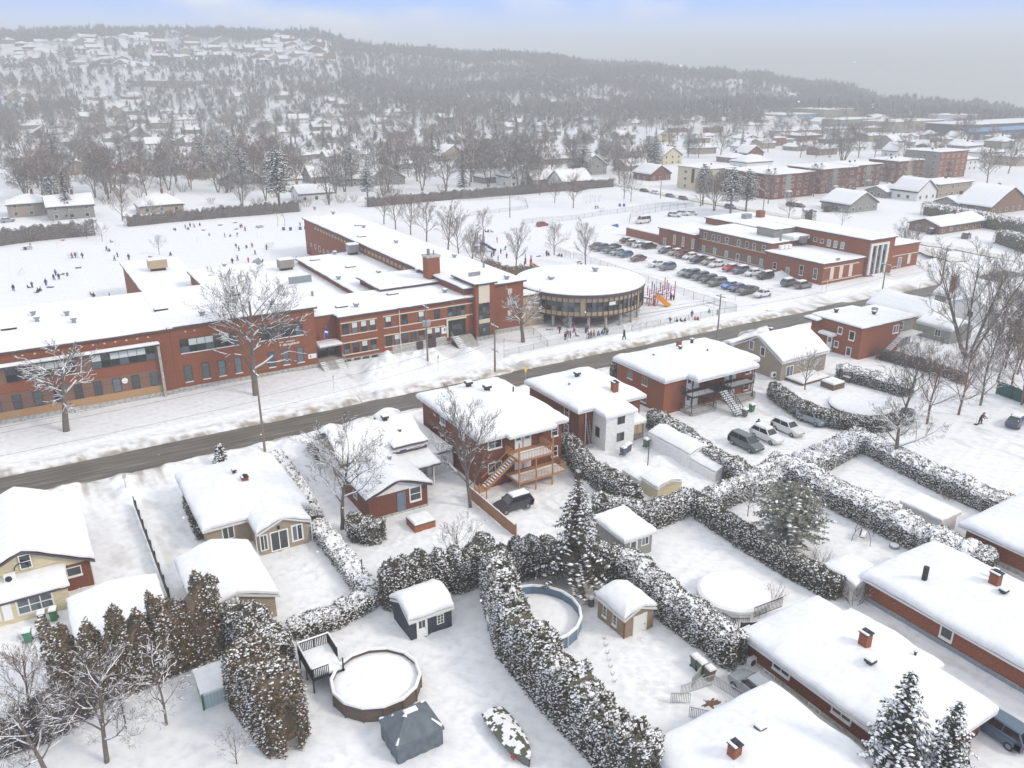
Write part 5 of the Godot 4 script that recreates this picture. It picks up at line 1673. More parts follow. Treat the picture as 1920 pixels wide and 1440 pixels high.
# spruce: drooping whorls of needled sprays with snow lying on them
func make_conifer(seed_: int, hgt: float, rad: float, bare_to: float, snow: float, droop: float, gap: float, cols: Array) -> Array:
	var rg := RandomNumberGenerator.new()
	rg.seed = seed_
	var tr := MB.new()
	tr.tube(Vector3(0, -0.3, 0), Vector3(0, hgt * 0.5, 0), hgt * 0.02 + 0.05, hgt * 0.012 + 0.02, 8)
	tr.tube(Vector3(0, hgt * 0.5, 0), Vector3(0, hgt, 0), hgt * 0.012 + 0.02, 0.015, 6)
	var fo := MB.new()
	fo.use_col = true
	var sn := MB.new()
	var y := hgt * bare_to
	var lay := 0
	while y < hgt * 0.985:
		var f := (y - hgt * bare_to) / (hgt * (1.0 - bare_to))
		var L := rad * pow(1.0 - f, 0.85) * (0.85 + 0.15 * sin(lay * 1.7)) + 0.12
		if bare_to > 0.2:
			L = rad * sqrt(maxf(0.0, 1.0 - pow(absf(f * 1.5 - 0.45), 1.6))) * 0.95 + 0.1
		var nbr := int(5 + L * 2.2)
		for k in nbr:
			var an := TAU * (k + rg.randf() * 0.7) / nbr + lay * 0.9
			var bl := L * rg.randf_range(0.7, 1.12)
			var dirv := Vector3(cos(an), 0, sin(an))
			var sid := Vector3(-sin(an), 0, cos(an))
			var bend := rg.randfn(0, 0.16) * bl
			var heavy := rg.randf_range(0.25, 1.6)
			var ns := maxi(3, int(bl / 0.15))
			for s in ns:
				var t := (s + rg.randf_range(0.1, 1.1)) / ns
				var cen := Vector3(0, y, 0) + dirv * bl * t + sid * (bend * t * t + rg.randfn(0, 0.05)) + Vector3(0, 0.12 * t * bl - droop * t * t * bl + rg.randfn(0, 0.04), 0)
				var wd := (0.16 + 0.3 * bl * 0.3 * (1.0 - absf(t - 0.45))) * rg.randf_range(0.7, 1.2)
				for m in 5:
					var sg := -1.0 if m % 2 == 0 else 1.0
					var end := cen + sid * sg * wd * rg.randf_range(0.5, 1.25) + dirv * rg.randf_range(0.02, 0.24) + Vector3(0, rg.randf_range(-0.16, 0.03), 0)
					var hw := dirv * rg.randf_range(0.035, 0.07)
					fo.col = (cols[rg.randi() % cols.size()] as Color) * rg.randf_range(0.7, 1.25)
					fo.tri(cen - hw, cen + hw, end)
					fo.tri(cen - hw * 0.6 + Vector3(0, 0.04, 0), cen + hw * 0.6 - Vector3(0, 0.07, 0), end + Vector3(0, -0.05, 0))
				if t > 0.2 and rg.randf() < snow * heavy * (0.4 + t):
					var sw := wd * rg.randf_range(0.5, 0.95)
					var c2 := cen + Vector3(0, 0.05, 0) + dirv * 0.05
					var q := [c2 - sid * sw + dirv * 0.03 - Vector3(0, 0.05, 0), c2 + dirv * rg.randf_range(0.1, 0.2) - Vector3(0, 0.03, 0), c2 + sid * sw + dirv * 0.03 - Vector3(0, 0.05, 0), c2 - dirv * 0.1]
					var tp := c2 + Vector3(0, 0.08, 0)
					for e in 4:
						sn.tri(q[e], q[(e + 1) % 4], tp)
		y += gap * rg.randf_range(0.75, 1.25) * (0.65 + 0.45 * (1.0 - f))
		lay += 1
	return [tr.mesh(M.bark), fo.mesh(M.leaf), sn.mesh(M.leaf_snow), hgt]

func put_conifer(b: Array, at: Vector3, hgt: float, turn: float, label: String, group := "", called := "spruce_tree") -> Node3D:
	var t := thing(called, label, "tree", at, turn, group)
	t.scale = Vector3.ONE * (hgt / b[3])
	partm("trunk", b[0], t)
	var c := partm("crown", b[1], t)
	stuff(c)
	var s := partm("crown_snow", b[2], t)
	stuff(s)
	return t

func build_trees() -> void:
	var std := {"kids": [12, 8, 7, 5, 0], "spread": [0.95, 0.75, 0.75, 0.7], "ratio": [0.72, 0.55, 0.5, 0.5], "wig": 0.12, "up": 0.42, "snow": 0.75, "start": 0.24, "twig": 0.014, "r": 0.24}
	var variants := []
	# 0-2 wide maples, heavy with snow; 3-4 upright; 5 many stemmed; 6 young; 7 shrub; 8 pollarded; 9 light far tree
	variants.append([1, 11.0, std.duplicate()])
	var a := std.duplicate(); a.spread = [1.15, 0.8, 0.75, 0.7]; a.up = 0.3; a.start = 0.2
	variants.append([2, 10.0, a])
	var a2 := std.duplicate(); a2.wig = 0.15; a2.start = 0.35
	variants.append([3, 11.0, a2])
	var b := std.duplicate(); b.spread = [0.7, 0.6, 0.65, 0.6]; b.up = 0.7; b.snow = 0.35; b.kids = [14, 8, 6, 4, 0]; b.start = 0.2; b.ratio = [0.6, 0.52, 0.5, 0.5]; b.r = 0.2
	variants.append([4, 12.0, b])
	var b2 := b.duplicate(); b2.spread = [0.85, 0.65, 0.65, 0.6]; b2.r = 0.19
	variants.append([5, 12.0, b2])
	var c := std.duplicate(); c.stems = 6; c.fan = 0.42; c.trunk = 0.95; c.kids = [7, 7, 6, 4, 0]; c.spread = [0.55, 0.55, 0.6, 0.6]; c.ratio = [0.5, 0.5, 0.5, 0.5]; c.r = 0.17; c.snow = 0.3
	variants.append([6, 13.0, c])
	var d := std.duplicate(); d.kids = [10, 6, 5, 3, 0]; d.r = 0.08; d.twig = 0.009; d.spread = [0.85, 0.7, 0.65, 0.6]
	variants.append([7, 5.0, d])
	var e := std.duplicate(); e.stems = 9; e.fan = 0.6; e.trunk = 0.9; e.kids = [6, 4, 3, 0, 0]; e.r = 0.035; e.twig = 0.008; e.spread = [0.45, 0.5, 0.6, 0.6]; e.ratio = [0.5, 0.5, 0.5, 0.5]; e.snow = 0.2
	variants.append([8, 2.4, e])
	var f := std.duplicate(); f.kids = [8, 8, 7, 4, 0]; f.r = 0.3; f.start = 0.42; f.spread = [1.0, 0.8, 0.75, 0.7]; f.ratio = [0.85, 0.5, 0.5, 0.5]; f.snow = 0.9; f.trunk = 0.7
	variants.append([9, 8.0, f])
	var g := std.duplicate(); g.kids = [13, 8, 6, 4, 0]; g.twig = 0.03; g.snow = 0.4; g.r = 0.24; g.up = 0.5; g.spread = [0.9, 0.75, 0.75, 0.7]
	variants.append([10, 12.0, g])
	var g2 := g.duplicate(); g2.spread = [1.0, 0.8, 0.75, 0.7]; g2.stems = 2; g2.fan = 0.25; g2.kids = [8, 7, 6, 4, 0]
	variants.append([11, 12.0, g2])
	for i in variants.size():
		bare.append(make_bare(variants[i][0] * 31, variants[i][1], variants[i][2], M.bark_red if i in [4, 7, 9] else M.bark))
	var gr := [Color(0.035, 0.045, 0.03), Color(0.055, 0.06, 0.04), Color(0.06, 0.055, 0.035), Color(0.04, 0.05, 0.04)]
	spruce.append(make_conifer(201, 12.0, 4.5, 0.14, 0.28, 0.34, 0.62, [Color(0.07, 0.068, 0.045), Color(0.1, 0.085, 0.06), Color(0.13, 0.095, 0.065), Color(0.06, 0.06, 0.045)]))
	spruce.append(make_conifer(202, 11.0, 3.7, 0.04, 0.6, 0.3, 0.5, gr))
	spruce.append(make_conifer(203, 12.0, 2.3, 0.06, 0.2, 0.4, 0.55, [Color(0.03, 0.04, 0.03), Color(0.045, 0.05, 0.04)]))
	spruce.append(make_conifer(204, 2.6, 0.95, 0.02, 0.6, 0.15, 0.22, gr))
	pine.append(make_conifer(205, 7.0, 3.7, 0.22, 0.12, 0.05, 0.36, [Color(0.26, 0.25, 0.19), Color(0.2, 0.2, 0.15), Color(0.36, 0.35, 0.31)]))
	pine.append(make_conifer(206, 12.0, 3.0, 0.3, 0.45, 0.15, 0.6, [Color(0.05, 0.065, 0.04), Color(0.07, 0.075, 0.05)]))
	# the trees one can point to: variant, base pixel, height, label
	for q in [
		[8, 124, 808, 13.0, "squat bare tree with snow lined limbs before the school's left wing"],
		[0, 479, 742, 18.5, "big bare maple in front of the school's middle wing"],
		[8, 981, 642, 10.5, "bare tree with bent snowy limbs beside the stair tower"],
		[2, 641, 990, 11.0, "bare spreading tree beside the white gabled house"],
		[3, 882, 950, 13.0, "tall bare tree with a split trunk beside the wooden board fence"],
		[6, 858, 1080, 6.2, "slim bare sapling rising out of the hedge below the board fence"],
		[8, 1678, 872, 9.0, "cut back thick trunked tree inside the snowy hedges"],
		[3, 1692, 790, 12.5, "tall forked bare tree next to the round pool garden"],
		[4, 1738, 795, 11.0, "leaning bare tree between the pool garden and parked vehicles"],
		[4, 1797, 778, 11.5, "bare tree beside the person clearing snow"],
		[0, 1838, 760, 9.0, "low forked bare tree by the green fence"],
		[5, 1812, 670, 17.0, "large many stemmed bare tree behind the flat brick house"],
		[6, 1402, 968, 4.2, "thin leafless sapling on the fenced lawn near the pine"],
		[6, 1509, 732, 6.8, "bare bushy tree in front of the taupe house"],
		[0, 200, 1428, 8.5, "bare tree with a dark trunk at the bottom of the cedar garden"],
		[1, 90, 1452, 7.0, "pale barked bare tree with snowy limbs at the garden corner"],
		[6, 312, 1358, 6.6, "thin pale trunked tree standing in open snow by the cedars"],
		[6, 444, 1432, 3.2, "tiny bare sapling alone on the snow"],
		[4, 60, 1345, 7.0, "bare tree holding brown leaves beside the cream house yard"],
		[5, 1700, 480, 8.0, "many stemmed shrub like tree behind the civic building"],
		[6, 1578, 425, 7.0, "bare tree beside the grey cottage"],
		[3, 967, 505, 11.0, "bare tree by the yellow slide"],
		[3, 1098, 497, 11.0, "bare tree behind the round pavilion"],
		[4, 1039, 477, 9.0, "bare tree between the fences of the play yard"],
		[4, 907, 442, 8.5, "bare tree near the climbing frame"],
		[6, 299, 477, 5.5, "little bare tree alone in the school yard"],
		[6, 1340, 735, 4.5, "bare bush behind the fourplex by the street"]]:
		put_bare(q[0], G(q[1], q[2]), q[3], q[1] * 0.7, q[4])
	var pav := put_bare(6, G(1063, 620), 3.0, 1.0, "small bare tree in front of the pavilion columns")
	for q in [[840, 470, 13.0], [800, 452, 13.0], [770, 440, 13.0], [742, 430, 13.0], [720, 420, 12.0], [860, 482, 12.0], [885, 500, 10.0], [905, 520, 8.0]]:
		put_bare(4 if int(q[0]) % 3 != 0 else 3, G(q[0], q[1]), q[2], q[0], "tall bare tree in the row behind the gym wing", "bare trees behind the gym wing")
	# yard edge and side street trees
	for q in [[100, 437, 6.0], [163, 447, 6.0], [192, 452, 5.0], [230, 415, 12.0], [288, 418, 8.0], [1170, 372, 12.0], [1075, 390, 13.0], [1040, 380, 10.0], [1012, 365, 12.0], [1183, 375, 9.0], [1340, 395, 13.0], [1313, 388, 11.0]]:
		put_bare(4 if q[2] > 9 else 6, G(q[0], q[1]), q[2], q[0], "bare tree along the edge of the snowy playing field", "bare trees round the playing field")
	for q in [[1440, 382, 13.0], [1525, 368, 13.0], [1478, 412, 8.0], [1582, 364, 11.0], [1662, 352, 12.0], [1552, 368, 9.0], [1636, 356, 10.0], [1710, 345, 12.0], [1736, 340, 9.0]]:
		put_bare(4, G(q[0], q[1]), q[2], q[0], "bare street tree in front of the brick apartment blocks", "bare trees along the apartments")
	for q in [[1317, 385, 15.0], [1369, 402, 16.0], [1398, 398, 15.0]]:
		put_conifer(pine[1], G(q[0], q[1]), q[2], q[0], "tall snowy pine between the side street and civic building", "pines beside the side street", "pine_tree")
	put_bare(3, G(1338, 395), 13.0, 2.0, "reddish bare tree between the snowy pines")
	put_conifer(spruce[0], G(1078, 1096), 11.2, 0.5, "big snow laden spruce above the blue rimmed pool")
	put_conifer(pine[0], G(1476, 1028), 7.4, 0.2, "rounded frosted pine on the hedged lawn", "", "pine_tree")
	put_conifer(spruce[1], G(1712, 1255, 10.5) * Vector3(1, 0, 1), 10.5, 1.1, "snowy spruce in front of the brick bungalow's roof")
	put_conifer(spruce[1], G(1802, 1312, 8.6) * Vector3(1, 0, 1), 8.6, 2.3, "second snowy spruce beside the parked blue car")
	put_conifer(spruce[3], G(415, 872), 2.9, 0.3, "small snow dusted spruce beside the street at the bungalow")
	put_conifer(spruce[3], G(1412, 936), 2.0, 2.3, "tiny dark conifer at the hedge corner")
	# woods and garden trees beyond the yard: each a tree of its own
	var rg := RandomNumberGenerator.new()
	rg.seed = 777
	var cands := []
	for i in 420:
		var py := 168.0 + 225.0 * pow(rg.randf(), 1.25)
		var px := rg.randf_range(-20, 1230)
		if py > 372.0 - maxf(0.0, (px - 700.0) * 0.035) and px > 120.0:
			continue
		if py > 400.0:
			continue
		cands.append([px, py])
	var n := 0
	for q in cands:
		if n > 195:
			break
		n += 1
		var th := rg.randf_range(12.0, 18.5)
		put_bare([9, 10, 9][n % 3], GT(q[0], q[1]), th, rg.randf() * TAU, "%s %s bare tree among the snowy roofs beyond the school yard" % ["tall" if th > 15.5 else "smaller", "twin stemmed" if n % 3 == 1 else "single stemmed"], "bare trees beyond the school yard")
	for i in 62:
		var px := rg.randf_range(10, 1180)
		var lim := 398.0 - maxf(0.0, px - 520.0) * 0.07
		put_bare([9, 10, 10][i % 3], G(px, rg.randf_range(lim - 62.0, lim - 6.0)), rg.randf_range(11.0, 17.0), rg.randf() * TAU, "bare tree in the gardens just behind the yard hedges", "bare trees behind the yard hedges")
	for i in 70:
		var px := rg.randf_range(0, 1180)
		var lim := 396.0 - maxf(0.0, px - 520.0) * 0.07
		put_bare(7, G(px, rg.randf_range(lim - 110.0, lim - 3.0)), rg.randf_range(2.2, 4.5), rg.randf() * TAU, "twiggy bush in the gardens behind the yard hedges", "bushes behind the yard hedges", "bare_shrub")
	for q in [[100, 230, 14], [85, 300, 17], [95, 320, 14], [60, 290, 15], [107, 210, 15], [150, 300, 15], [245, 285, 16], [170, 290, 14], [200, 330, 12], [325, 210, 16], [256, 205, 15], [435, 245, 15], [395, 210, 12], [500, 285, 14], [520, 280, 14], [555, 270, 16], [560, 240, 14], [584, 230, 16], [608, 290, 15], [640, 260, 13], [660, 350, 18], [650, 330, 15], [525, 395, 22], [745, 340, 14], [830, 235, 14], [940, 225, 20], [985, 248, 22], [1000, 258, 16], [1085, 222, 18], [1092, 345, 18], [1060, 260, 13], [1040, 262, 14], [1022, 262, 13], [1170, 235, 15], [1200, 232, 14], [130, 410, 16], [105, 405, 14], [690, 380, 14], [905, 250, 12], [870, 245, 13], [1228, 290, 16], [1215, 300, 14], [1290, 295, 15], [1390, 290, 15], [1560, 285, 17], [1540, 262, 14], [560, 330, 13], [330, 345, 12], [20, 250, 13], [40, 240, 14]]:
		put_conifer(spruce[2] if int(q[0]) % 3 != 0 else pine[1], GT(q[0], q[1]), q[2], q[0], "dark conifer standing among the houses beyond the yard", "conifers beyond the school yard")
	for i in 75:
		var px := rg.randf_range(0, 1230)
		var py := 190.0 + 165.0 * pow(rg.randf(), 1.2)
		put_conifer(spruce[2] if i % 3 != 0 else pine[1], GT(px, py), rg.randf_range(11, 19), px, "dark conifer standing among the houses beyond the yard", "conifers beyond the school yard")
	for q in [[1250, 300], [1290, 280], [1310, 300], [1330, 262], [1350, 300], [1420, 262], [1440, 290], [1470, 275], [1500, 300], [1530, 300], [1555, 300], [1580, 305], [1590, 280], [1610, 300], [1640, 300], [1700, 262], [1720, 265], [1740, 252], [1770, 262], [1790, 255], [1800, 280], [1830, 250], [1480, 240], [1550, 250], [1270, 268], [1380, 270], [1695, 300], [1890, 330], [1850, 350], [1740, 330], [1265, 250], [1300, 245], [1340, 240], [1375, 250], [1410, 240], [1455, 262], [1510, 270], [1545, 275], [1600, 268], [1655, 275], [1675, 250], [1760, 285], [1815, 268], [1860, 275], [1885, 262], [1905, 290]]:
		put_bare(9 + int(q[0]) % 2, GT(q[0], q[1] - 4), rg.randf_range(10, 17), q[0], "bare tree between the blocks behind the apartments", "bare trees behind the apartments")
	put_bare(5, GT(1580, 306), 20.0, 0.4, "huge many stemmed bare tree behind the apartments")
	for q in [[1895, 730], [1870, 715], [1908, 700], [1885, 690], [1915, 760], [1850, 700], [1900, 650], [1880, 625]]:
		put_bare(3 + int(q[0]) % 2, G(q[0], q[1]), 10.5, q[0], "bare tree in the thicket beside the green fence", "bare trees by the green fence")
	put_conifer(spruce[2], G(1905, 640), 11.0, 0.7, "dark conifer rising behind the thicket by the green fence")
	for q in [[1350, 742, 1.8], [1538, 1058, 1.7], [1450, 1125, 1.6], [1600, 1130, 2.4], [1590, 1120, 2.2], [1775, 935, 1.3], [1430, 905, 1.2]]:
		put_bare(7, G(q[0], q[1]), q[2], q[0], "low twiggy bare shrub poking out of the garden snow", "twiggy garden shrubs", "bare_shrub")
	forest()

func forest() -> void:
	# the far woods on the hills: far too many to count, one mass
	var mb := MB.new()
	mb.use_col = true
	var rg := RandomNumberGenerator.new()
	rg.seed = 31
	for i in 90:
		var an := rg.randf() * TAU
		var el := rg.randf_range(-0.5, 1.5)
		var d := Vector3(cos(an) * cos(el), sin(el), sin(an) * cos(el))
		var ce := Vector3(0, 7.5, 0)
		var p := ce + d * rg.randf_range(0.6, 1.8) * Vector3(1, 1.3, 1)
		var e := ce + d * rg.randf_range(3.0, 4.6) * Vector3(1, 1.35, 1)
		var w := d.cross(Vector3(rg.randfn(0, 1), rg.randfn(0, 1), rg.randfn(0, 1))).normalized() * 0.17
		mb.col = Color(0.2, 0.185, 0.175) * rg.randf_range(0.75, 1.3)
		mb.tri(p - w, p + w, e)
	mb.col = Color(0.17, 0.155, 0.145)
	mb.tube(Vector3(0, -1, 0), Vector3(0, 11, 0), 0.22, 0.05, 4)
	var cm := MB.new()
	cm.use_col = true
	for i in 60:
		var t := rg.randf()
		var an := rg.randf() * TAU
		var rr := (1.0 - t) * 2.9 + 0.2
		var p := Vector3(0, 1.0 + t * 13.0, 0)
		var e := p + Vector3(cos(an) * rr, -0.6, sin(an) * rr)
		var w := Vector3(-sin(an), 0.0, cos(an)) * (0.3 + rr * 0.28)
		cm.col = Color(0.055, 0.066, 0.048) * rg.randf_range(0.7, 1.2)
		if rg.randf() < 0.22:
			cm.col = Color(0.75, 0.77, 0.8)
		cm.tri(p + Vector3(0, 0.5, 0), e - w, e + w)
	var me := [mb.mesh(M.leaf), cm.mesh(M.leaf)]
	var pos := [[], []]
	var step := 7.0
	var u := -700.0
	while u < 1700.0:
		var w := 150.0
		while w < 1640.0:
			var r := sqrt(u * u + w * w)
			var b := atan2(u, w) + YAW
			if r > 430.0 and r < 1640.0 and absf(b) < 0.64:
				var uu := u + rg.randf_range(-4, 4)
				var ww := w + rg.randf_range(-4, 4)
				var px := 960.0 + 1646.0 * tan(b)
				var dens := 1.0
				var nn := nb.get_noise_2d(uu * 1.4 + 300.0, ww * 1.4)
				if r < 760.0:
					dens = 0.1 if px < 900.0 else (0.1 if px < 1200.0 else 0.0)
					if px > 1200.0 and r > 700.0: dens = 0.3
				elif px < 640.0 and r < 1300.0:
					dens = 0.5
				if nn > 0.33 and px > 1150.0:
					dens = 0.0
				if px > 1430.0 and r < 1000.0 and r > 560.0:
					dens = 0.8 if r > 880.0 else 0.0
				if dens > 0.0 and house_near.has(Vector2i(int(floor(uu / 16.0)), int(floor(ww / 16.0)))):
					dens = 0.06
				if rg.randf() < dens:
					var con := rg.randf() < (0.3 if nb.get_noise_2d(uu * 2.0, ww * 2.0 + 900.0) > 0.05 else 0.07)
					pos[1 if con else 0].append(Vector3(uu, ground_y(uu, ww) - 0.3, -ww))
			w += step
		u += step
	for k in 2:
		var mm := MultiMesh.new()
		mm.transform_format = MultiMesh.TRANSFORM_3D
		mm.mesh = me[k]
		mm.instance_count = pos[k].size()
		for i in pos[k].size():
			var s := rg.randf_range(0.75, 1.35)
			mm.set_instance_transform(i, Transform3D(Basis(Vector3.UP, rg.randf() * TAU).scaled(Vector3(s, s * rg.randf_range(0.8, 1.15), s)), pos[k][i]))
		var o := MultiMeshInstance3D.new()
		o.name = ["leafless_wood", "conifer_wood"][k]
		o.multimesh = mm
		add_child(o)
		o.set_meta("kind", "stuff")
		o.set_meta("label", ["grey leafless wood covering the hazy hills", "dark conifers scattered through the hazy hill wood"][k])
		o.set_meta("category", "wood")

# ---------- hedges ----------
func tuft_mesh(seed_: int, n: int, L: float, w: float, m: Material) -> ArrayMesh:
	var rg := RandomNumberGenerator.new()
	rg.seed = seed_
	var mb := MB.new()
	for i in n:
		var d := Vector3(rg.randfn(0, 1), rg.randf_range(-0.25, 1.2), rg.randfn(0, 1)).normalized()
		var s := d.cross(Vector3(rg.randfn(0, 1), rg.randfn(0, 1), rg.randfn(0, 1))).normalized() * w
		var l := L * rg.randf_range(0.6, 1.2)
		mb.quad(-s * 0.4, d * l * 0.55 - s, d * l, d * l * 0.55 + s)
	return mb.mesh(m)

func blob_mesh(seed_: int) -> ArrayMesh:
	var rg := RandomNumberGenerator.new()
	rg.seed = seed_
	var mb := MB.new()
	var ring := []
	for i in 6:
		var a := TAU * i / 6.0
		var r := rg.randf_range(0.75, 1.2)
		ring.append(Vector3(cos(a) * r, rg.randf_range(-0.2, 0.1), sin(a) * r))
	for i in 6:
		mb.tri(ring[i], ring[(i + 1) % 6], Vector3(0, 0.55, 0))
		mb.tri(ring[(i + 1) % 6], ring[i], Vector3(0, -0.35, 0))
	return mb.mesh(M.leaf_snow)

func multi(called: String, me: Mesh, xf: Array, cols: Array, par: Node) -> MultiMeshInstance3D:
	var mm := MultiMesh.new()
	mm.transform_format = MultiMesh.TRANSFORM_3D
	mm.use_colors = cols.size() > 0
	mm.mesh = me
	mm.instance_count = xf.size()
	for i in xf.size():
		mm.set_instance_transform(i, xf[i])
		if cols.size() > 0:
			mm.set_instance_color(i, cols[i])
	var o := MultiMeshInstance3D.new()
	o.name = called
	o.multimesh = mm
	par.add_child(o, true)
	stuff(o)
	return o

# a hedge along a path of [u, w] points. snow: share of the top that is white
func hedge(label: String, path: Array, wid: float, hgt: float, snow: float, kind := 0, lump := 0.12, called := "cedar_hedge", dens := 85.0, group := "") -> void:
	var t := thing(called, label, "hedge", Vector3(path[0][0], 0, -path[0][1]), 0.0, group)
	var rg := RandomNumberGenerator.new()
	rg.seed = int(path[0][0] * 100 + path[0][1] * 7) + 5
	var pal: Array = [[Color(0.12, 0.112, 0.075), Color(0.155, 0.137, 0.1), Color(0.1, 0.098, 0.07), Color(0.19, 0.155, 0.115)], [Color(0.2, 0.15, 0.1), Color(0.15, 0.123, 0.08), Color(0.24, 0.165, 0.1), Color(0.12, 0.11, 0.075)], [Color(0.17, 0.145, 0.13), Color(0.14, 0.12, 0.112), Color(0.21, 0.185, 0.165)]][kind]
	var xf := []; var cl := []; var sf := []
	var core := MB.new()
	core.use_col = true
	for i in path.size() - 1:
		var a := Vector2(path[i][0], path[i][1])
		var b := Vector2(path[i + 1][0], path[i + 1][1])
		var L := a.distance_to(b)
		var d := (b - a) / L
		var nrm := Vector2(-d.y, d.x)
		var hs := func(s: float) -> float:
			return hgt * (1.0 + lump * 1.6 * nz.get_noise_2d((a.x + d.x * s) * 4.0, (a.y + d.y * s) * 4.0) + (lump * 0.9 * absf(sin(s * 1.9 + a.x)) if lump > 0.15 else 0.0))
		# dark inner mass
		var k := int(maxf(2.0, L / 0.8))
		for j in k:
			for e in 2:
				pass
			var s0 := L * j / k
			var s1 := L * (j + 1) / k
			var c0 := a + d * s0; var c1 := a + d * s1
			var h0: float = hs.call(s0) - 0.3; var h1: float = hs.call(s1) - 0.3
			var w2 := wid / 2.0 - 0.24
			core.col = pal[0]
			var P := [c0 - nrm * w2, c0 + nrm * w2, c1 + nrm * w2, c1 - nrm * w2]
			var lo := []; var hi := []
			for m in 4:
				lo.append(Vector3(P[m].x, -0.3, -P[m].y) - t.position)
				hi.append(Vector3(P[m].x, h0 if m < 2 else h1, -P[m].y) - t.position)
			core.quad(lo[0], lo[3], hi[3], hi[0]); core.quad(lo[2], lo[1], hi[1], hi[2]); core.quad(hi[0], hi[3], hi[2], hi[1])
			if j == 0: core.quad(lo[1], lo[0], hi[0], hi[1])
			if j == k - 1: core.quad(lo[3], lo[2], hi[2], hi[3])
		var per := 2.0 * hgt + wid
		var cnt := int((L + wid) * per * dens)
		for j in cnt:
			var s := rg.randf_range(-wid * 0.45, L + wid * 0.45)
			var h: float = hs.call(s)
			var m := rg.randf() * per
			var off := 0.0; var y := 0.0
			var top := false
			var endf := 1.0
			if s < 0.0: endf = sqrt(maxf(0.05, 1.0 - pow(-s / (wid * 0.5), 2.0)))
			if s > L: endf = sqrt(maxf(0.05, 1.0 - pow((s - L) / (wid * 0.5), 2.0)))
			if m < hgt:
				y = h * m / hgt; off = -wid / 2
			elif m < hgt + wid:
				y = h; off = m - hgt - wid / 2; top = true
			else:
				y = h * (m - hgt - wid) / hgt; off = wid / 2
			var fy := y / h
			# rounded shoulders
			if fy > 0.72:
				var q := (fy - 0.72) / 0.28
				if not top: off *= 1.0 - 0.28 * q * q
				else: y -= 0.12 * h * pow(absf(off) / (wid * 0.5), 2.5)
			off *= endf
			if (s < 0.0 or s > L) and endf < 0.9 and not top:
				off *= rg.randf_range(0.4, 1.0)
			off += rg.randfn(0, 0.07)
			y += rg.randfn(0, 0.05) + lump * 0.6 * nz.get_noise_3d(s * 6.0, y * 6.0, off * 6.0)
			var pp := a + d * s + nrm * off
			var pos := Vector3(pp.x, maxf(y, 0.02), -pp.y) - t.position
			var sc := rg.randf_range(0.7, 1.35)
			xf.append(Transform3D(Basis.from_euler(Vector3(rg.randf_range(-0.8, 0.8), rg.randf() * TAU, rg.randf_range(-0.8, 0.8))).scaled(Vector3.ONE * sc), pos))
			cl.append((pal[rg.randi() % pal.size()] as Color) * rg.randf_range(0.6, 1.35))
			var ps := snow * (1.0 if top else (0.75 if fy > 0.55 else 0.52))
			if nz.get_noise_3d(s * 9.0 + 40.0, y * 9.0, off * 9.0) > (0.1 - ps * 0.6 if top else -0.3 - ps * 0.3) and rg.randf() < ps * 1.25:
				var bs := rg.randf_range(0.035, 0.078) if not top else rg.randf_range(0.045, 0.12) * (0.7 + snow * 0.6)
				var out := Vector3(nrm.x * signf(off), 0, -nrm.y * signf(off)) * (0.0 if top else 0.12)
				sf.append(Transform3D(Basis.from_euler(Vector3(rg.randf_range(-0.4, 0.4), rg.randf() * TAU, rg.randf_range(-0.4, 0.4))).scaled(Vector3(bs * rg.randf_range(0.9, 1.7), bs, bs * rg.randf_range(0.9, 1.4))), pos + out + Vector3(0, 0.07, 0)))
	part("inner_twigs", core, M.leaf, t)
	if snow > 0.55:
		# snow caked along the crown of the hedge, torn where it has slid off
		var cap := MB.new()
		for i in path.size() - 1:
			var a := Vector2(path[i][0], path[i][1])
			var b := Vector2(path[i + 1][0], path[i + 1][1])
			var L := a.distance_to(b)
			var d := (b - a) / L
			var nrm := Vector2(-d.y, d.x)
			var ks := int(L / 0.22) + 1
			var ko := int(wid / 0.22) + 1
			var pt := func(js: int, jo: int) -> Vector3:
				var s: float = L * js / ks
				var f: float = 2.0 * jo / ko - 1.0
				var off: float = f * wid * 0.56
				var h: float = hgt * (1.0 + lump * 1.6 * nz.get_noise_2d((a.x + d.x * s) * 4.0, (a.y + d.y * s) * 4.0) + (lump * 0.9 * absf(sin(s * 1.9 + a.x)) if lump > 0.15 else 0.0))
				var p := a + d * s + nrm * off
				return Vector3(p.x, h * (1.0 - 0.17 * pow(absf(f), 2.5)) + 0.2 + 0.3 * nz.get_noise_2d(p.x * 16.0, p.y * 16.0), -p.y) - t.position
			for js in ks:
				for jo in ko:
					var c: Vector3 = pt.call(js, jo)
					var f := absf(2.0 * (jo + 0.5) / ko - 1.0)
					if nz.get_noise_2d((c.x + t.position.x) * 13.0 + 7.0, (c.z + t.position.z) * 13.0) + (snow - 0.78) * 1.6 - 0.25 * f * f < -0.02:
						continue
					cap.quad(c, pt.call(js + 1, jo), pt.call(js + 1, jo + 1), pt.call(js, jo + 1))
		if cap.v.size() > 0:
			stuff(part("snow_crust", cap, M.leaf_snow, t))
	multi("foliage", tufts.leaf, xf, cl, t)
	if sf.size() > 0:
		multi("snow", tufts.snow, sf, [], t)

func gpath(pix: Array, h := 0.0) -> Array:
	var o := []
	for q in pix:
		var p := G(q[0], q[1], h)
		o.append([p.x, -p.z])
	return o

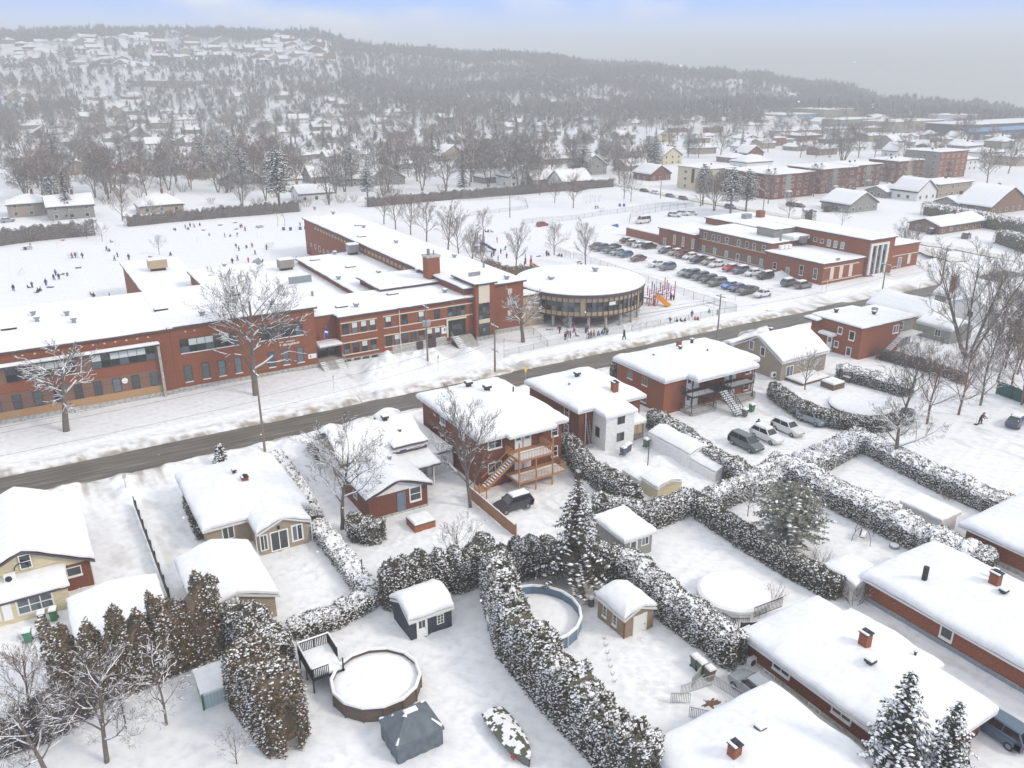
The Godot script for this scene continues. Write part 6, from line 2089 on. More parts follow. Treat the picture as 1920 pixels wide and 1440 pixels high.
func build_hedges() -> void:
	tufts.leaf = tuft_mesh(3, 7, 0.24, 0.036, M.leaf)
	tufts.snow = blob_mesh(4)
	# tall cedar rows, bottom of the picture
	hedge("tall snow dusted cedar row between the pool garden and the tan shed", gpath([[930, 1110], [960, 1215], [1040, 1310], [1110, 1380], [1200, 1470]], 0.5), 2.5, 3.6, 0.62, 0, 0.3)
	hedge("cedar thicket behind the dark blue shed", gpath([[735, 1130], [790, 1105], [860, 1095], [905, 1075]], 0.3), 2.2, 3.2, 0.5, 0, 0.3)
	hedge("dark cedar screen below the board fence", gpath([[905, 1080], [960, 1075], [1030, 1060]], 0.3), 2.4, 2.7, 0.5, 0, 0.25)
	hedge("big rounded cedar clump beside the pool deck", gpath([[470, 1300], [535, 1385]], 0.3), 3.2, 4.2, 0.42, 1, 0.35)
	hedge("cedar clump at the corner of the pool garden", gpath([[455, 1205], [520, 1250]], 0.3), 2.6, 3.2, 0.55, 0, 0.3)
	hedge("tall thin rusty brown cedar row in front of the beige garage", gpath([[135, 1310], [230, 1290], [300, 1262], [400, 1222]], 0.0), 2.4, 4.4, 0.3, 1, 0.6, "cedar_hedge", 60.0)
	hedge("leafless brown scrub under the bare trees", gpath([[10, 1400], [90, 1370], [150, 1335]], 0.0), 2.4, 1.9, 0.2, 2, 0.4, "scrub_hedge", 55.0)
	hedge("thick cedar hedge between the tan shed and the buried pool", gpath([[1175, 1082], [1250, 1150], [1320, 1205], [1366, 1240]], 0.0), 2.4, 2.8, 0.7, 0, 0.14)
	hedge("snow capped hedge below the spruce and the grey shed", gpath([[1085, 1060], [1150, 1085]], 0.0), 2.0, 2.6, 0.6, 0, 0.2)
	hedge("clipped cedar hedge between the buried pool and the pine lawn", gpath([[1302, 960], [1390, 1020], [1480, 1075], [1560, 1118]], 0.0), 1.6, 2.1, 0.45, 0, 0.08)
	hedge("clipped hedge closing the back of the pine lawn", gpath([[1330, 955], [1400, 925], [1455, 893]], 0.0), 2.0, 2.2, 0.85, 0, 0.1)
	hedge("deep snow capped hedge between the pine lawn and the white shed garden", gpath([[1462, 890], [1560, 940], [1650, 985], [1740, 1032], [1830, 1070]], 0.0), 3.0, 2.1, 0.95, 0, 0.16)
	hedge("snowy hedge behind the canvas shelters", gpath([[1130, 965], [1210, 985], [1290, 955]], 0.0), 2.4, 2.1, 0.6, 0, 0.15)
	hedge("cedar hedge dividing the canvas shelter from the fourplex car park", gpath([[1228, 800], [1290, 845], [1350, 885], [1400, 912]], 0.0), 2.2, 2.3, 0.62, 0, 0.15)
	hedge("cedar hedge beside the brick house with the white addition", gpath([[1062, 850], [1100, 895], [1140, 920], [1185, 950]], 0.0), 2.0, 2.1, 0.5, 0, 0.2)
	hedge("snow heaped hedge beyond the parked family cars", gpath([[1395, 925], [1470, 895], [1540, 870], [1600, 838]], 0.0), 3.0, 1.6, 0.95, 0, 0.2)
	hedge("hedge in front of the taupe house and its deck", gpath([[1452, 745], [1510, 785], [1570, 800], [1640, 812]], 0.0), 2.0, 1.9, 0.55, 0, 0.15)
	hedge("low hedge round the half buried pool garden", gpath([[1600, 810], [1660, 805], [1700, 790]], 0.0), 1.6, 1.4, 0.4, 2, 0.2)
	hedge("snowy hedge below the flat brick house", gpath([[1582, 710], [1640, 725], [1690, 740]], 0.0), 2.6, 1.7, 0.85, 0, 0.18)
	hedge("long snow capped hedge beyond the cut back tree", gpath([[1610, 835], [1680, 872], [1760, 912], [1850, 950], [1960, 1000]], 0.0), 2.8, 1.9, 0.9, 0, 0.15)
	hedge("round cedar bush at the foot of the bare spreading tree", gpath([[672, 1004], [702, 1012]], 0.0), 2.4, 1.7, 0.5, 0, 0.2, "cedar_bush")
	hedge("snow smothered low hedge beside the beige bungalow's back lawn", gpath([[600, 1000], [640, 1050], [690, 1120]], 0.0), 1.6, 1.1, 0.98, 0, 0.2)
	hedge("snow smothered hedge along the bungalow's side towards the street", gpath([[520, 862], [560, 920], [590, 975]], 0.0), 1.5, 0.9, 0.95, 2, 0.2)
	hedge("snowy hedge behind the pool deck", gpath([[560, 1188], [620, 1172], [690, 1135]], 0.0), 1.7, 1.2, 0.8, 0, 0.25)
	hedge("narrow row of dark shrubs along the bungalow driveway", gpath([[352, 945], [378, 1010]], 0.0), 0.7, 0.7, 0.3, 0, 0.3, "shrub_row")
	hedge("dark column of cedar at the fourplex corner", gpath([[1152, 706], [1156, 712]], 0.0), 1.1, 2.6, 0.3, 0, 0.1, "cedar_bush")
	hedge("tall clipped hedge along the school yard's left edge", gpath([[-60, 468], [60, 452], [178, 440]], 0.0), 2.6, 3.6, 0.5, 2, 0.22, "yard_hedge", 16.0)
	hedge("long dark hedge behind the playing field", gpath([[240, 424], [420, 408], [560, 396]], 0.0), 2.4, 2.8, 0.25, 2, 0.3, "yard_hedge", 14.0)
	hedge("long clipped hedge screening the houses behind the playing field", gpath([[690, 388], [850, 374], [1000, 362], [1148, 350]], 0.0), 2.4, 2.8, 0.15, 2, 0.2, "yard_hedge", 12.0)
	hedge("round tree topped shrub beside the parked cars near the cottage", gpath([[1512, 408], [1520, 408]], 1.0), 3.4, 3.2, 0.2, 2, 0.2, "clipped_shrub", 16.0)
	hedge("clipped roadside hedge by the grey cottage", gpath([[1548, 398], [1590, 392]], 0.0), 2.2, 2.0, 0.3, 0, 0.1, "yard_hedge", 16.0)
	hedge("broad snow flecked hedge behind the tan brick bungalow", gpath([[1745, 402], [1830, 420], [1930, 440]], 0.0), 7.0, 3.2, 0.75, 0, 0.2, "yard_hedge", 9.0)
	hedge("snow flecked hedge at the end of the tan brick bungalow", gpath([[1880, 455], [1935, 475]], 0.0), 5.0, 3.0, 0.7, 0, 0.2, "yard_hedge", 9.0)
	hedge("brown bare hedge beside the small snowed house", gpath([[1650, 672], [1720, 690], [1800, 718]], 0.0), 1.6, 1.6, 0.1, 2, 0.1, "yard_hedge", 30.0)
	hedge("brown leafy shrubs beside the climbing frame", gpath([[915, 505], [945, 522], [1000, 520]], 0.0), 3.0, 2.0, 0.3, 1, 0.3, "shrub_row", 14.0)

# ---------- things in the yards ----------
func pool(label: String, u: float, w: float, r: float, hgt: float, sides: int, wallm: Material, rimm: Material, drop: float, snowy_rim: bool, called := "round_pool") -> Node3D:
	var t := thing(called, label, "pool", Vector3(u, 0, -w))
	var p := func(i: int, rr: float, y: float) -> Vector3:
		return Vector3(cos(TAU * i / sides) * rr, y, sin(TAU * i / sides) * rr)
	for i in sides:
		var m := MB.new()
		m.quad(p.call(i + 1, r, -0.3), p.call(i, r, -0.3), p.call(i, r, hgt - 0.02), p.call(i + 1, r, hgt - 0.02))
		m.quad(p.call(i, r - 0.1, -0.3), p.call(i + 1, r - 0.1, -0.3), p.call(i + 1, r - 0.1, hgt - 0.02), p.call(i, r - 0.1, hgt - 0.02))
		part("wall_panel", m, wallm, t)
		var k := MB.new()
		k.tube(p.call(i, r + 0.02, -0.3), p.call(i, r + 0.02, hgt), 0.07, 0.07, 6, true)
		part("upright", k, rimm, t)
		var q := MB.new()
		q.quad(p.call(i, r + 0.12, hgt), p.call(i + 1, r + 0.12, hgt), p.call(i + 1, r - 0.14, hgt), p.call(i, r - 0.14, hgt))
		q.quad(p.call(i + 1, r + 0.12, hgt - 0.07), p.call(i, r + 0.12, hgt - 0.07), p.call(i, r + 0.12, hgt), p.call(i + 1, r + 0.12, hgt))
		var rim := part("rim", q, rimm, t)
		if snowy_rim:
			var s := MB.new()
			var a0: Vector3 = p.call(i, r + 0.11, hgt + 0.002); var a1: Vector3 = p.call(i + 1, r + 0.11, hgt + 0.002)
			var b0: Vector3 = p.call(i, r + 0.05, hgt + 0.14); var b1: Vector3 = p.call(i + 1, r + 0.05, hgt + 0.14)
			var c0: Vector3 = p.call(i, r - 0.1, hgt + 0.15); var c1: Vector3 = p.call(i + 1, r - 0.1, hgt + 0.15)
			var d0: Vector3 = p.call(i, r - 0.17, hgt + 0.002); var d1: Vector3 = p.call(i + 1, r - 0.17, hgt + 0.002)
			s.quad(a1, a0, b0, b1); s.quad(b1, b0, c0, c1); s.quad(c1, c0, d0, d1)
			part("rim_snow", s, M.roof_snow, rim)
	var sn := MB.new()
	var rings := [[r - 0.12, hgt - drop - 0.06], [r * 0.8, hgt - drop + 0.02], [r * 0.5, hgt - drop + 0.06], [0.2, hgt - drop + 0.07]] if snowy_rim else [[r + 0.1, hgt + 0.01], [r + 0.08, hgt + 0.2], [r - 0.2, hgt + 0.34], [r * 0.7, hgt + 0.4], [0.2, hgt + 0.42]]
	sn.lathe(Vector3.ZERO, rings, 40)
	part("snow_cover", sn, M.roof_snow, t)
	return t

func board_fence(label: String, a: Vector2, b: Vector2, hgt: float, pitch: float, bw: float, m: Material, called := "board_fence", gap := 0.0) -> void:
	var t := thing(called, label, "fence", Vector3(a.x, 0, -a.y), atan2(b.y - a.y, b.x - a.x))
	var L := a.distance_to(b)
	var bm := MB.new()
	bm.box(0, gap, -0.02, bw, hgt, 0.02)
	var me := bm.mesh(m)
	for i in int(L / pitch):
		partm("board", me, t, Vector3(i * pitch, 0, 0))
	var pm := MB.new()
	pm.box(-0.06, -0.3, 0.02, 0.06, hgt + 0.12, 0.14)
	var pme := pm.mesh(m)
	for i in int(L / 2.4) + 1:
		partm("post", pme, t, Vector3(minf(i * 2.4, L), 0, 0))
	for y in [hgt * 0.15 + gap, hgt * 0.88]:
		var rm := MB.new()
		rm.box(0, y - 0.04, 0.02, L, y + 0.04, 0.06)
		part("rail", rm, m, t)
	if called == "board_fence":
		var sn := MB.new()
		sn.soft(0, hgt + 0.001, -0.05, L, hgt + 0.07, 0.06, 0.03)
		part("snow", sn, M.roof_snow, t)

func chain_fence(label: String, pix: Array, hgt: float, gap: float, group := "chain link fences round the school yard") -> void:
	var p0 := G(pix[0][0], pix[0][1])
	var t := thing("chain_link_fence", label, "fence", Vector3(p0.x, 0, p0.z), 0.0, group)
	var pm := MB.new()
	pm.tube(Vector3(0, -0.3, 0), Vector3(0, hgt + 0.05, 0), 0.045, 0.045, 6, true)
	var pme := pm.mesh(M.galv)
	for i in pix.size() - 1:
		var a := G(pix[i][0], pix[i][1]) - t.position
		var b := G(pix[i + 1][0], pix[i + 1][1]) - t.position
		var n := maxi(1, int(a.distance_to(b) / gap))
		for k in n + 1:
			partm("post", pme, t, a.lerp(b, float(k) / n))
		var rm := MB.new()
		rm.tube(a + Vector3(0, hgt, 0), b + Vector3(0, hgt, 0), 0.03, 0.03, 5)
		part("top_rail", rm, M.galv, t)
		var wm := MB.new()
		wm.quad(a, b, b + Vector3(0, hgt, 0), a + Vector3(0, hgt, 0))
		part("wire_mesh", wm, M.mesh_wire, t)

func shed_common(h: Node3D) -> void:
	pass

func build_yards() -> void:
	var h: Node3D
	h = house("garden_shed", "dark navy shed with white door and small paned window", "shed", [[22.7, 53.6, 26.6, 57.2, 2.0, "gu", 0.5, 0.2, M.navy_siding]], M.fascia_white, 0.5, "", [], 0.6)
	door(h, "S", 53.6, 23.75, 0.0, 0.8, 1.85, M.white, M.white, 2)
	window(h, "S", 53.6, 25.5, 0.75, 0.55, 0.85, M.white, 2, {"rows": 3, "t": 0.06})
	h = house("garden_shed", "tan shed with grey double door under a rounded snow roof", "shed", [[38.2, 44.3, 41.4, 48.0, 2.1, "gw", 0.42, 0.18, M.tan_siding]], M.fascia_white, 0.5, "", [], 0.6)
	door(h, "S", 44.3, 39.85, 0.0, 1.3, 1.85, M.trim, M.trim)
	for w in [45.6, 47.0]:
		window(h, "W", 38.2, w, 0.75, 0.4, 0.95, M.trim, 1, {"rows": 3, "t": 0.06, "sill": true})
	slab(h, "corner_trim", 38.13, 44.23, 0.0, 38.25, 44.35, 2.1, mat(rgb(120, 74, 56), 0.8))
	h = house("garden_shed", "grey flat roofed shed with white door beside the big spruce", "shed", [[45.8, 53.8, 49.3, 58.4, 2.4, "sw", 0.05, 0.35, M.grey_siding]], M.fascia_white, 0.4, "", [], 0.7)
	door(h, "S", 53.8, 46.9, 0.1, 0.8, 1.9, M.white, M.white, 1)
	window(h, "S", 53.8, 48.4, 1.1, 0.8, 0.8, M.white, 2)
	h = house("lean_to", "small pale green metal lean-to with a green corner post", "shed", [[5.9, 54.4, 8.3, 56.8, 1.5, "sw", 0.18, 0.08, mat(rgb(168, 186, 184), 0.5)]], M.fascia_white, 0.16, "", [], 0.6)
	for k in 9:
		slab(h, "corrugation", 6.1 + k * 0.25, 54.36, 0.0, 6.2 + k * 0.25, 54.4, 1.48, mat(rgb(176, 192, 192), 0.5))
	post(h, 5.9, 54.36, -0.2, 1.55, 0.14, mat(rgb(66, 110, 66), 0.7))
	h = house("garden_shed", "low white shed with flat snow roof beside the deep hedge", "shed", [[77.0, 40.6, 79.9, 45.0, 1.8, "flat", 0.0, 0.25, M.white_siding]], M.fascia_white, 0.35, "", [], 0.7)
	h = house("garden_gazebo", "white canvas garden pavilion sagging under snow beside a twiggy shrub", "gazebo", [[59.2, 37.6, 62.8, 41.0, 2.0, "hip", 0.3, 0.2, M.white_siding]], M.fascia_white, 0.25, "", [], 0.6)
	h = house("snow_shelter", "long white canvas car shelter beside the cedar hedge", "car shelter", [[65.6, 65.8, 69.2, 73.6, 1.7, "gw", 0.45, 0.05, M.white_siding], [65.7, 61.6, 69.1, 66.2, 1.1, "gw", 0.4, 0.05, M.white_siding]], M.white, 0.16, "", [], 0.8)
	h = house("snow_shelter", "low white canvas shelter with a sagging snow roof in the white house yard", "car shelter", [[56.8, 61.6, 60.4, 64.6, 1.5, "gw", 0.35, 0.05, M.cream], [56.6, 64.4, 60.0, 67.6, 1.1, "gw", 0.3, 0.05, M.white_siding]], M.white, 0.2, "", [], 0.8)
	pool("round above ground pool with weathered plank panels and a snowy rim", 17.9, 49.6, 3.45, 1.25, 14, M.plank, M.plank, 0.25, true)
	pool("round pool with a blue liner showing above the sunken snow", 32.8, 50.0, 4.1, 1.25, 18, mat(rgb(98, 122, 142), 0.5), mat(rgb(178, 186, 192), 0.5), 0.75, true)
	pool("buried pool heaped with smooth snow beside the iron gate", 50.3, 43.6, 3.2, 0.8, 20, M.white, M.white, 0.0, false)
	var p4 := G(1612, 762)
	pool("sunken round pool with a dark rim behind the deck hedge", p4.x, -p4.z, 4.2, 0.25, 24, M.iron, M.iron, 0.0, false)
	# black railed pool deck
	h = thing("pool_deck", "raised pool deck with black slatted rails and snow on top", "deck", Vector3(15, 0, -53.5))
	slab(h, "platform", 13.6, 51.8, 1.05, 16.2, 55.4, 1.18, M.dark)
	snow_slab(h, "platform_snow", 13.7, 51.9, 1.181, 16.1, 55.3, 1.5, 0.15)
	for q in [[13.65, 51.85], [16.1, 51.85], [13.65, 55.3], [16.1, 55.3], [14.9, 55.3], [13.65, 53.6]]:
		post(h, q[0], q[1], -0.3, 2.25, 0.1, M.black)
	for q in [[13.6, 51.8, 13.6, 55.4], [13.6, 55.4, 16.2, 55.4], [13.6, 51.8, 14.9, 51.8], [16.2, 53.4, 16.2, 55.4]]:
		rail(h, Vector3(q[0], 1.18, -q[1]) - h.position, Vector3(q[2], 1.18, -q[3]) - h.position, 1.02, 0.14, M.black, "railing", 0.06)
		snow_slab(h, "rail_snow", minf(q[0], q[2]) - 0.06, minf(q[1], q[3]) - 0.06, 2.25, maxf(q[0], q[2]) + 0.06, maxf(q[1], q[3]) + 0.06, 2.36, 0.05)
	# dark canvas gazebo with a little snow left on it
	h = thing("canvas_gazebo", "dark grey zipped canvas gazebo with scraps of snow on its roof", "gazebo", Vector3(18.05, 0, -43.4))
	var wm := MB.new()
	var c4 := [Vector3(-1.75, 0, 1.5), Vector3(1.75, 0, 1.5), Vector3(1.75, 0, -1.5), Vector3(-1.75, 0, -1.5)]
	var ap := [Vector3(-0.35, 2.75, 0), Vector3(0.35, 2.75, 0)]
	for i in 4:
		var a: Vector3 = c4[i]; var b: Vector3 = c4[(i + 1) % 4]
		for k in 10:
			var f0 := k / 10.0; var f1 := (k + 1) / 10.0
			var o0 := Vector3(a.z - b.z, 0, b.x - a.x).normalized() * (0.05 * sin(k * 2.3)) ; var o1 := Vector3(a.z - b.z, 0, b.x - a.x).normalized() * (0.05 * sin((k + 1) * 2.3))
			var p := a.lerp(b, f0) + o0; var q := a.lerp(b, f1) + o1
			wm.quad(q - Vector3(0, 0.2, 0), p - Vector3(0, 0.2, 0), a.lerp(b, f0) + Vector3(0, 1.62, 0), a.lerp(b, f1) + Vector3(0, 1.62, 0))
	part("side_curtain", wm, M.canvas, h)
	var rm2 := MB.new()
	var e := []
	for v in c4: e.append(v * 1.06 + Vector3(0, 1.6, 0))
	rm2.quad(e[0], e[1], ap[1], ap[0]); rm2.tri(e[1], e[2], ap[1]); rm2.quad(e[2], e[3], ap[0], ap[1]); rm2.tri(e[3], e[0], ap[0])
	for i in 4:
		rm2.quad(e[(i + 1) % 4], e[i], e[i] - Vector3(0, 0.22, 0), e[(i + 1) % 4] - Vector3(0, 0.22, 0))
	var gro := part("canopy", rm2, M.canvas, h)
	for q in [[0, 0.85, 0.12, 0.4], [0, 0.05, 0.3, 0.2], [1, 0.08, 0.55, 0.28], [1, 0.9, 0.1, 0.2], [2, 0.1, 0.5, 0.3], [3, 0.05, 0.25, 0.3], [3, 0.5, 0.1, 0.3]]:
		var dirp: Vector3 = e[q[0]].lerp(ap[1 if q[0] in [1, 2] else 0], q[1])
		var dir2: Vector3 = (ap[1 if q[0] in [1, 2] else 0] - e[q[0]]).normalized()
		var s := MB.new()
		var sd := dir2.cross(Vector3.UP).normalized()
		var z0 := dirp + Vector3(0, 0.02, 0); var z1: Vector3 = dirp + dir2 * q[2] * 1.6 + Vector3(0, 0.02, 0)
		s.quad(z0 - sd * q[3] * 0.5, z1 - sd * q[3] * 0.25, z1 + Vector3(0, 0.07, 0), z0 + Vector3(0, 0.08, 0))
		s.quad(z0 + Vector3(0, 0.08, 0), z1 + Vector3(0, 0.07, 0), z1 + sd * q[3] * 0.3, z0 + sd * q[3] * 0.45)
		s.tri(z0 - sd * q[3] * 0.5, z0 + Vector3(0, 0.08, 0), z0 + sd * q[3] * 0.45)
		part("snow_scrap", s, M.roof_snow, gro)
	var rs := MB.new()
	rs.soft(-0.5, 2.7, -0.22, 0.5, 2.86, 0.22, 0.08)
	part("ridge_snow", rs, M.roof_snow, gro)
	# boat under a torn olive cover
	h = thing("covered_boat", "long boat under a snow streaked olive tarpaulin", "boat", G(955, 1388))
	var b0 := G(915, 1338); var b1 := G(990, 1440)
	h.rotation.y = atan2(-(b1.z - b0.z), b1.x - b0.x)
	h.scale = Vector3(0.8, 0.75, 0.85)
	var hull := MB.new(); var tarp := MB.new(); var bs := MB.new()
	var st := []
	for i in 13:
		var f := i / 12.0
		var x := lerpf(-3.4, 3.6, f)
		var wd := 1.12 * pow(maxf(0.0, 1.0 - pow(maxf(0.0, (f - 0.35) / 0.65), 2.4)), 0.8) + 0.03
		if f < 0.15: wd *= 0.86 + f
		st.append([x, wd, 0.75 + 0.2 * f, 1.15 + 0.35 * sin(f * PI) + 0.07 * sin(f * 19.0)])
	for i in 12:
		var a: Array = st[i]; var b: Array = st[i + 1]
		for sg in [-1.0, 1.0]:
			var hq := [Vector3(a[0], 0.0, sg * a[1] * 0.7), Vector3(b[0], 0.0, sg * b[1] * 0.7), Vector3(b[0], b[2], sg * b[1]), Vector3(a[0], a[2], sg * a[1])]
			if sg > 0: hull.quad(hq[0], hq[1], hq[2], hq[3])
			else: hull.quad(hq[3], hq[2], hq[1], hq[0])
			var tq := [Vector3(a[0], a[2] + 0.02, sg * a[1] * 1.03), Vector3(b[0], b[2] + 0.02, sg * b[1] * 1.03), Vector3(b[0], b[3], 0), Vector3(a[0], a[3], 0)]
			if sg > 0: tarp.quad(tq[0], tq[1], tq[2], tq[3])
			else: tarp.quad(tq[3], tq[2], tq[1], tq[0])
			# snow lies in the cover's folds on most of its length
			for k in 6:
				for m in 3:
					var pt := func(fx: float, fy: float) -> Vector3:
						var q: Vector3 = (tq[0] as Vector3).lerp(tq[1], fx).lerp((tq[3] as Vector3).lerp(tq[2], fx), fy)
						return q + Vector3(nz.get_noise_2d(q.x * 30.0, q.z * 30.0) * 0.12, 0.05 + 0.05 * nz.get_noise_2d(q.x * 22.0, q.z * 22.0), nz.get_noise_2d(q.z * 30.0, q.x * 30.0) * 0.1)
					var ce: Vector3 = pt.call((m + 0.5) / 3.0, (k + 0.5) / 6.0)
					if nz.get_noise_2d(ce.x * 9.0 + 20.0, ce.z * 14.0) > (0.14 if k > 0 else -0.1):
						continue
					var z := [pt.call(m / 3.0, k / 6.0), pt.call((m + 1) / 3.0, k / 6.0), pt.call((m + 1) / 3.0, (k + 1) / 6.0), pt.call(m / 3.0, (k + 1) / 6.0)]
					if sg > 0: bs.quad(z[0], z[1], z[2], z[3])
					else: bs.quad(z[3], z[2], z[1], z[0])
	part("hull", hull, mat(rgb(98, 100, 98), 0.5), h)
	var tp := part("tarpaulin", tarp, mat(rgb(86, 88, 70), 0.85), h)
	var bsp := part("snow", bs, M.roof_snow, tp)
	var reg := MB.new()
	reg.box(2.1, 0.45, 0.86, 2.6, 0.75, 0.98)
	part("red_marking", reg, mat(rgb(170, 44, 44), 0.7), h)
	# hot tub
	h = thing("hot_tub", "orange wood sided hot tub with a white snow lid", "hot tub", Vector3(31.65, 0, -70.45))
	for s in [[-1.2, -1.1, 1.2, -1.04], [-1.2, 1.04, 1.2, 1.1], [-1.2, -1.04, -1.14, 1.04], [1.14, -1.04, 1.2, 1.04]]:
		var m := MB.new()
		m.box(s[0], -0.2, s[1], s[2], 0.72, s[3])
		part("side_panel", m, M.tub_wood, h)
	var lid := MB.new()
	lid.soft(-1.22, 0.721, -1.12, 1.22, 0.86, 1.12, 0.05)
	part("cover", lid, mat(rgb(92, 74, 62), 0.8), h)
	var ls := MB.new()
	ls.soft(-1.18, 0.861, -1.08, 1.18, 1.1, 1.08, 0.16)
	part("snow", ls, M.roof_snow, h)
	board_fence("brown wooden board fence beside the triplex parking", Vector2(39.0, 63.2), Vector2(39.0, 73.6), 1.45, 0.2, 0.16, mat(rgb(150, 112, 86), 0.9))
	board_fence("long black picket fence between two driveways", Vector2(6.25, 70.5), Vector2(6.25, 91.3), 1.15, 0.16, 0.1, M.dark, "picket_fence", 0.1)
	board_fence("brown privacy screen above the buried pool deck", Vector2(46.6, 39.2), Vector2(49.0, 38.0), 1.7, 0.24, 0.22, mat(rgb(84, 66, 68), 0.9), "privacy_screen")
	# dark green fence and tarp at the right edge
	var gf0 := G(1868, 738); var gf1 := G(1960, 772)
	board_fence("dark green board fence behind the bare trees", Vector2(gf0.x, -gf0.z), Vector2(gf1.x, -gf1.z), 2.0, 0.3, 0.3, mat(rgb(34, 84, 76), 0.7), "green_fence")
	# pool gate and deck of the buried pool
	h = thing("iron_gate", "black iron railings round the buried pool's deck", "railing", Vector3(48, 0, -40.5))
	for q in [[46.4, 41.2, 46.6, 39.8], [49.3, 40.2, 52.6, 40.0], [46.5, 40.2, 47.8, 39.4]]:
		rail(h, Vector3(q[0], 0.5, -q[1]) - h.position, Vector3(q[2], 0.5, -q[3]) - h.position, 1.1, 0.16, M.iron, "railing", 0.035)
	snow_slab(h, "deck_snow", 49.0, 38.0, 0.0, 53.0, 39.8, 0.75, 0.25)
	# metal railed steps by the front bungalow
	h = thing("deck_steps", "grey railed deck steps round a patch of bare brown earth", "steps", Vector3(38.5, 0, -34.8))
	for q in [[36.4, 36.4, 37.6, 35.6], [37.6, 36.6, 40.6, 36.2], [40.6, 36.2, 41.2, 33.2], [36.6, 34.6, 37.6, 33.4], [38.9, 36.8, 40.4, 37.4]]:
		rail(h, Vector3(q[0], 0.1, -q[1]) - h.position, Vector3(q[2], 0.1, -q[3]) - h.position, 1.0, 0.13, M.galv, "railing", 0.035)
	var er := MB.new()
	for i in 26:
		var a0 := TAU * i / 26.0; var a1 := TAU * (i + 1) / 26.0
		var r0 := 1.0 + 0.9 * nz.get_noise_2d(cos(a0) * 14.0, sin(a0) * 14.0); var r1 := 1.0 + 0.9 * nz.get_noise_2d(cos(a1) * 14.0, sin(a1) * 14.0)
		er.tri(Vector3(0.4, 0.22, 0.0), Vector3(0.4 + 1.15 * r1 * cos(a1), 0.13, 0.7 * r1 * sin(a1)), Vector3(0.4 + 1.15 * r0 * cos(a0), 0.13, 0.7 * r0 * sin(a0)))
	part("bare_planks", er, mat(rgb(112, 86, 66), 0.95), h)
	# garden swing
	var gs := G(1617, 1010)
	h = thing("garden_swing", "curved iron garden swing on the pine lawn", "swing", Vector3(gs.x, 0, gs.z), 0.5)
	var sw := MB.new()
	for s in [-1.0, 1.0]:
		var prev := Vector3(s * 1.1, -0.1, 0.9)
		for i in 9:
			var an := PI * (i + 1) / 9.0
			var cur := Vector3(s * (1.1 - 0.25 * sin(an)), 1.75 * sin(an), 0.9 * cos(an))
			sw.tube(prev, cur, 0.03, 0.03, 5); prev = cur
	sw.tube(Vector3(-0.85, 1.75, 0), Vector3(0.85, 1.75, 0), 0.03, 0.03, 5)
	part("frame", sw, M.iron, h)
	var seat := MB.new()
	seat.box(-0.7, 0.45, -0.25, 0.7, 0.52, 0.25); seat.box(-0.7, 0.52, -0.28, 0.7, 0.95, -0.24)
	part("seat", seat, M.iron, h)
	var ses := MB.new()
	ses.soft(-0.68, 0.521, -0.22, 0.68, 0.66, 0.24, 0.06)
	part("snow", ses, M.roof_snow, h)
	var fp := G(1677, 1025)
	h = thing("fire_ring", "flat round lid in the snow near the garden swing", "lid", Vector3(fp.x, 0, fp.z))
	var fr := MB.new()
	fr.lathe(Vector3.ZERO, [[0.5, -0.1], [0.5, 0.14], [0.46, 0.18]], 20)
	part("ring", fr, M.metal, h)
	var fs := MB.new()
	fs.lathe(Vector3.ZERO, [[0.44, 0.181], [0.4, 0.26], [0.1, 0.3]], 20)
	part("snow", fs, M.roof_snow, h)
	# barrel by the blue pool, ladder on the brick house
	var bp := G(1108, 1135)
	h = thing("barrel", "small brown barrel with a cap of snow beside the tan shed", "barrel", Vector3(bp.x, 0, bp.z))
	var bm := MB.new()
	bm.lathe(Vector3.ZERO, [[0.26, -0.1], [0.31, 0.35], [0.26, 0.75]], 14)
	part("staves", bm, M.plank, h)
	var bsn := MB.new()
	bsn.lathe(Vector3.ZERO, [[0.27, 0.751], [0.26, 0.95], [0.1, 1.05]], 14)
	part("snow", bsn, M.roof_snow, h)
	h = thing("ladder", "wooden ladder leaning on the brick house beside its white addition", "ladder", Vector3(58.9, 0, -77.3))
	for s in [-0.22, 0.22]:
		var m := MB.new()
		m.beam(Vector3(s, -0.1, 0.5), Vector3(s, 3.4, -0.5), 0.06, 0.08)
		part("stile", m, M.galv, h)
	for k in 10:
		var m := MB.new()
		var f := (k + 0.7) / 10.5
		m.beam(Vector3(-0.22, 3.5 * f - 0.1, 0.5 - f), Vector3(0.22, 3.5 * f - 0.1, 0.5 - f), 0.04, 0.04)
		part("rung", m, M.galv, h)
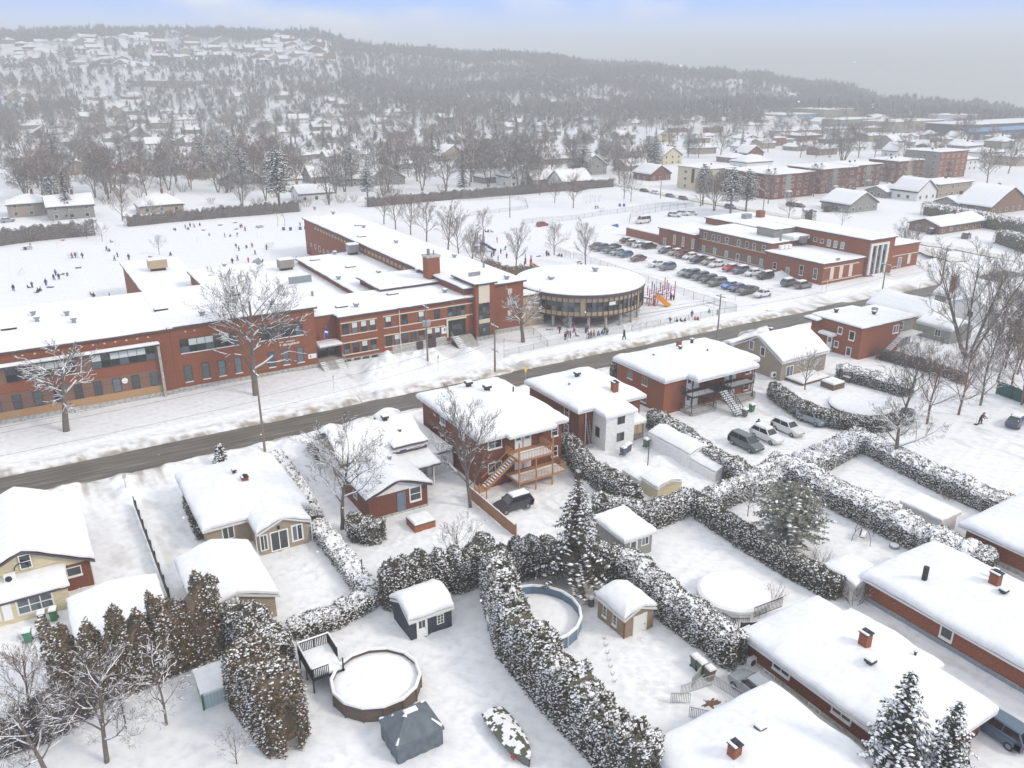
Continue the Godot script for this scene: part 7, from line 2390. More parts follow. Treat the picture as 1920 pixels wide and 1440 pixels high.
	# bins
	for q in [[-2.9, 72.6, rgb(70, 110, 62), "green wheelie bin against the cream sunroom"], [-3.8, 72.6, rgb(48, 54, 70), "dark blue wheelie bin against the cream sunroom"], [-5.0, 70.4, rgb(62, 128, 100), "pale green wheelie bin set apart in the cream house yard"], [-1.2, 71.2, rgb(98, 76, 70), "brown wheelie bin beside the carport roof"],
		[52.2, 70.3, rgb(96, 70, 66), "brown wheelie bin at the end of the triplex balcony"], [52.9, 70.4, rgb(64, 68, 76), "grey wheelie bin in the middle of the triplex trio"], [53.7, 70.6, rgb(74, 78, 86), "grey wheelie bin at the outer end of the triplex trio"],
		[62.2, 73.4, rgb(110, 80, 66), "brown wheelie bin below the white addition's window"], [60.9, 72.8, rgb(84, 90, 98), "grey wheelie bin below the white addition"], [61.6, 73.2, rgb(56, 88, 140), "small blue bin between the brown and grey ones"], [65.0, 73.2, rgb(78, 92, 80), "dark green wheelie bin beside the canvas car shelter"],
		[40.9, 38.5, rgb(84, 90, 98), "grey wheelie bin at the hedge end by the bungalow"], [40.9, 37.8, rgb(76, 112, 66), "green wheelie bin between grey and brown at the hedge end"], [40.9, 36.9, rgb(104, 84, 74), "brown wheelie bin at the hedge end by the bungalow"],
		[83.4, 73.8, rgb(84, 88, 92), "grey wheelie bin at the foot of the iron stair"], [85.6, 74.6, rgb(70, 100, 64), "green wheelie bin near the iron stair"]]:
		bin(q[0], q[1], q[2], q[3], 0.2 * sin(q[0] * 9.0))
	h = thing("covered_box", "navy storage tub spilling over with snow among the bins", "storage box", Vector3(-3.4, 0, -70.2), 0.3)
	var tb := MB.new()
	tb.box(-0.8, -0.1, -0.4, 0.8, 0.5, 0.4)
	part("tub", tb, mat(rgb(48, 50, 76), 0.7), h)
	var ts := MB.new()
	ts.soft(-0.78, 0.501, -0.38, 0.76, 0.95, 0.42, 0.3)
	part("snow", ts, M.roof_snow, h)
	h = thing("orange_drum", "orange bucket with snow beside the sunroom corner", "bucket", Vector3(-0.4, 0, -73.9))
	var od := MB.new()
	od.lathe(Vector3.ZERO, [[0.22, -0.1], [0.26, 0.55]], 14)
	part("drum", od, mat(rgb(226, 136, 44), 0.6), h)
	var os := MB.new()
	os.lathe(Vector3.ZERO, [[0.25, 0.551], [0.2, 0.8], [0.05, 0.9]], 14)
	part("snow", os, M.roof_snow, h)
	# yard lamp posts and clothes poles
	for q in [[1213, 895, 4.2, "thin pole standing behind the canvas shelters"], [681, 1095, 2.6, "thin post at the end of the low hedge"], [237, 1365, 2.8, "black lamp post by the cedar row"], [1012, 1218, 1.6, "short post between the pool cedars"]]:
		var pp := G(q[0], q[1])
		var pm := MB.new()
		pm.tube(Vector3(0, -0.3, 0), Vector3(0, q[2], 0), 0.06, 0.05, 8, true)
		pm.tube(Vector3(0, q[2], 0), Vector3(0, q[2] + 0.12, 0), 0.09, 0.02, 8)
		single("yard_post", pm, M.iron, q[3], "post", "", Vector3(pp.x, 0, pp.z))
	# hut and hot tub deck in the taupe house garden
	h = thing("deck_planter", "square wooden tub on the taupe house deck with a black flue", "hot tub", G(1560, 727))
	var dk := MB.new()
	dk.box(-1.3, -0.1, -1.2, 1.3, 1.0, 1.2)
	part("tub", dk, M.plank, h)
	var ds := MB.new()
	ds.soft(-1.25, 1.001, -1.15, 1.25, 1.3, 1.15, 0.15)
	part("snow", ds, M.roof_snow, h)
	var dp := MB.new()
	dp.tube(Vector3(2.2, 0, -0.6), Vector3(2.2, 2.4, -0.6), 0.14, 0.14, 10, true)
	part("flue", dp, M.black, h)
	h = thing("garden_table", "box planter with snow beside the taupe house hot tub", "planter", G(1590, 716))
	var gt := MB.new()
	gt.box(-0.7, -0.1, -0.6, 0.7, 0.9, 0.6)
	part("box", gt, M.plank, h)
	var gts := MB.new()
	gts.soft(-0.68, 0.901, -0.58, 0.68, 1.15, 0.58, 0.12)
	part("snow", gts, M.roof_snow, h)
	# rock wall line of dead flowers in the tan shed's yard
	for k in 7:
		var fp2 := G(1132 + k * 3.2, 1200 + k * 13.5)
		var sb := MB.new()
		for j in 9:
			var an := j * 2.4
			sb.tube(Vector3(0, 0, 0), Vector3(cos(an) * 0.25, rng.randf_range(0.25, 0.5), sin(an) * 0.25), 0.012, 0.006, 3)
		single("dead_flower_clump", sb, M.bark_red, "brown dead flower stems poking through the tan shed's yard snow", "dead plant", "dead flowers in the snow", Vector3(fp2.x, 0, fp2.z))

# ---------- street furniture and the play yards ----------
func pole(label: String, at: Vector3, hgt: float, arms: Array, trans := 0, lamp := 0.0) -> void:
	var t := thing("utility_pole", label, "utility pole", at)
	var m := MB.new()
	m.tube(Vector3(0, -0.5, 0), Vector3(0, hgt, 0), 0.17, 0.1, 10, true)
	part("pole", m, M.pole_wood, t)
	for y in arms:
		var a := MB.new()
		a.beam(Vector3(0, y, -1.1), Vector3(0, y, 1.1), 0.1, 0.12)
		var ar := part("crossarm", a, M.pole_wood, t)
		var s := MB.new()
		s.soft(-0.06, y + 0.061, -1.1, 0.06, y + 0.15, 1.1, 0.04)
		part("snow", s, M.roof_snow, ar)
		for z in [-1.0, -0.4, 0.9]:
			var i := MB.new()
			i.lathe(Vector3(0, y + 0.06, z), [[0.05, 0.0], [0.07, 0.12], [0.03, 0.22]], 8)
			part("insulator", i, M.trim, ar)
	for k in trans:
		var c := MB.new()
		var x: float = [-0.42, 0.42, 0.0][k]
		c.lathe(Vector3(x, hgt - 3.6, 0.35 if k == 2 else 0.1), [[0.26, 0.0], [0.26, 0.85], [0.2, 0.95]], 12)
		part("transformer", c, M.galv, t)
	if lamp > 0.0:
		var l := MB.new()
		l.tube(Vector3(0, hgt * 0.78, 0), Vector3(-lamp, hgt * 0.86, -lamp * 0.4), 0.04, 0.035, 6)
		var la := part("lamp_arm", l, M.galv, t)
		var hd := MB.new()
		hd.soft(-lamp - 0.5, hgt * 0.85, -lamp * 0.4 - 0.12, -lamp, hgt * 0.85 + 0.14, -lamp * 0.4 + 0.12, 0.05)
		part("lamp_head", hd, M.galv, la)

func wire(label: String, a: Vector3, b: Vector3, sag: float, r := 0.016) -> void:
	var m := MB.new()
	var prev := a
	for i in 16:
		var f := (i + 1) / 16.0
		var p := a.lerp(b, f) - Vector3(0, sag * 4.0 * f * (1.0 - f), 0)
		m.tube(prev, p, r, r, 4)
		prev = p
	single("overhead_wire", m, M.wire, label, "wire", "overhead wires along the street")

func sign_post(label: String, at: Vector3, hgt: float, shape: int, c: Color, size: float, turn := 0.6) -> void:
	var t := thing("road_sign", label, "sign", at, turn)
	var m := MB.new()
	m.tube(Vector3(0, -0.4, 0), Vector3(0, hgt, 0), 0.035, 0.035, 6, true)
	part("post", m, M.galv, t)
	var p := MB.new()
	var n: int = [4, 4, 5, 8, 20][shape]
	var pts := []
	for i in n:
		var a := TAU * (i + (0.5 if shape in [1, 3] else 0.0)) / n + (PI / 2 if shape in [0, 2] else 0.0)
		pts.append(Vector3(cos(a), sin(a), 0) * size)
	var ce := Vector3(0, hgt - size * 0.6, 0.05)
	for i in n:
		p.tri(ce + Vector3(0, 0, 0.01), ce + pts[(i + 1) % n] + Vector3(0, 0, 0.01), ce + pts[i] + Vector3(0, 0, 0.01))
		p.tri(ce - Vector3(0, 0, 0.01), ce + pts[i] - Vector3(0, 0, 0.01), ce + pts[(i + 1) % n] - Vector3(0, 0, 0.01))
		p.quad(ce + pts[i] + Vector3(0, 0, 0.01), ce + pts[(i + 1) % n] + Vector3(0, 0, 0.01), ce + pts[(i + 1) % n] - Vector3(0, 0, 0.01), ce + pts[i] - Vector3(0, 0, 0.01))
	part("plate", p, mat(c, 0.5), t)
	if c.r > 0.8 and c.g > 0.5 and shape == 2:
		# two walking figures in black
		for k in 2:
			var f := MB.new()
			var x := -0.16 + k * 0.3
			var z := 0.075
			f.cbox(ce + Vector3(x, 0.2, z - 0.05), Vector3(0.1, 0.1, 0.02))
			f.beam(ce + Vector3(x, 0.14, z - 0.05), ce + Vector3(x, -0.08, z - 0.05), 0.02, 0.1)
			f.beam(ce + Vector3(x, -0.06, z - 0.05), ce + Vector3(x - 0.08, -0.28, z - 0.05), 0.02, 0.05)
			f.beam(ce + Vector3(x, -0.06, z - 0.05), ce + Vector3(x + 0.08, -0.28, z - 0.05), 0.02, 0.05)
			part("walking_figure", f, M.black, t)

func playset(label: String, at: Vector3, turn: float, sc: float, slide: Color, posts: int, pal: Array) -> void:
	var t := thing("play_structure", label, "playground", at, turn)
	t.scale = Vector3.ONE * sc
	for i in posts:
		var m := MB.new()
		var x := (i % ((posts + 1) / 2)) * 1.25 - posts * 0.3
		var z := 0.0 if i < (posts + 1) / 2 else 1.3
		m.tube(Vector3(x, -0.3, z), Vector3(x, 2.3 + 0.6 * (i * 7 % 3), z), 0.08, 0.08, 8, true)
		part("post", m, pal[i % pal.size()], t)
	for k in (posts + 1) / 2 - 1:
		var x0 := k * 1.25 - posts * 0.3
		if k % 3 != 2:
			var m := MB.new()
			m.box(x0, 1.1, 0.0, x0 + 1.25, 1.2, 1.3)
			var pl := part("platform", m, mat(rgb(60, 54, 84), 0.7), t)
			var s := MB.new()
			s.soft(x0 + 0.05, 1.201, 0.05, x0 + 1.2, 1.35, 1.25, 0.08)
			part("snow", s, M.roof_snow, pl)
		for z in [0.0, 1.3]:
			var r := MB.new()
			r.tube(Vector3(x0, 1.9, z), Vector3(x0 + 1.25, 1.9, z), 0.035, 0.035, 6)
			r.tube(Vector3(x0, 1.5, z), Vector3(x0 + 1.25, 1.5, z), 0.035, 0.035, 6)
			part("bars", r, pal[(k + 1) % pal.size()], t)
	var sl := MB.new()
	var px := -posts * 0.3 + 1.9
	for i in 8:
		var f0 := i / 8.0; var f1 := (i + 1) / 8.0
		var ya := 1.25 - 1.2 * smoothstep(0.0, 1.0, f0) + 0.06; var yb := 1.25 - 1.2 * smoothstep(0.0, 1.0, f1) + 0.06
		var za := 1.35 + 2.7 * f0; var zb := 1.35 + 2.7 * f1
		sl.quad(Vector3(px - 0.5, yb, zb), Vector3(px + 0.5, yb, zb), Vector3(px + 0.5, ya, za), Vector3(px - 0.5, ya, za))
		for s in [-0.5, 0.0, 0.5]:
			sl.beam(Vector3(px + s, ya + 0.12, za), Vector3(px + s, yb + 0.12, zb), 0.07, 0.26)
	part("slide", sl, mat(slide, 0.45), t)

func build_street() -> void:
	var P := [Vector3(-50.0, 0, -97.8), Vector3(22.7, 0, -97.8), Vector3(62.5, 0, -107.6), Vector3(102.6, 0, -98.9), Vector3(148.5, 0, -99.4), Vector3(170.0, 0, -100.2), Vector3(230.0, 0, -101.0)]
	pole("wooden utility pole at the street edge beside the beige bungalow", P[1], 10.9, [10.4])
	pole("utility pole with snowy crossarms in front of the stair tower", P[2], 8.6, [7.9, 3.9])
	pole("utility pole with grey transformers on the school lawn", Vector3(54.4, 0, -115.5), 10.8, [10.3], 3)
	pole("utility pole with transformer and street lamp by the play yard", P[3], 9.6, [9.2], 1, 1.8)
	pole("utility pole with a double lamp opposite the flat brick house", P[4], 10.0, [9.4], 0, 1.6)
	pole("utility pole beside the crossing sign past the civic building", P[5], 10.5, [10.0], 0, 1.8)
	pole("tall pole at the far edge of the playing field", G(956, 408), 13.0, [])
	pole("slim light pole beside the side street by the pines", G(1238, 372), 14.0, [], 0, 1.2)
	pole("slim light pole in front of the apartment entrance", G(1430, 400), 14.0, [], 0, 1.2)
	for y in [10.2, 7.6]:
		for k in P.size() - 1:
			if k == 1 or k == 2:
				continue
			wire("thin dark overhead wire strung between street poles", P[k] + Vector3(0, y - 0.6, 0.2), P[k + 1] + Vector3(0, y - 0.6, 0.2), 0.7)
	for q in [[10.4, 8.1, 0.9], [10.4, 8.1, -0.9], [7.4, 7.0, 0.1], [5.6, 5.2, 0.1]]:
		wire("thin dark overhead wire strung between street poles", P[1] + Vector3(0, q[0], q[2]), P[2] + Vector3(0, q[1], q[2]), 0.6)
		wire("thin dark overhead wire strung between street poles", P[2] + Vector3(0, q[1], q[2]), P[3] + Vector3(0, 8.6, q[2]), 0.6)
	wire("service wire running from the transformers to the stair tower pole", Vector3(54.4, 7.4, -115.5), P[2] + Vector3(0, 7.0, 0), 0.3)
	wire("service wire from the lawn pole towards the school's left wing", Vector3(54.4, 8.4, -115.5), Vector3(-30, 8.0, -112.0), 1.2)
	wire("low wire crossing the snowy verge by the school", Vector3(-30, 5.0, -110.0), Vector3(54.4, 6.0, -115.5), 1.0)
	var yel := rgb(250, 190, 20)
	var lime := rgb(226, 226, 30)
	sign_post("yellow crossing sign behind the brick house roof", Vector3(63.0, 0, -99.2), 3.4, 0, yel, 0.55)
	sign_post("yellow crossing sign behind the white house with rounded roof", Vector3(160.5, 0, -99.0), 4.0, 0, yel, 0.85)
	sign_post("bright lime school crossing sign beside the basement doors", Vector3(55.3, 0, -113.6), 2.6, 2, lime, 0.55, 0.9)
	sign_post("bright lime school crossing sign in front of the civic building", G(1548, 552), 3.2, 2, lime, 0.55, 0.9)
	sign_post("tall blue parking sign in front of the civic building", G(1540, 549), 2.6, 1, rgb(60, 90, 160), 0.45)
	sign_post("red sign at the end of the car park row", G(1379, 562), 3.0, 4, rgb(190, 50, 60), 0.5)
	sign_post("small grey sign on the school verge", G(626, 730), 2.2, 1, rgb(150, 152, 154), 0.22)
	sign_post("small grey sign beside the chain link corner", G(945, 662), 2.6, 1, rgb(140, 142, 146), 0.25)
	sign_post("basketball backboard at the end of the picket fence", G(238, 925), 2.4, 1, rgb(176, 178, 180), 0.35)
	sign_post("yellow sign on the side street beside the brick gabled house", G(1217, 370), 4.5, 1, rgb(214, 214, 60), 0.7)
	# chain link
	chain_fence("chain link fence along the sidewalk before the round pavilion", [[945, 671], [1027, 652], [1100, 638], [1168, 625]], 1.3, 3.0)
	chain_fence("chain link fence along the sidewalk by the play yard", [[1184, 622], [1290, 602], [1380, 585]], 1.3, 3.0)
	chain_fence("chain link fence from the sidewalk to the pavilion", [[1027, 652], [1000, 628], [985, 616]], 1.3, 3.0)
	chain_fence("chain link fence between the play yard and the lane", [[1022, 463], [1070, 483]], 1.5, 3.0)
	chain_fence("chain link fence between the pavilion and the lane", [[1075, 483], [1125, 499], [1215, 530], [1300, 560], [1380, 585]], 1.5, 3.0)
	chain_fence("chain link fence along the far lane beside the red car", [[979, 420], [1072, 413], [1080, 412], [1140, 402]], 1.6, 3.5)
	chain_fence("chain link fence along the far lane towards the pines", [[1143, 402], [1200, 394], [1310, 380]], 1.6, 3.5)
	chain_fence("chain link fence round the far corner of the car park", [[1180, 420], [1182, 408], [1240, 396], [1300, 388]], 1.8, 3.5)
	chain_fence("chain link fence of the rink behind the gym wing", [[880, 405], [990, 392], [985, 378], [960, 372], [860, 378]], 1.3, 4.0)
	# play yards
	var red := mat(rgb(190, 60, 72), 0.5); var blue := mat(rgb(58, 62, 140), 0.5); var purple := mat(rgb(92, 50, 98), 0.5)
	playset("purple and red climbing frame with a yellow slide beside the pavilion", G(1232, 562), 0.25, 1.25, rgb(240, 172, 30), 14, [purple, red, blue, red])
	playset("climbing frame with a yellow slide behind the bare tree", G(985, 505), 0.9, 1.1, rgb(240, 172, 30), 8, [mat(rgb(96, 66, 60), 0.7), red, purple])
	playset("climbing frame with a dark blue slide behind the gym wing", G(893, 468), 0.9, 1.4, rgb(48, 64, 110), 10, [mat(rgb(96, 66, 60), 0.7), purple])
	for q in [[52, 467], [487, 427], [1240, 562]]:
		if q[0] > 1000: continue
		var t := thing("picnic_table", "dark picnic table in the snow of the school yard", "table", G(q[0], q[1]), 0.3, "picnic tables in the school yard")
		var m := MB.new()
		m.box(-1.1, 0.72, -0.4, 1.1, 0.78, 0.4)
		part("table_top", m, mat(rgb(86, 60, 70), 0.8), t)
		var s := MB.new()
		s.soft(-1.08, 0.781, -0.38, 1.08, 0.9, 0.38, 0.06)
		part("snow", s, M.roof_snow, t)
		for z in [-0.75, 0.75]:
			var b := MB.new()
			b.box(-1.1, 0.42, z - 0.14, 1.1, 0.47, z + 0.14)
			part("bench", b, mat(rgb(86, 60, 70), 0.8), t)
		for x in [-0.8, 0.8]:
			for z in [-1.0, 1.0]:
				var l := MB.new()
				l.beam(Vector3(x, -0.2, z * 0.85), Vector3(x, 0.72, z * 0.2), 0.08, 0.08)
				part("leg", l, M.iron, t)
	for q in [[138, 484, 0.2], [43, 515, 1.4], [506, 466, 0.3], [1130, 398, 0.2]]:
		var t := thing("goal_frame", "small white goal frame standing in the school yard snow", "goal", G(q[0], q[1]), q[2], "goals in the school yard")
		for x in [-1.2, 1.2]:
			var m := MB.new()
			m.tube(Vector3(x, -0.2, 0), Vector3(x, 1.6, 0), 0.05, 0.05, 6)
			m.tube(Vector3(x, 1.6, 0), Vector3(x, 0, -0.9), 0.035, 0.035, 6)
			part("goal_post", m, M.trim, t)
		var cb := MB.new()
		cb.tube(Vector3(-1.2, 1.6, 0), Vector3(1.2, 1.6, 0), 0.05, 0.05, 6)
		part("crossbar", cb, M.trim, t)
		var nt := MB.new()
		nt.quad(Vector3(-1.2, 1.6, 0), Vector3(1.2, 1.6, 0), Vector3(1.2, 0, -0.9), Vector3(-1.2, 0, -0.9))
		part("net", nt, M.mesh_wire, t)
	for q in [[532, 432], [545, 432], [563, 431], [573, 430], [1162, 387], [1170, 387]]:
		var t := thing("blue_bin", "blue barrel bin standing on the playing field", "bin", G(q[0], q[1]), 0.0, "blue barrels on the playing field")
		var m := MB.new()
		m.lathe(Vector3.ZERO, [[0.4, -0.1], [0.45, 0.5], [0.4, 1.05]], 12)
		part("barrel", m, mat(rgb(52, 70, 130), 0.6), t)
		var s := MB.new()
		s.lathe(Vector3.ZERO, [[0.39, 1.051], [0.36, 1.15], [0.1, 1.2]], 12)
		part("snow", s, M.roof_snow, t)
	for q in [[1087, 497, 0.4], [1119, 391, 0.2]]:
		var t := thing("park_bench", "snowy bench beside the bare tree" if q[0] < 1100 else "snowy bench beside the swings", "bench", G(q[0], q[1]), q[2])
		var m := MB.new()
		m.box(-0.9, 0.42, -0.22, 0.9, 0.48, 0.22)
		part("seat", m, M.plank, t)
		var b := MB.new()
		b.box(-0.9, 0.6, -0.3, 0.9, 0.95, -0.25)
		part("backrest", b, M.plank, t)
		for x in [-0.7, 0.7]:
			var l := MB.new()
			l.box(x - 0.04, -0.2, -0.28, x + 0.04, 0.6, 0.2)
			part("leg", l, M.iron, t)
		var s := MB.new()
		s.soft(-0.88, 0.481, -0.2, 0.88, 0.6, 0.2, 0.06)
		part("snow", s, M.roof_snow, t)
	var sw := thing("swing_set", "white framed swing set beyond the far lane", "swing set", G(1111, 381), 0.15)
	var tb := MB.new()
	tb.tube(Vector3(-4.5, 3.0, 0), Vector3(4.5, 3.0, 0), 0.08, 0.08, 8)
	part("top_bar", tb, M.trim, sw)
	for x in [-4.5, 0.0, 4.5]:
		for z in [-1.0, 1.0]:
			var l := MB.new()
			l.tube(Vector3(x, 3.0, 0), Vector3(x, -0.2, z), 0.06, 0.06, 6)
			part("leg", l, M.trim, sw)
	for x in [-3.2, -1.4, 1.4, 3.2]:
		var c := MB.new()
		c.tube(Vector3(x - 0.2, 3.0, 0), Vector3(x - 0.2, 0.6, 0), 0.02, 0.02, 4)
		c.tube(Vector3(x + 0.2, 3.0, 0), Vector3(x + 0.2, 0.6, 0), 0.02, 0.02, 4)
		var ch := part("chains", c, M.iron, sw)
		var s := MB.new()
		s.box(x - 0.25, 0.55, -0.1, x + 0.25, 0.62, 0.1)
		part("seat", s, M.rubber, ch)
	for q in [[1124, 428, "dark blue pennant tarp half buried in the snow bank"], [1152, 427, "bright blue pennant tarp pinned to the snow bank"]]:
		var m := MB.new()
		m.tri(Vector3(-1.6, 1.0, 0.3), Vector3(1.4, 1.2, 0.0), Vector3(1.0, 0.1, 1.0))
		m.tri(Vector3(-1.6, 0.95, 0.25), Vector3(1.0, 0.05, 0.95), Vector3(1.4, 1.15, -0.05))
		single("blue_tarp", m, mat(rgb(52, 84, 160), 0.7), q[2], "tarp", "", G(q[0], q[1]))
	# curly climbing poles at the top of the yard
	for q in [[520, 425, rgb(176, 190, 60)], [533, 428, rgb(120, 150, 170)]]:
		var m := MB.new()
		var pv := Vector3(0, -0.2, 0)
		for i in 14:
			var f := (i + 1) / 14.0
			var c := Vector3(0.5 * sin(f * 4.0) - 0.4 * f, 4.4 * minf(f * 1.4, 1.0) - maxf(0, f - 0.75) * 2.0, 0.3 * f)
			m.tube(pv, c, 0.09, 0.09, 6); pv = c
		single("climbing_pole", m, mat(q[2], 0.5), "tall curved play pole by the gym's far corner", "play pole", "curved play poles", G(q[0], q[1]))
	# slatted tree guards in the yard
	for q in [[110, 465], [220, 462], [235, 435], [352, 434], [372, 455], [485, 447]]:
		var t := thing("tree_guard", "three white stakes guarding a sapling in the yard", "tree stakes", G(q[0], q[1]), 0.0, "staked saplings in the school yard")
		for k in 3:
			var m := MB.new()
			m.tube(Vector3(cos(k * 2.1) * 0.6, -0.2, sin(k * 2.1) * 0.6), Vector3(cos(k * 2.1) * 0.6, 1.8, sin(k * 2.1) * 0.6), 0.04, 0.04, 5, true)
			part("stake", m, M.trim, t)

# ---------- vehicles ----------
var car_mesh := {}

func loft(mb: MB, st: Array) -> void:
	# stations: [x, [[halfwidth, y], ...]] mirrored about z = 0, closed at both ends
	for i in st.size() - 1:
		var a: Array = st[i]; var b: Array = st[i + 1]
		var n: int = a[1].size()
		for k in n - 1:
			for sg in [1.0, -1.0]:
				var p := Vector3(a[0], a[1][k][1], sg * a[1][k][0]); var q := Vector3(b[0], b[1][k][1], sg * b[1][k][0])
				var r := Vector3(b[0], b[1][k + 1][1], sg * b[1][k + 1][0]); var s := Vector3(a[0], a[1][k + 1][1], sg * a[1][k + 1][0])
				if sg > 0: mb.quad(p, s, r, q)
				else: mb.quad(q, r, s, p)
		var t: int = n - 1
		mb.quad(Vector3(a[0], a[1][t][1], -a[1][t][0]), Vector3(b[0], b[1][t][1], -b[1][t][0]), Vector3(b[0], b[1][t][1], b[1][t][0]), Vector3(a[0], a[1][t][1], a[1][t][0]))
	for e in [0, st.size() - 1]:
		var a: Array = st[e]
		for k in a[1].size() - 1:
			var p := Vector3(a[0], a[1][k][1], a[1][k][0]); var q := Vector3(a[0], a[1][k + 1][1], a[1][k + 1][0])
			var p2 := Vector3(a[0], p.y, -p.z); var q2 := Vector3(a[0], q.y, -q.z)
			if e == 0: mb.quad(p, p2, q2, q)
			else: mb.quad(p2, p, q, q2)

# kind: [length, half width, hood height, belt, roof, cabin x: windscreen foot, windscreen head, rear head, rear foot, tail height]
const KINDS := {
	"sedan": [4.6, 0.88, 0.86, 0.95, 1.45, 0.95, 0.2, -1.05, -1.7, 0.98],
	"hatch": [4.2, 0.87, 0.9, 0.98, 1.5, 0.95, 0.25, -1.45, -1.95, 1.0],
	"suv": [4.6, 0.92, 1.0, 1.08, 1.7, 1.0, 0.4, -1.75, -2.15, 1.08],
	"minivan": [4.9, 0.96, 1.0, 1.08, 1.75, 1.35, 0.55, -2.0, -2.35, 1.08],
	"van": [5.4, 0.98, 1.15, 1.25, 2.3, 1.7, 1.1, -2.6, -2.66, 1.25],
	"pickup": [5.4, 0.95, 1.08, 1.15, 1.78, 0.95, 0.35, -0.75, -1.0, 1.1]}

func car_parts(kind: String) -> Dictionary:
	if car_mesh.has(kind):
		return car_mesh[kind]
	var k: Array = KINDS[kind]
	var L: float = k[0] / 2.0
	var W: float = k[1]
	var d := {}
	var body := MB.new()
	var sec := func(w: float, y0: float, ytop: float) -> Array:
		return [[w * 0.9, y0], [w, y0 + 0.2], [w, ytop - 0.2], [w * 0.95, ytop - 0.05], [w * 0.86, ytop]]
	loft(body, [[-L, sec.call(W * 0.84, 0.36, k[9] - 0.16)], [-L + 0.12, sec.call(W * 0.95, 0.27, k[9] - 0.03)], [-L + 0.6, sec.call(W, 0.25, k[9])], [k[8], sec.call(W, 0.25, k[3])], [k[5], sec.call(W, 0.25, k[3])], [L - 0.7, sec.call(W, 0.25, k[2])], [L - 0.2, sec.call(W * 0.93, 0.27, k[2] - 0.12)], [L, sec.call(W * 0.78, 0.36, k[2] - 0.3)]])
	if kind == "pickup":
		for q in [[-L + 0.1, -W * 0.9, k[8], -W * 0.8], [-L + 0.1, W * 0.8, k[8], W * 0.9], [-L + 0.05, -W * 0.9, -L + 0.15, W * 0.9]]:
			body.box(q[0], 1.1, q[1], q[2], 1.28, q[3])
	d.body = body
	var gl := MB.new()
	var y0: float = k[3] - 0.01
	var y1: float = k[4] - 0.07
	var wb := W * 0.86
	var wt := W * 0.7
	var B := [Vector3(k[5], y0, wb), Vector3(k[5], y0, -wb), Vector3(k[8], y0, -wb), Vector3(k[8], y0, wb)]
	var T := [Vector3(k[6], y1, wt), Vector3(k[6], y1, -wt), Vector3(k[7], y1, -wt), Vector3(k[7], y1, wt)]
	for i in 4:
		var j := (i + 1) % 4
		gl.quad(B[i], B[j], T[j], T[i])
	d.glass = gl
	var rf := MB.new()
	loft(rf, [[k[7] - 0.1, [[wt * 0.99, y1 - 0.03], [wt * 1.0, y1 + 0.01], [wt * 0.86, y1 + 0.05]]], [k[7] + 0.2, [[wt * 1.03, y1 - 0.03], [wt * 1.02, y1 + 0.03], [wt * 0.88, y1 + 0.08]]], [(k[6] + k[7]) / 2, [[wt * 1.04, y1 - 0.03], [wt * 1.03, y1 + 0.04], [wt * 0.88, y1 + 0.1]]], [k[6] + 0.05, [[wt * 0.99, y1 - 0.03], [wt * 0.98, y1 + 0.01], [wt * 0.84, y1 + 0.05]]]])
	for i in 4:
		rf.beam(B[i] * Vector3(1, 1, 1.01), T[i] * Vector3(1, 1, 1.01), 0.09, 0.09)
	for s in [1.0, -1.0]:
		rf.beam(Vector3((k[5] + k[8]) / 2 - 0.1, y0, s * wb * 1.005), Vector3((k[6] + k[7]) / 2 - 0.05, y1, s * wt * 1.01), 0.06, 0.09)
	d.roof = rf
	var ty := MB.new()
	ty.tube(Vector3(0, 0, -0.11), Vector3(0, 0, 0.11), 0.33, 0.33, 16, true)
	d.tyre = ty.mesh(M.rubber)
	var ri := MB.new()
	for s in [-1.0, 1.0]:
		ri.tube(Vector3(0, 0, s * 0.1), Vector3(0, 0, s * 0.125), 0.22, 0.2, 12, true)
	d.rim = ri.mesh(M.rim)
	var hl := MB.new()
	hl.box(-0.05, -0.07, -0.17, 0.05, 0.07, 0.17)
	d.head = hl.mesh(M.headlight)
	var tl := MB.new()
	tl.box(-0.05, -0.12, -0.12, 0.05, 0.12, 0.12)
	d.tail = tl.mesh(M.taillight)
	var mi := MB.new()
	mi.soft(-0.07, 0, -0.1, 0.1, 0.16, 0.1, 0.04)
	d.mirror = mi
	var sn := MB.new()
	sn.soft(k[7] - 0.02, y1 + 0.06, -wt * 0.9, k[6] - 0.02, y1 + 0.24, wt * 0.9, 0.12)
	d.snow = sn.mesh(M.roof_snow)
	var sh := MB.new()
	sh.soft(k[5] + 0.02, k[2] - 0.02, -W * 0.8, L - 0.3, k[2] + 0.1, W * 0.8, 0.08)
	d.hood_snow = sh.mesh(M.roof_snow)
	car_mesh[kind] = d
	return d

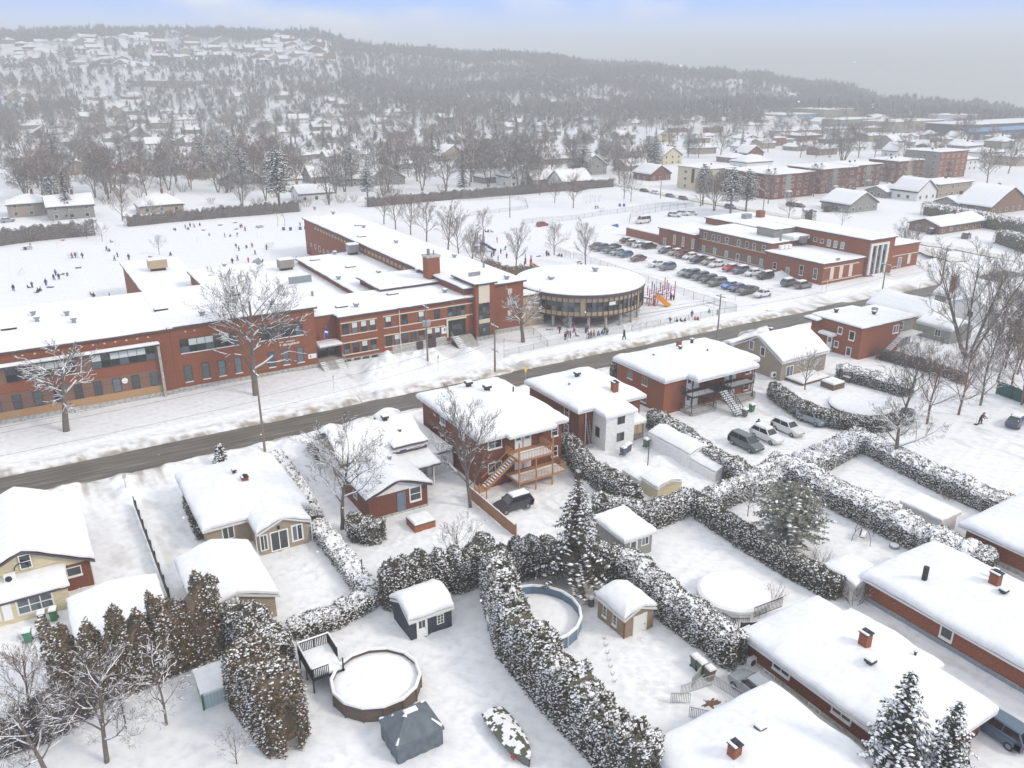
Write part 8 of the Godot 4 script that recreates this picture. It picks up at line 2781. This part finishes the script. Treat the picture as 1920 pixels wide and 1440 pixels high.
var paint := {}
func car(kind: String, c: Color, at: Vector3, turn: float, label: String, group := "", snow := 0) -> void:
	var d := car_parts(kind)
	var k: Array = KINDS[kind]
	var L: float = k[0] / 2.0
	var W: float = k[1]
	var key := kind + str(c)
	if not paint.has(key):
		var pm := mat(c, 0.35, 0.1)
		pm.clearcoat_enabled = true
		pm.clearcoat = 0.6
		pm.clearcoat_roughness = 0.12
		paint[key] = [(d.body as MB).mesh(pm), (d.roof as MB).mesh(pm), (d.glass as MB).mesh(M.glass[2]), (d.mirror as MB).mesh(pm)]
	var t := thing("parked_car", label, "car" if not kind in ["van", "pickup"] else kind, at, turn, group)
	partm("body", paint[key][0], t)
	partm("windows", paint[key][2], t)
	partm("roof", paint[key][1], t)
	for q in [[L * 0.62, W - 0.1], [L * 0.62, -W + 0.1], [-L * 0.6, W - 0.1], [-L * 0.6, -W + 0.1]]:
		var w := partm("wheel", d.tyre, t, Vector3(q[0], 0.33, q[1]))
		partm("rim", d.rim, w)
	for s in [-1.0, 1.0]:
		partm("headlight", d.head, t, Vector3(L - 0.08, k[2] - 0.3, s * W * 0.66))
		partm("taillight", d.tail, t, Vector3(-L + 0.04, k[9] - 0.28, s * W * 0.76))
		partm("mirror", paint[key][3], t, Vector3(k[5] - 0.25, k[3] - 0.02, s * (W + 0.07)))
	if snow > 0:
		partm("roof_snow", d.snow, t)
	if snow > 1:
		partm("hood_snow", d.hood_snow, t)

func build_cars() -> void:
	var blk := rgb(34, 34, 40); var gry := rgb(96, 100, 106); var slv := rgb(150, 156, 162); var wht := rgb(216, 217, 218); var red := rgb(176, 28, 34); var mar := rgb(110, 52, 58); var blu := rgb(70, 92, 116); var gold := rgb(156, 148, 132)
	car("suv", rgb(48, 44, 52), G(962, 953), PI, "black suv parked on the snow behind the triplex", "", 1)
	car("minivan", rgb(84, 92, 96), G(1398, 838), -PI / 2, "dark grey minivan backed up to the snow heaped hedge")
	car("suv", wht, G(1437, 824), -PI / 2, "white suv being brushed clear of snow beside the minivan", "", 1)
	car("suv", rgb(204, 204, 204), G(1476, 810), -PI / 2, "white suv with a bare windscreen beside the hedge")
	car("minivan", rgb(126, 138, 146), G(1520, 790), -PI / 2, "silver blue minivan at the end of the fourplex car park")
	car("suv", slv, G(1416, 1304), PI / 2, "silver car half hidden between the two bungalows", "", 0)
	car("suv", rgb(70, 92, 112), G(1866, 1374), PI / 2, "blue suv leaving the driveway by the snowy spruces")
	car("sedan", rgb(56, 70, 100), G(1905, 796), 0.2, "dark blue sedan under a thick pad of snow near the person shovelling", "", 2)
	car("suv", rgb(104, 72, 70), G(598, 852), PI / 2, "reddish brown suv under snow beside the white gabled house", "", 2)
	car("hatch", rgb(160, 34, 48), G(1017, 424), 0.1, "lone red car on the lane behind the play yard")
	car("van", rgb(214, 210, 200), G(1205, 418), PI, "white van with racks at the far corner of the car park", "", 1)
	# civic building car park
	var T := 0.0
	for q in [[200, 690, "hatch", gry, 1], [335, 718, "hatch", gold, 1], [440, 750, "suv", mar, 0], [540, 775, "hatch", wht, 1], [665, 822, "pickup", rgb(58, 52, 66), 1], [800, 850, "hatch", gold, 1], [915, 880, "sedan", wht, 1], [1095, 938, "hatch", red, 1], [1240, 970, "suv", rgb(90, 96, 112), 1], [1405, 1005, "hatch", wht, 1], [1580, 1048, "suv", blk, 1]]:
		car(q[2], q[3], G(1220 + q[0] / 7.385, 380 + q[1] / 7.385), PI + T, "%s %s parked nose out along the civic building" % [cname(q[3]), q[2]], "cars parked along the civic building", q[4])
	for q in [[80, 880, "sedan", wht, 2], [230, 920, "suv", gry, 0], [480, 995, "sedan", slv, 1], [570, 1020, "suv", rgb(82, 86, 92), 0], [690, 1055, "suv", gry, 0], [800, 1095, "suv", rgb(78, 76, 74), 0], [915, 1140, "minivan", rgb(112, 108, 100), 0], [1085, 1180, "hatch", rgb(88, 140, 208), 1], [1190, 1215, "hatch", rgb(84, 96, 126), 0], [1340, 1255, "pickup", rgb(88, 86, 84), 0], [1545, 1295, "sedan", wht, 1]]:
		car(q[2], q[3], G(1220 + q[0] / 7.385, 380 + q[1] / 7.385), PI + T, "%s %s in the middle row of the civic car park" % [cname(q[3]), q[2]], "cars in the middle of the civic car park", q[4])
	for q in [[1300, 632, "hatch", mar], [1350, 650, "suv", gry], [1435, 672, "hatch", rgb(110, 116, 104)], [1500, 692, "hatch", slv], [1580, 712, "hatch", blu], [1700, 748, "sedan", mar], [1465, 640, "sedan", blk]]:
		car(q[2], q[3], G(860 + q[0] / 5.0526, 340 + q[1] / 5.0526), PI, "%s %s at the far end of the civic car park" % [cname(q[3]), q[2]], "cars at the far end of the civic car park", 0)
	for q in [[1595, 578, "sedan", mar], [1650, 600, "hatch", gold], [1712, 618, "sedan", wht], [1805, 632, "suv", blk]]:
		car(q[2], q[3], G(860 + q[0] / 5.0526, 340 + q[1] / 5.0526), 0.0, "%s %s by the yard wall of the civic car park" % [cname(q[3]), q[2]], "cars by the civic yard wall", 1)
	for q in [[330, 195, "suv", wht], [450, 175, "suv", wht], [575, 172, "hatch", rgb(196, 198, 200)]]:
		car(q[2], q[3], G(1220 + q[0] / 7.385, 380 + q[1] / 7.385), -0.9, "white car buried under fresh snow at the back of the lot", "snow buried cars behind the civic building", 2)
	for q in [[140, 1062, "suv", gry], [310, 1095, "suv", rgb(124, 118, 112)]]:
		car(q[2], q[3], G(1460 + q[0] / 6.857, 380 + q[1] / 6.857), 0.0, "%s suv against the civic building's corner" % cname(q[3]), "cars at the civic building's corner", 1)
	var a := G(1180, 352); var b := G(1460, 405)
	var sd := atan2(-(b.z - a.z), b.x - a.x)
	for q in [[140, 605, "sedan", blk], [245, 625, "sedan", wht], [385, 655, "sedan", gry], [510, 680, "hatch", mar], [955, 765, "suv", gry], [1540, 745, "suv", blk], [1610, 750, "sedan", mar], [1890, 700, "suv", gry]]:
		car(q[2], q[3], G(1180 + q[0] / 5.0526, 240 + q[1] / 5.0526), sd, "%s %s parked along the side street" % [cname(q[3]), q[2]], "cars along the side street", 1)
	for q in [[100, 1005, "suv", gry], [225, 995, "sedan", gry], [1045, 1305, "suv", blk], [1370, 1345, "suv", gry]]:
		car(q[2], q[3], G(1540 + q[0] / 5.0526, 180 + q[1] / 5.0526), 0.3, "%s %s near the cottage and the tan brick bungalow" % [cname(q[3]), q[2]], "cars by the cottages", 1)
	car("sedan", slv, G(14, 416), 0.4, "snow dusted car beside the house at the yard hedge", "", 2)

func cname(c: Color) -> String:
	var mx := maxf(c.r, maxf(c.g, c.b)); var mn := minf(c.r, minf(c.g, c.b))
	if mx - mn > 0.09:
		if c.r == mx: return "dark red" if mx < 0.6 else "bright red"
		if c.b == mx: return "bright blue" if mx > 0.7 else "slate blue"
	if mx < 0.25: return "black"
	if mx < 0.46: return "dark grey"
	if mx < 0.58: return "mid grey"
	if mx < 0.7: return "silver"
	return "white"

# ---------- people ----------
# bones: [from, to, radius from, radius to, colour slot]; slots: 0 jacket 1 trousers 2 boots 3 skin 4 hat 5 mittens
func sdf_body(bones: Array, cell: float) -> Array:
	var lo := Vector3.ONE * 99.0
	var hi := -lo
	for b in bones:
		for e in 2:
			var r: float = b[2 + e] + cell * 1.5
			lo = lo.min(b[e] - Vector3.ONE * r)
			hi = hi.max(b[e] + Vector3.ONE * r)
	var n := Vector3i(((hi - lo) / cell).ceil()) + Vector3i.ONE * 2
	var F := PackedFloat32Array()
	F.resize(n.x * n.y * n.z)
	F.fill(1.0)
	var S := PackedByteArray()
	S.resize(n.x * n.y * n.z)
	var D := PackedFloat32Array()
	D.resize(n.x * n.y * n.z)
	D.fill(9.0)
	for b in bones:
		var a: Vector3 = b[0]
		var ab: Vector3 = b[1] - b[0]
		var l2 := maxf(ab.length_squared(), 0.000001)
		var rm := maxf(b[2], b[3]) + 0.12
		var i0 := Vector3i(((a.min(b[1]) - Vector3.ONE * rm - lo) / cell).floor()).max(Vector3i.ZERO)
		var i1 := Vector3i(((a.max(b[1]) + Vector3.ONE * rm - lo) / cell).ceil()).min(n - Vector3i.ONE)
		for z in range(i0.z, i1.z + 1):
			for y in range(i0.y, i1.y + 1):
				for x in range(i0.x, i1.x + 1):
					var p := lo + Vector3(x, y, z) * cell
					var t := clampf((p - a).dot(ab) / l2, 0.0, 1.0)
					var d: float = (p - a - ab * t).length() - lerpf(b[2], b[3], t)
					var k := (z * n.y + y) * n.x + x
					var o := F[k]
					var h := clampf(0.5 + 0.5 * (o - d) / 0.05, 0.0, 1.0)
					F[k] = lerpf(o, d, h) - 0.05 * h * (1.0 - h) if o < 0.9 else d
					if d < D[k]:
						D[k] = d
						S[k] = b[4]
	var V := []
	var SL := []
	var id := {}
	for z in n.z - 1:
		for y in n.y - 1:
			for x in n.x - 1:
				var s := Vector3.ZERO
				var c := 0
				var k := (z * n.y + y) * n.x + x
				var neg := 0
				for q in 8:
					if F[k + (q & 1) + ((q >> 1) & 1) * n.x + ((q >> 2) & 1) * n.x * n.y] < 0.0: neg += 1
				if neg == 0 or neg == 8:
					continue
				for e in EDGES:
					var ka: int = k + e[0] + e[1] * n.x + e[2] * n.x * n.y
					var kb: int = k + e[3] + e[4] * n.x + e[5] * n.x * n.y
					if (F[ka] < 0.0) != (F[kb] < 0.0):
						var t := F[ka] / (F[ka] - F[kb])
						s += Vector3(e[0], e[1], e[2]).lerp(Vector3(e[3], e[4], e[5]), t)
						c += 1
				id[k] = V.size()
				V.append(lo + (Vector3(x, y, z) + s / c) * cell)
				SL.append(S[k])
	var I := []
	for z in range(1, n.z - 1):
		for y in range(1, n.y - 1):
			for x in range(1, n.x - 1):
				var k := (z * n.y + y) * n.x + x
				var f0 := F[k] < 0.0
				for ax in 3:
					var st: int = [1, n.x, n.x * n.y][ax]
					if f0 == (F[k + st] < 0.0):
						continue
					var s1: int = [n.x, n.x * n.y, 1][ax]
					var s2: int = [n.x * n.y, 1, n.x][ax]
					var q := [id[k - s1 - s2], id[k - s2], id[k], id[k - s1]]
					if f0: I.append([q[0], q[3], q[2], q[1]])
					else: I.append(q)
	return [V, SL, I]

const EDGES := [[0, 0, 0, 1, 0, 0], [0, 1, 0, 1, 1, 0], [0, 0, 1, 1, 0, 1], [0, 1, 1, 1, 1, 1], [0, 0, 0, 0, 1, 0], [1, 0, 0, 1, 1, 0], [0, 0, 1, 0, 1, 1], [1, 0, 1, 1, 1, 1], [0, 0, 0, 0, 0, 1], [1, 0, 0, 1, 0, 1], [0, 1, 0, 0, 1, 1], [1, 1, 0, 1, 1, 1]]

func body_mesh(sb: Array, pal: Array) -> ArrayMesh:
	var V: Array = sb[0]
	var N := []
	N.resize(V.size())
	N.fill(Vector3.ZERO)
	for q in sb[2]:
		var m: Vector3 = (V[q[2]] - V[q[0]]).cross(V[q[1]] - V[q[3]])
		for i in q: N[i] += m
	var mb := MB.new()
	mb.use_col = true
	for q in sb[2]:
		for tr in [[0, 1, 2], [0, 2, 3]]:
			for i in tr:
				mb.v.append(V[q[i]]); mb.n.append((N[q[i]] as Vector3).normalized()); mb.c.append(pal[sb[1][q[i]]])
	return mb.mesh(M.leaf)

# joints for a figure 1.35 m tall facing +z; hip height and leg/arm directions come from the pose
func figure(hip: Vector3, lean: Vector3, legs: Array, arms: Array) -> Array:
	var B := []
	var up := lean.normalized()
	var chest := hip + up * 0.3
	var neck := hip + up * 0.44
	var right := Vector3(1, 0, 0)
	B.append([hip, chest, 0.135, 0.15, 0])
	B.append([chest, neck, 0.15, 0.07, 0])
	B.append([chest + right * 0.13 + up * 0.08, chest - right * 0.13 + up * 0.08, 0.08, 0.08, 0])
	var hc := neck + up * 0.15
	var fwd := right.cross(up).normalized()
	B.append([neck, hc, 0.055, 0.06, 3])
	B.append([hc, hc + up * 0.02, 0.1, 0.1, 3])
	B.append([hc + fwd * 0.09, hc + fwd * 0.11 - up * 0.02, 0.018, 0.02, 3])
	B.append([hc + up * 0.045 - fwd * 0.02, hc + up * 0.09, 0.105, 0.08, 4])
	B.append([hc - fwd * 0.04 - up * 0.06, hc - fwd * 0.02, 0.08, 0.1, 4])
	for s in 2:
		var sg := 1.0 if s == 0 else -1.0
		var h0 := hip + right * sg * 0.085
		var kn: Vector3 = h0 + (legs[s][0] as Vector3).normalized() * 0.32
		var an: Vector3 = kn + (legs[s][1] as Vector3).normalized() * 0.3
		B.append([h0, kn, 0.105, 0.08, 1])
		B.append([kn, an, 0.078, 0.062, 1])
		B.append([an, an + (legs[s][2] as Vector3).normalized() * 0.15, 0.06, 0.05, 2])
		var s0 := chest + right * sg * 0.18 + up * 0.09
		var el: Vector3 = s0 + (arms[s][0] as Vector3).normalized() * 0.23
		var wr: Vector3 = el + (arms[s][1] as Vector3).normalized() * 0.2
		B.append([s0, el, 0.07, 0.058, 0])
		B.append([el, wr, 0.056, 0.044, 0])
		var hd := (arms[s][1] as Vector3).normalized()
		B.append([wr, wr + hd * 0.09, 0.042, 0.045, 5])
		B.append([wr + hd * 0.02, wr + hd * 0.06 + fwd * 0.05, 0.02, 0.018, 5])
	return B

func build_people() -> void:
	var dn := Vector3(0, -1, 0)
	var ft := Vector3(0, -0.15, 1)
	var U := Vector3.UP
	var poses := [
		figure(Vector3(0, 0.68, 0), U, [[dn + Vector3(0.05, 0, 0), dn, ft], [dn - Vector3(0.05, 0, 0), dn, ft]], [[Vector3(0.35, -1, 0), Vector3(0.1, -1, 0.25)], [Vector3(-0.35, -1, 0), Vector3(-0.1, -1, 0.25)]]),
		figure(Vector3(0, 0.66, 0), Vector3(0, 1, 0.12), [[Vector3(0, -1, 0.5), Vector3(0, -1, 0.05), ft], [Vector3(0, -1, -0.25), Vector3(0, -1, -0.45), Vector3(0, -0.6, 1)]], [[Vector3(0.3, -1, -0.45), Vector3(0.1, -1, 0.2)], [Vector3(-0.3, -1, 0.45), Vector3(-0.1, -0.7, 0.7)]]),
		figure(Vector3(0, 0.62, 0), Vector3(0, 1, 0.45), [[Vector3(0, -1, 0.8), Vector3(0, -1, -0.25), ft], [Vector3(0, -1, -0.55), Vector3(0, -0.55, -1), Vector3(0, -1, 0.1)]], [[Vector3(0.5, -0.7, -0.6), Vector3(0.1, -0.4, 1)], [Vector3(-0.4, -0.5, 0.8), Vector3(-0.1, 0.5, 1)]]),
		figure(Vector3(0, 0.14, 0), Vector3(0, 1, -0.15), [[Vector3(0.25, 0.1, 1), Vector3(0.15, -0.15, 1), Vector3(0, 1, 0.3)], [Vector3(-0.3, 0.35, 1), Vector3(0, -0.8, 0.8), Vector3(0, 0.3, 1)]], [[Vector3(0.5, -0.9, 0.2), Vector3(0, -0.6, 0.6)], [Vector3(-0.6, -0.8, -0.3), Vector3(-0.2, -0.7, 0.5)]]),
		figure(Vector3(0, 0.34, -0.05), Vector3(0, 1, 0.5), [[Vector3(0.15, -0.9, 0.7), Vector3(0, -0.25, -1), Vector3(0, -0.3, -1)], [Vector3(-0.2, -0.1, 1), Vector3(0, -1, -0.1), ft]], [[Vector3(0.2, -1, 0.5), Vector3(0, -0.7, 0.7)], [Vector3(-0.3, -1, 0.5), Vector3(0, -0.6, 0.8)]]),
		figure(Vector3(0, 0.15, 0), Vector3(0.15, 0.12, 1), [[Vector3(0.2, 0, -1), Vector3(0.1, 0, -1), Vector3(0.3, 0.6, -0.3)], [Vector3(-0.3, 0.1, -1), Vector3(0, -0.1, -1), Vector3(-0.3, 0.6, -0.3)]], [[Vector3(0.9, 0.1, 0.3), Vector3(0.5, -0.1, 0.8)], [Vector3(-0.9, 0, 0.2), Vector3(-0.8, 0, 0.6)]]),
		figure(Vector3(0, 0.66, 0), Vector3(0, 1, 0.4), [[Vector3(0.2, -1, 0.3), Vector3(0, -1, -0.1), ft], [Vector3(-0.2, -1, -0.1), Vector3(0, -1, -0.15), ft]], [[Vector3(0.3, -0.9, 0.6), Vector3(-0.1, -0.5, 1)], [Vector3(-0.5, -0.4, 0.6), Vector3(-0.6, -0.1, 0.8)]])]
	var skin := Color(0.5, 0.32, 0.24)
	var navy := Color(0.025, 0.03, 0.07); var black := Color(0.016, 0.016, 0.02); var pink := Color(0.4, 0.05, 0.14); var maroon := Color(0.16, 0.02, 0.05); var blue := Color(0.04, 0.1, 0.3); var redc := Color(0.5, 0.04, 0.04); var org := Color(0.6, 0.12, 0.02); var teal := Color(0.05, 0.2, 0.24); var purple := Color(0.12, 0.04, 0.16); var grn := Color(0.07, 0.4, 0.12)
	var pals := [
		["navy snowsuit", [navy, navy, black, skin, black, black]],
		["black snowsuit", [black, black, black, skin, navy, black]],
		["plum jacket", [maroon, black, black, skin, purple, black]],
		["blue jacket", [blue, black, black, skin, navy, black]],
		["pink jacket", [pink, purple, black, skin, pink, purple]],
		["red snowsuit", [redc, redc, black, skin, redc, black]],
		["teal jacket", [teal, black, black, skin, teal, black]],
		["orange jacket", [org, black, black, skin, org, black]],
		["bright green jacket", [grn, black, black, skin, navy, black]]]
	var raw := []
	for p in poses:
		raw.append(sdf_body(p, 0.034))
	var cache := {}
	var verbs := ["standing", "walking", "running", "sitting in the snow", "kneeling in the snow", "lying in the snow", "bending forward"]
	# pixel of the feet, pose, palette, height
	var left := [[26, 546, 1, 0, 1.5], [53, 541, 3, 1, 1.2], [61, 540, 2, 0, 1.4], [73, 547, 4, 0, 1.3], [75, 546, 4, 1, 1.3], [70, 549, 5, 1, 1.3], [87, 536, 0, 0, 1.5], [95, 540, 5, 3, 1.3], [102, 526, 1, 0, 1.4], [105, 517, 0, 3, 1.4], [111, 524, 1, 0, 1.4], [118, 515, 5, 1, 1.3], [126, 518, 4, 1, 1.3], [147, 503, 5, 0, 1.3], [171, 554, 3, 1, 1.3], [175, 557, 4, 1, 1.3], [206, 559, 0, 0, 1.1], [48, 467, 3, 1, 1.3], [56, 462, 4, 2, 1.3], [118, 451, 5, 5, 1.3], [136, 484, 1, 2, 1.4], [142, 483, 1, 2, 1.4], [155, 484, 1, 0, 1.5], [200, 470, 1, 1, 1.4], [204, 471, 4, 1, 1.3], [208, 454, 3, 0, 1.3], [215, 489, 1, 6, 1.4], [221, 482, 1, 0, 1.3], [242, 487, 0, 0, 1.5], [281, 482, 5, 3, 1.2], [319, 479, 4, 2, 1.4], [326, 432, 3, 2, 1.2], [329, 433, 4, 0, 1.2], [348, 429, 0, 1, 1.3], [353, 431, 3, 1, 1.3], [357, 426, 0, 0, 1.3], [365, 427, 2, 7, 1.3], [375, 424, 4, 0, 1.3], [381, 433, 5, 2, 1.2], [392, 443, 4, 4, 1.3], [413, 423, 5, 0, 1.3], [422, 446, 0, 4, 1.3], [432, 444, 3, 4, 1.2], [445, 444, 2, 3, 1.2], [441, 419, 5, 2, 1.2], [443, 431, 5, 0, 1.3], [451, 428, 0, 0, 1.2], [454, 427, 0, 0, 1.2], [460, 434, 1, 7, 1.4], [462, 465, 4, 1, 1.3], [443, 465, 1, 0, 1.3], [448, 470, 1, 1, 1.3], [473, 464, 0, 4, 1.3], [500, 468, 1, 1, 1.4], [479, 478, 1, 0, 1.3], [436, 494, 1, 1, 1.4], [446, 489, 1, 0, 1.4], [466, 492, 0, 5, 1.3], [492, 495, 2, 0, 1.3], [555, 487, 4, 7, 1.1], [582, 480, 0, 2, 1.2], [563, 424, 0, 3, 1.2]]
	var right := [[910, 436, 3, 1, 1.3], [916, 436, 4, 0, 1.3], [921, 436, 3, 2, 1.3], [932, 455, 0, 5, 1.5], [922, 484, 1, 0, 1.3], [926, 480, 0, 0, 1.4], [939, 475, 0, 0, 1.3], [947, 469, 2, 1, 1.3], [950, 484, 0, 2, 1.3], [934, 489, 0, 3, 1.3], [933, 505, 3, 2, 1.2], [938, 505, 4, 1, 1.2], [948, 507, 4, 1, 1.2], [1010, 481, 5, 0, 1.2], [1025, 479, 0, 2, 1.5], [1028, 478, 4, 1, 1.3], [1048, 479, 3, 1, 1.3], [1053, 480, 4, 0, 1.3], [970, 520, 4, 2, 1.2], [961, 522, 3, 2, 1.2], [990, 531, 1, 2, 1.4]]
	var front := [[1049, 625, 1, 2, 1.5], [1030, 618, 5, 1, 1.3], [1060, 638, 0, 2, 1.4], [1064, 632, 6, 6, 1.4], [1069, 634, 0, 4, 1.3], [1076, 624, 1, 4, 1.4], [1080, 631, 3, 0, 1.2], [1098, 624, 0, 3, 1.6], [1101, 622, 0, 4, 1.4], [1104, 636, 1, 2, 1.3], [1108, 633, 0, 2, 1.3], [1113, 632, 1, 2, 1.3], [1121, 630, 4, 3, 1.3], [1128, 627, 4, 0, 1.3], [1134, 626, 0, 0, 1.4], [1138, 628, 1, 0, 1.3], [1256, 606, 2, 0, 1.4], [1270, 606, 4, 2, 1.2], [1276, 605, 3, 0, 1.2], [1283, 603, 4, 1, 1.2], [1302, 601, 4, 5, 1.2], [1308, 600, 3, 2, 1.2], [1297, 594, 0, 3, 1.3], [1330, 587, 4, 8, 1.3], [1227, 573, 0, 5, 1.4], [1258, 562, 0, 2, 1.4], [1263, 562, 0, 2, 1.3]]
	var sets := [[left, "on the wide school yard", "children on the wide school yard"], [right, "in the play yard behind the gym wing", "children behind the gym wing"], [front, "by the round pavilion and play frame", "children by the round pavilion"]]
	for s in sets:
		for q in s[0]:
			put_person(raw, pals, cache, q, "person in %s %s %s" % [pals[q[3]][0], verbs[q[2]], s[1]], s[2])
	put_person(raw, pals, cache, [1170, 642, 1, 1, 1.75], "person in black walking along the snowy sidewalk past the pavilion", "")
	put_person(raw, pals, cache, [1419, 806, 6, 0, 1.75], "person in dark clothes brushing snow from the white suv", "")
	put_person(raw, pals, cache, [1837, 794, 6, 2, 1.75], "person in dark clothes bending over a snow shovel in the open yard", "")
	var sp := G(1830, 796)
	var sh := thing("snow_shovel", "snow shovel held by the person in the open yard", "shovel", sp, 0.5)
	var m := MB.new()
	m.tube(Vector3(0, 0.15, 0), Vector3(0.75, 0.95, 0), 0.02, 0.02, 6)
	part("handle", m, M.pole_wood, sh)
	var bl := MB.new()
	bl.box(-0.2, 0.02, -0.25, 0.06, 0.1, 0.25)
	part("blade", bl, M.iron, sh)
	falling_snow()

func put_person(raw: Array, pals: Array, cache: Dictionary, q: Array, label: String, group: String) -> void:
	var key := q[2] * 100 + q[3] as int
	if not cache.has(key):
		cache[key] = body_mesh(raw[q[2]], pals[q[3]][1])
	var p := G(q[0], q[1])
	p.y = ground_y(p.x, -p.z) - 0.02
	var o := partm(numbered("person"), cache[key], self, p)
	o.scale = Vector3.ONE * (q[4] / 1.3)
	o.rotation.y = q[0] * 1.7
	o.set_meta("label", label)
	o.set_meta("category", "person")
	if group != "":
		o.set_meta("group", group)

func falling_snow() -> void:
	# light snowfall over the back yards
	var mb := MB.new()
	var e := [Vector3(0.009, 0, 0), Vector3(0, 0, 0.009), Vector3(-0.009, 0, 0), Vector3(0, 0, -0.009)]
	for i in 4:
		mb.tri(e[i], e[(i + 1) % 4], Vector3(0, 0.009, 0))
		mb.tri(e[(i + 1) % 4], e[i], Vector3(0, -0.009, 0))
	var rg := RandomNumberGenerator.new()
	rg.seed = 8
	var xf := []
	while xf.size() < 9000:
		var p := Vector3(rg.randf_range(-25, 60), rg.randf_range(2, 46), rg.randf_range(-70, 4))
		if p.distance_to(Vector3(0, EYE, 0)) < 5.0:
			continue
		xf.append(Transform3D(Basis().scaled(Vector3.ONE * rg.randf_range(0.6, 1.5)), p))
	var o := multi("snowflakes", mb.mesh(M.leaf_snow), xf, [], self)
	o.set_meta("label", "light snowflakes drifting down over the back yards")
	o.set_meta("category", "snowfall")
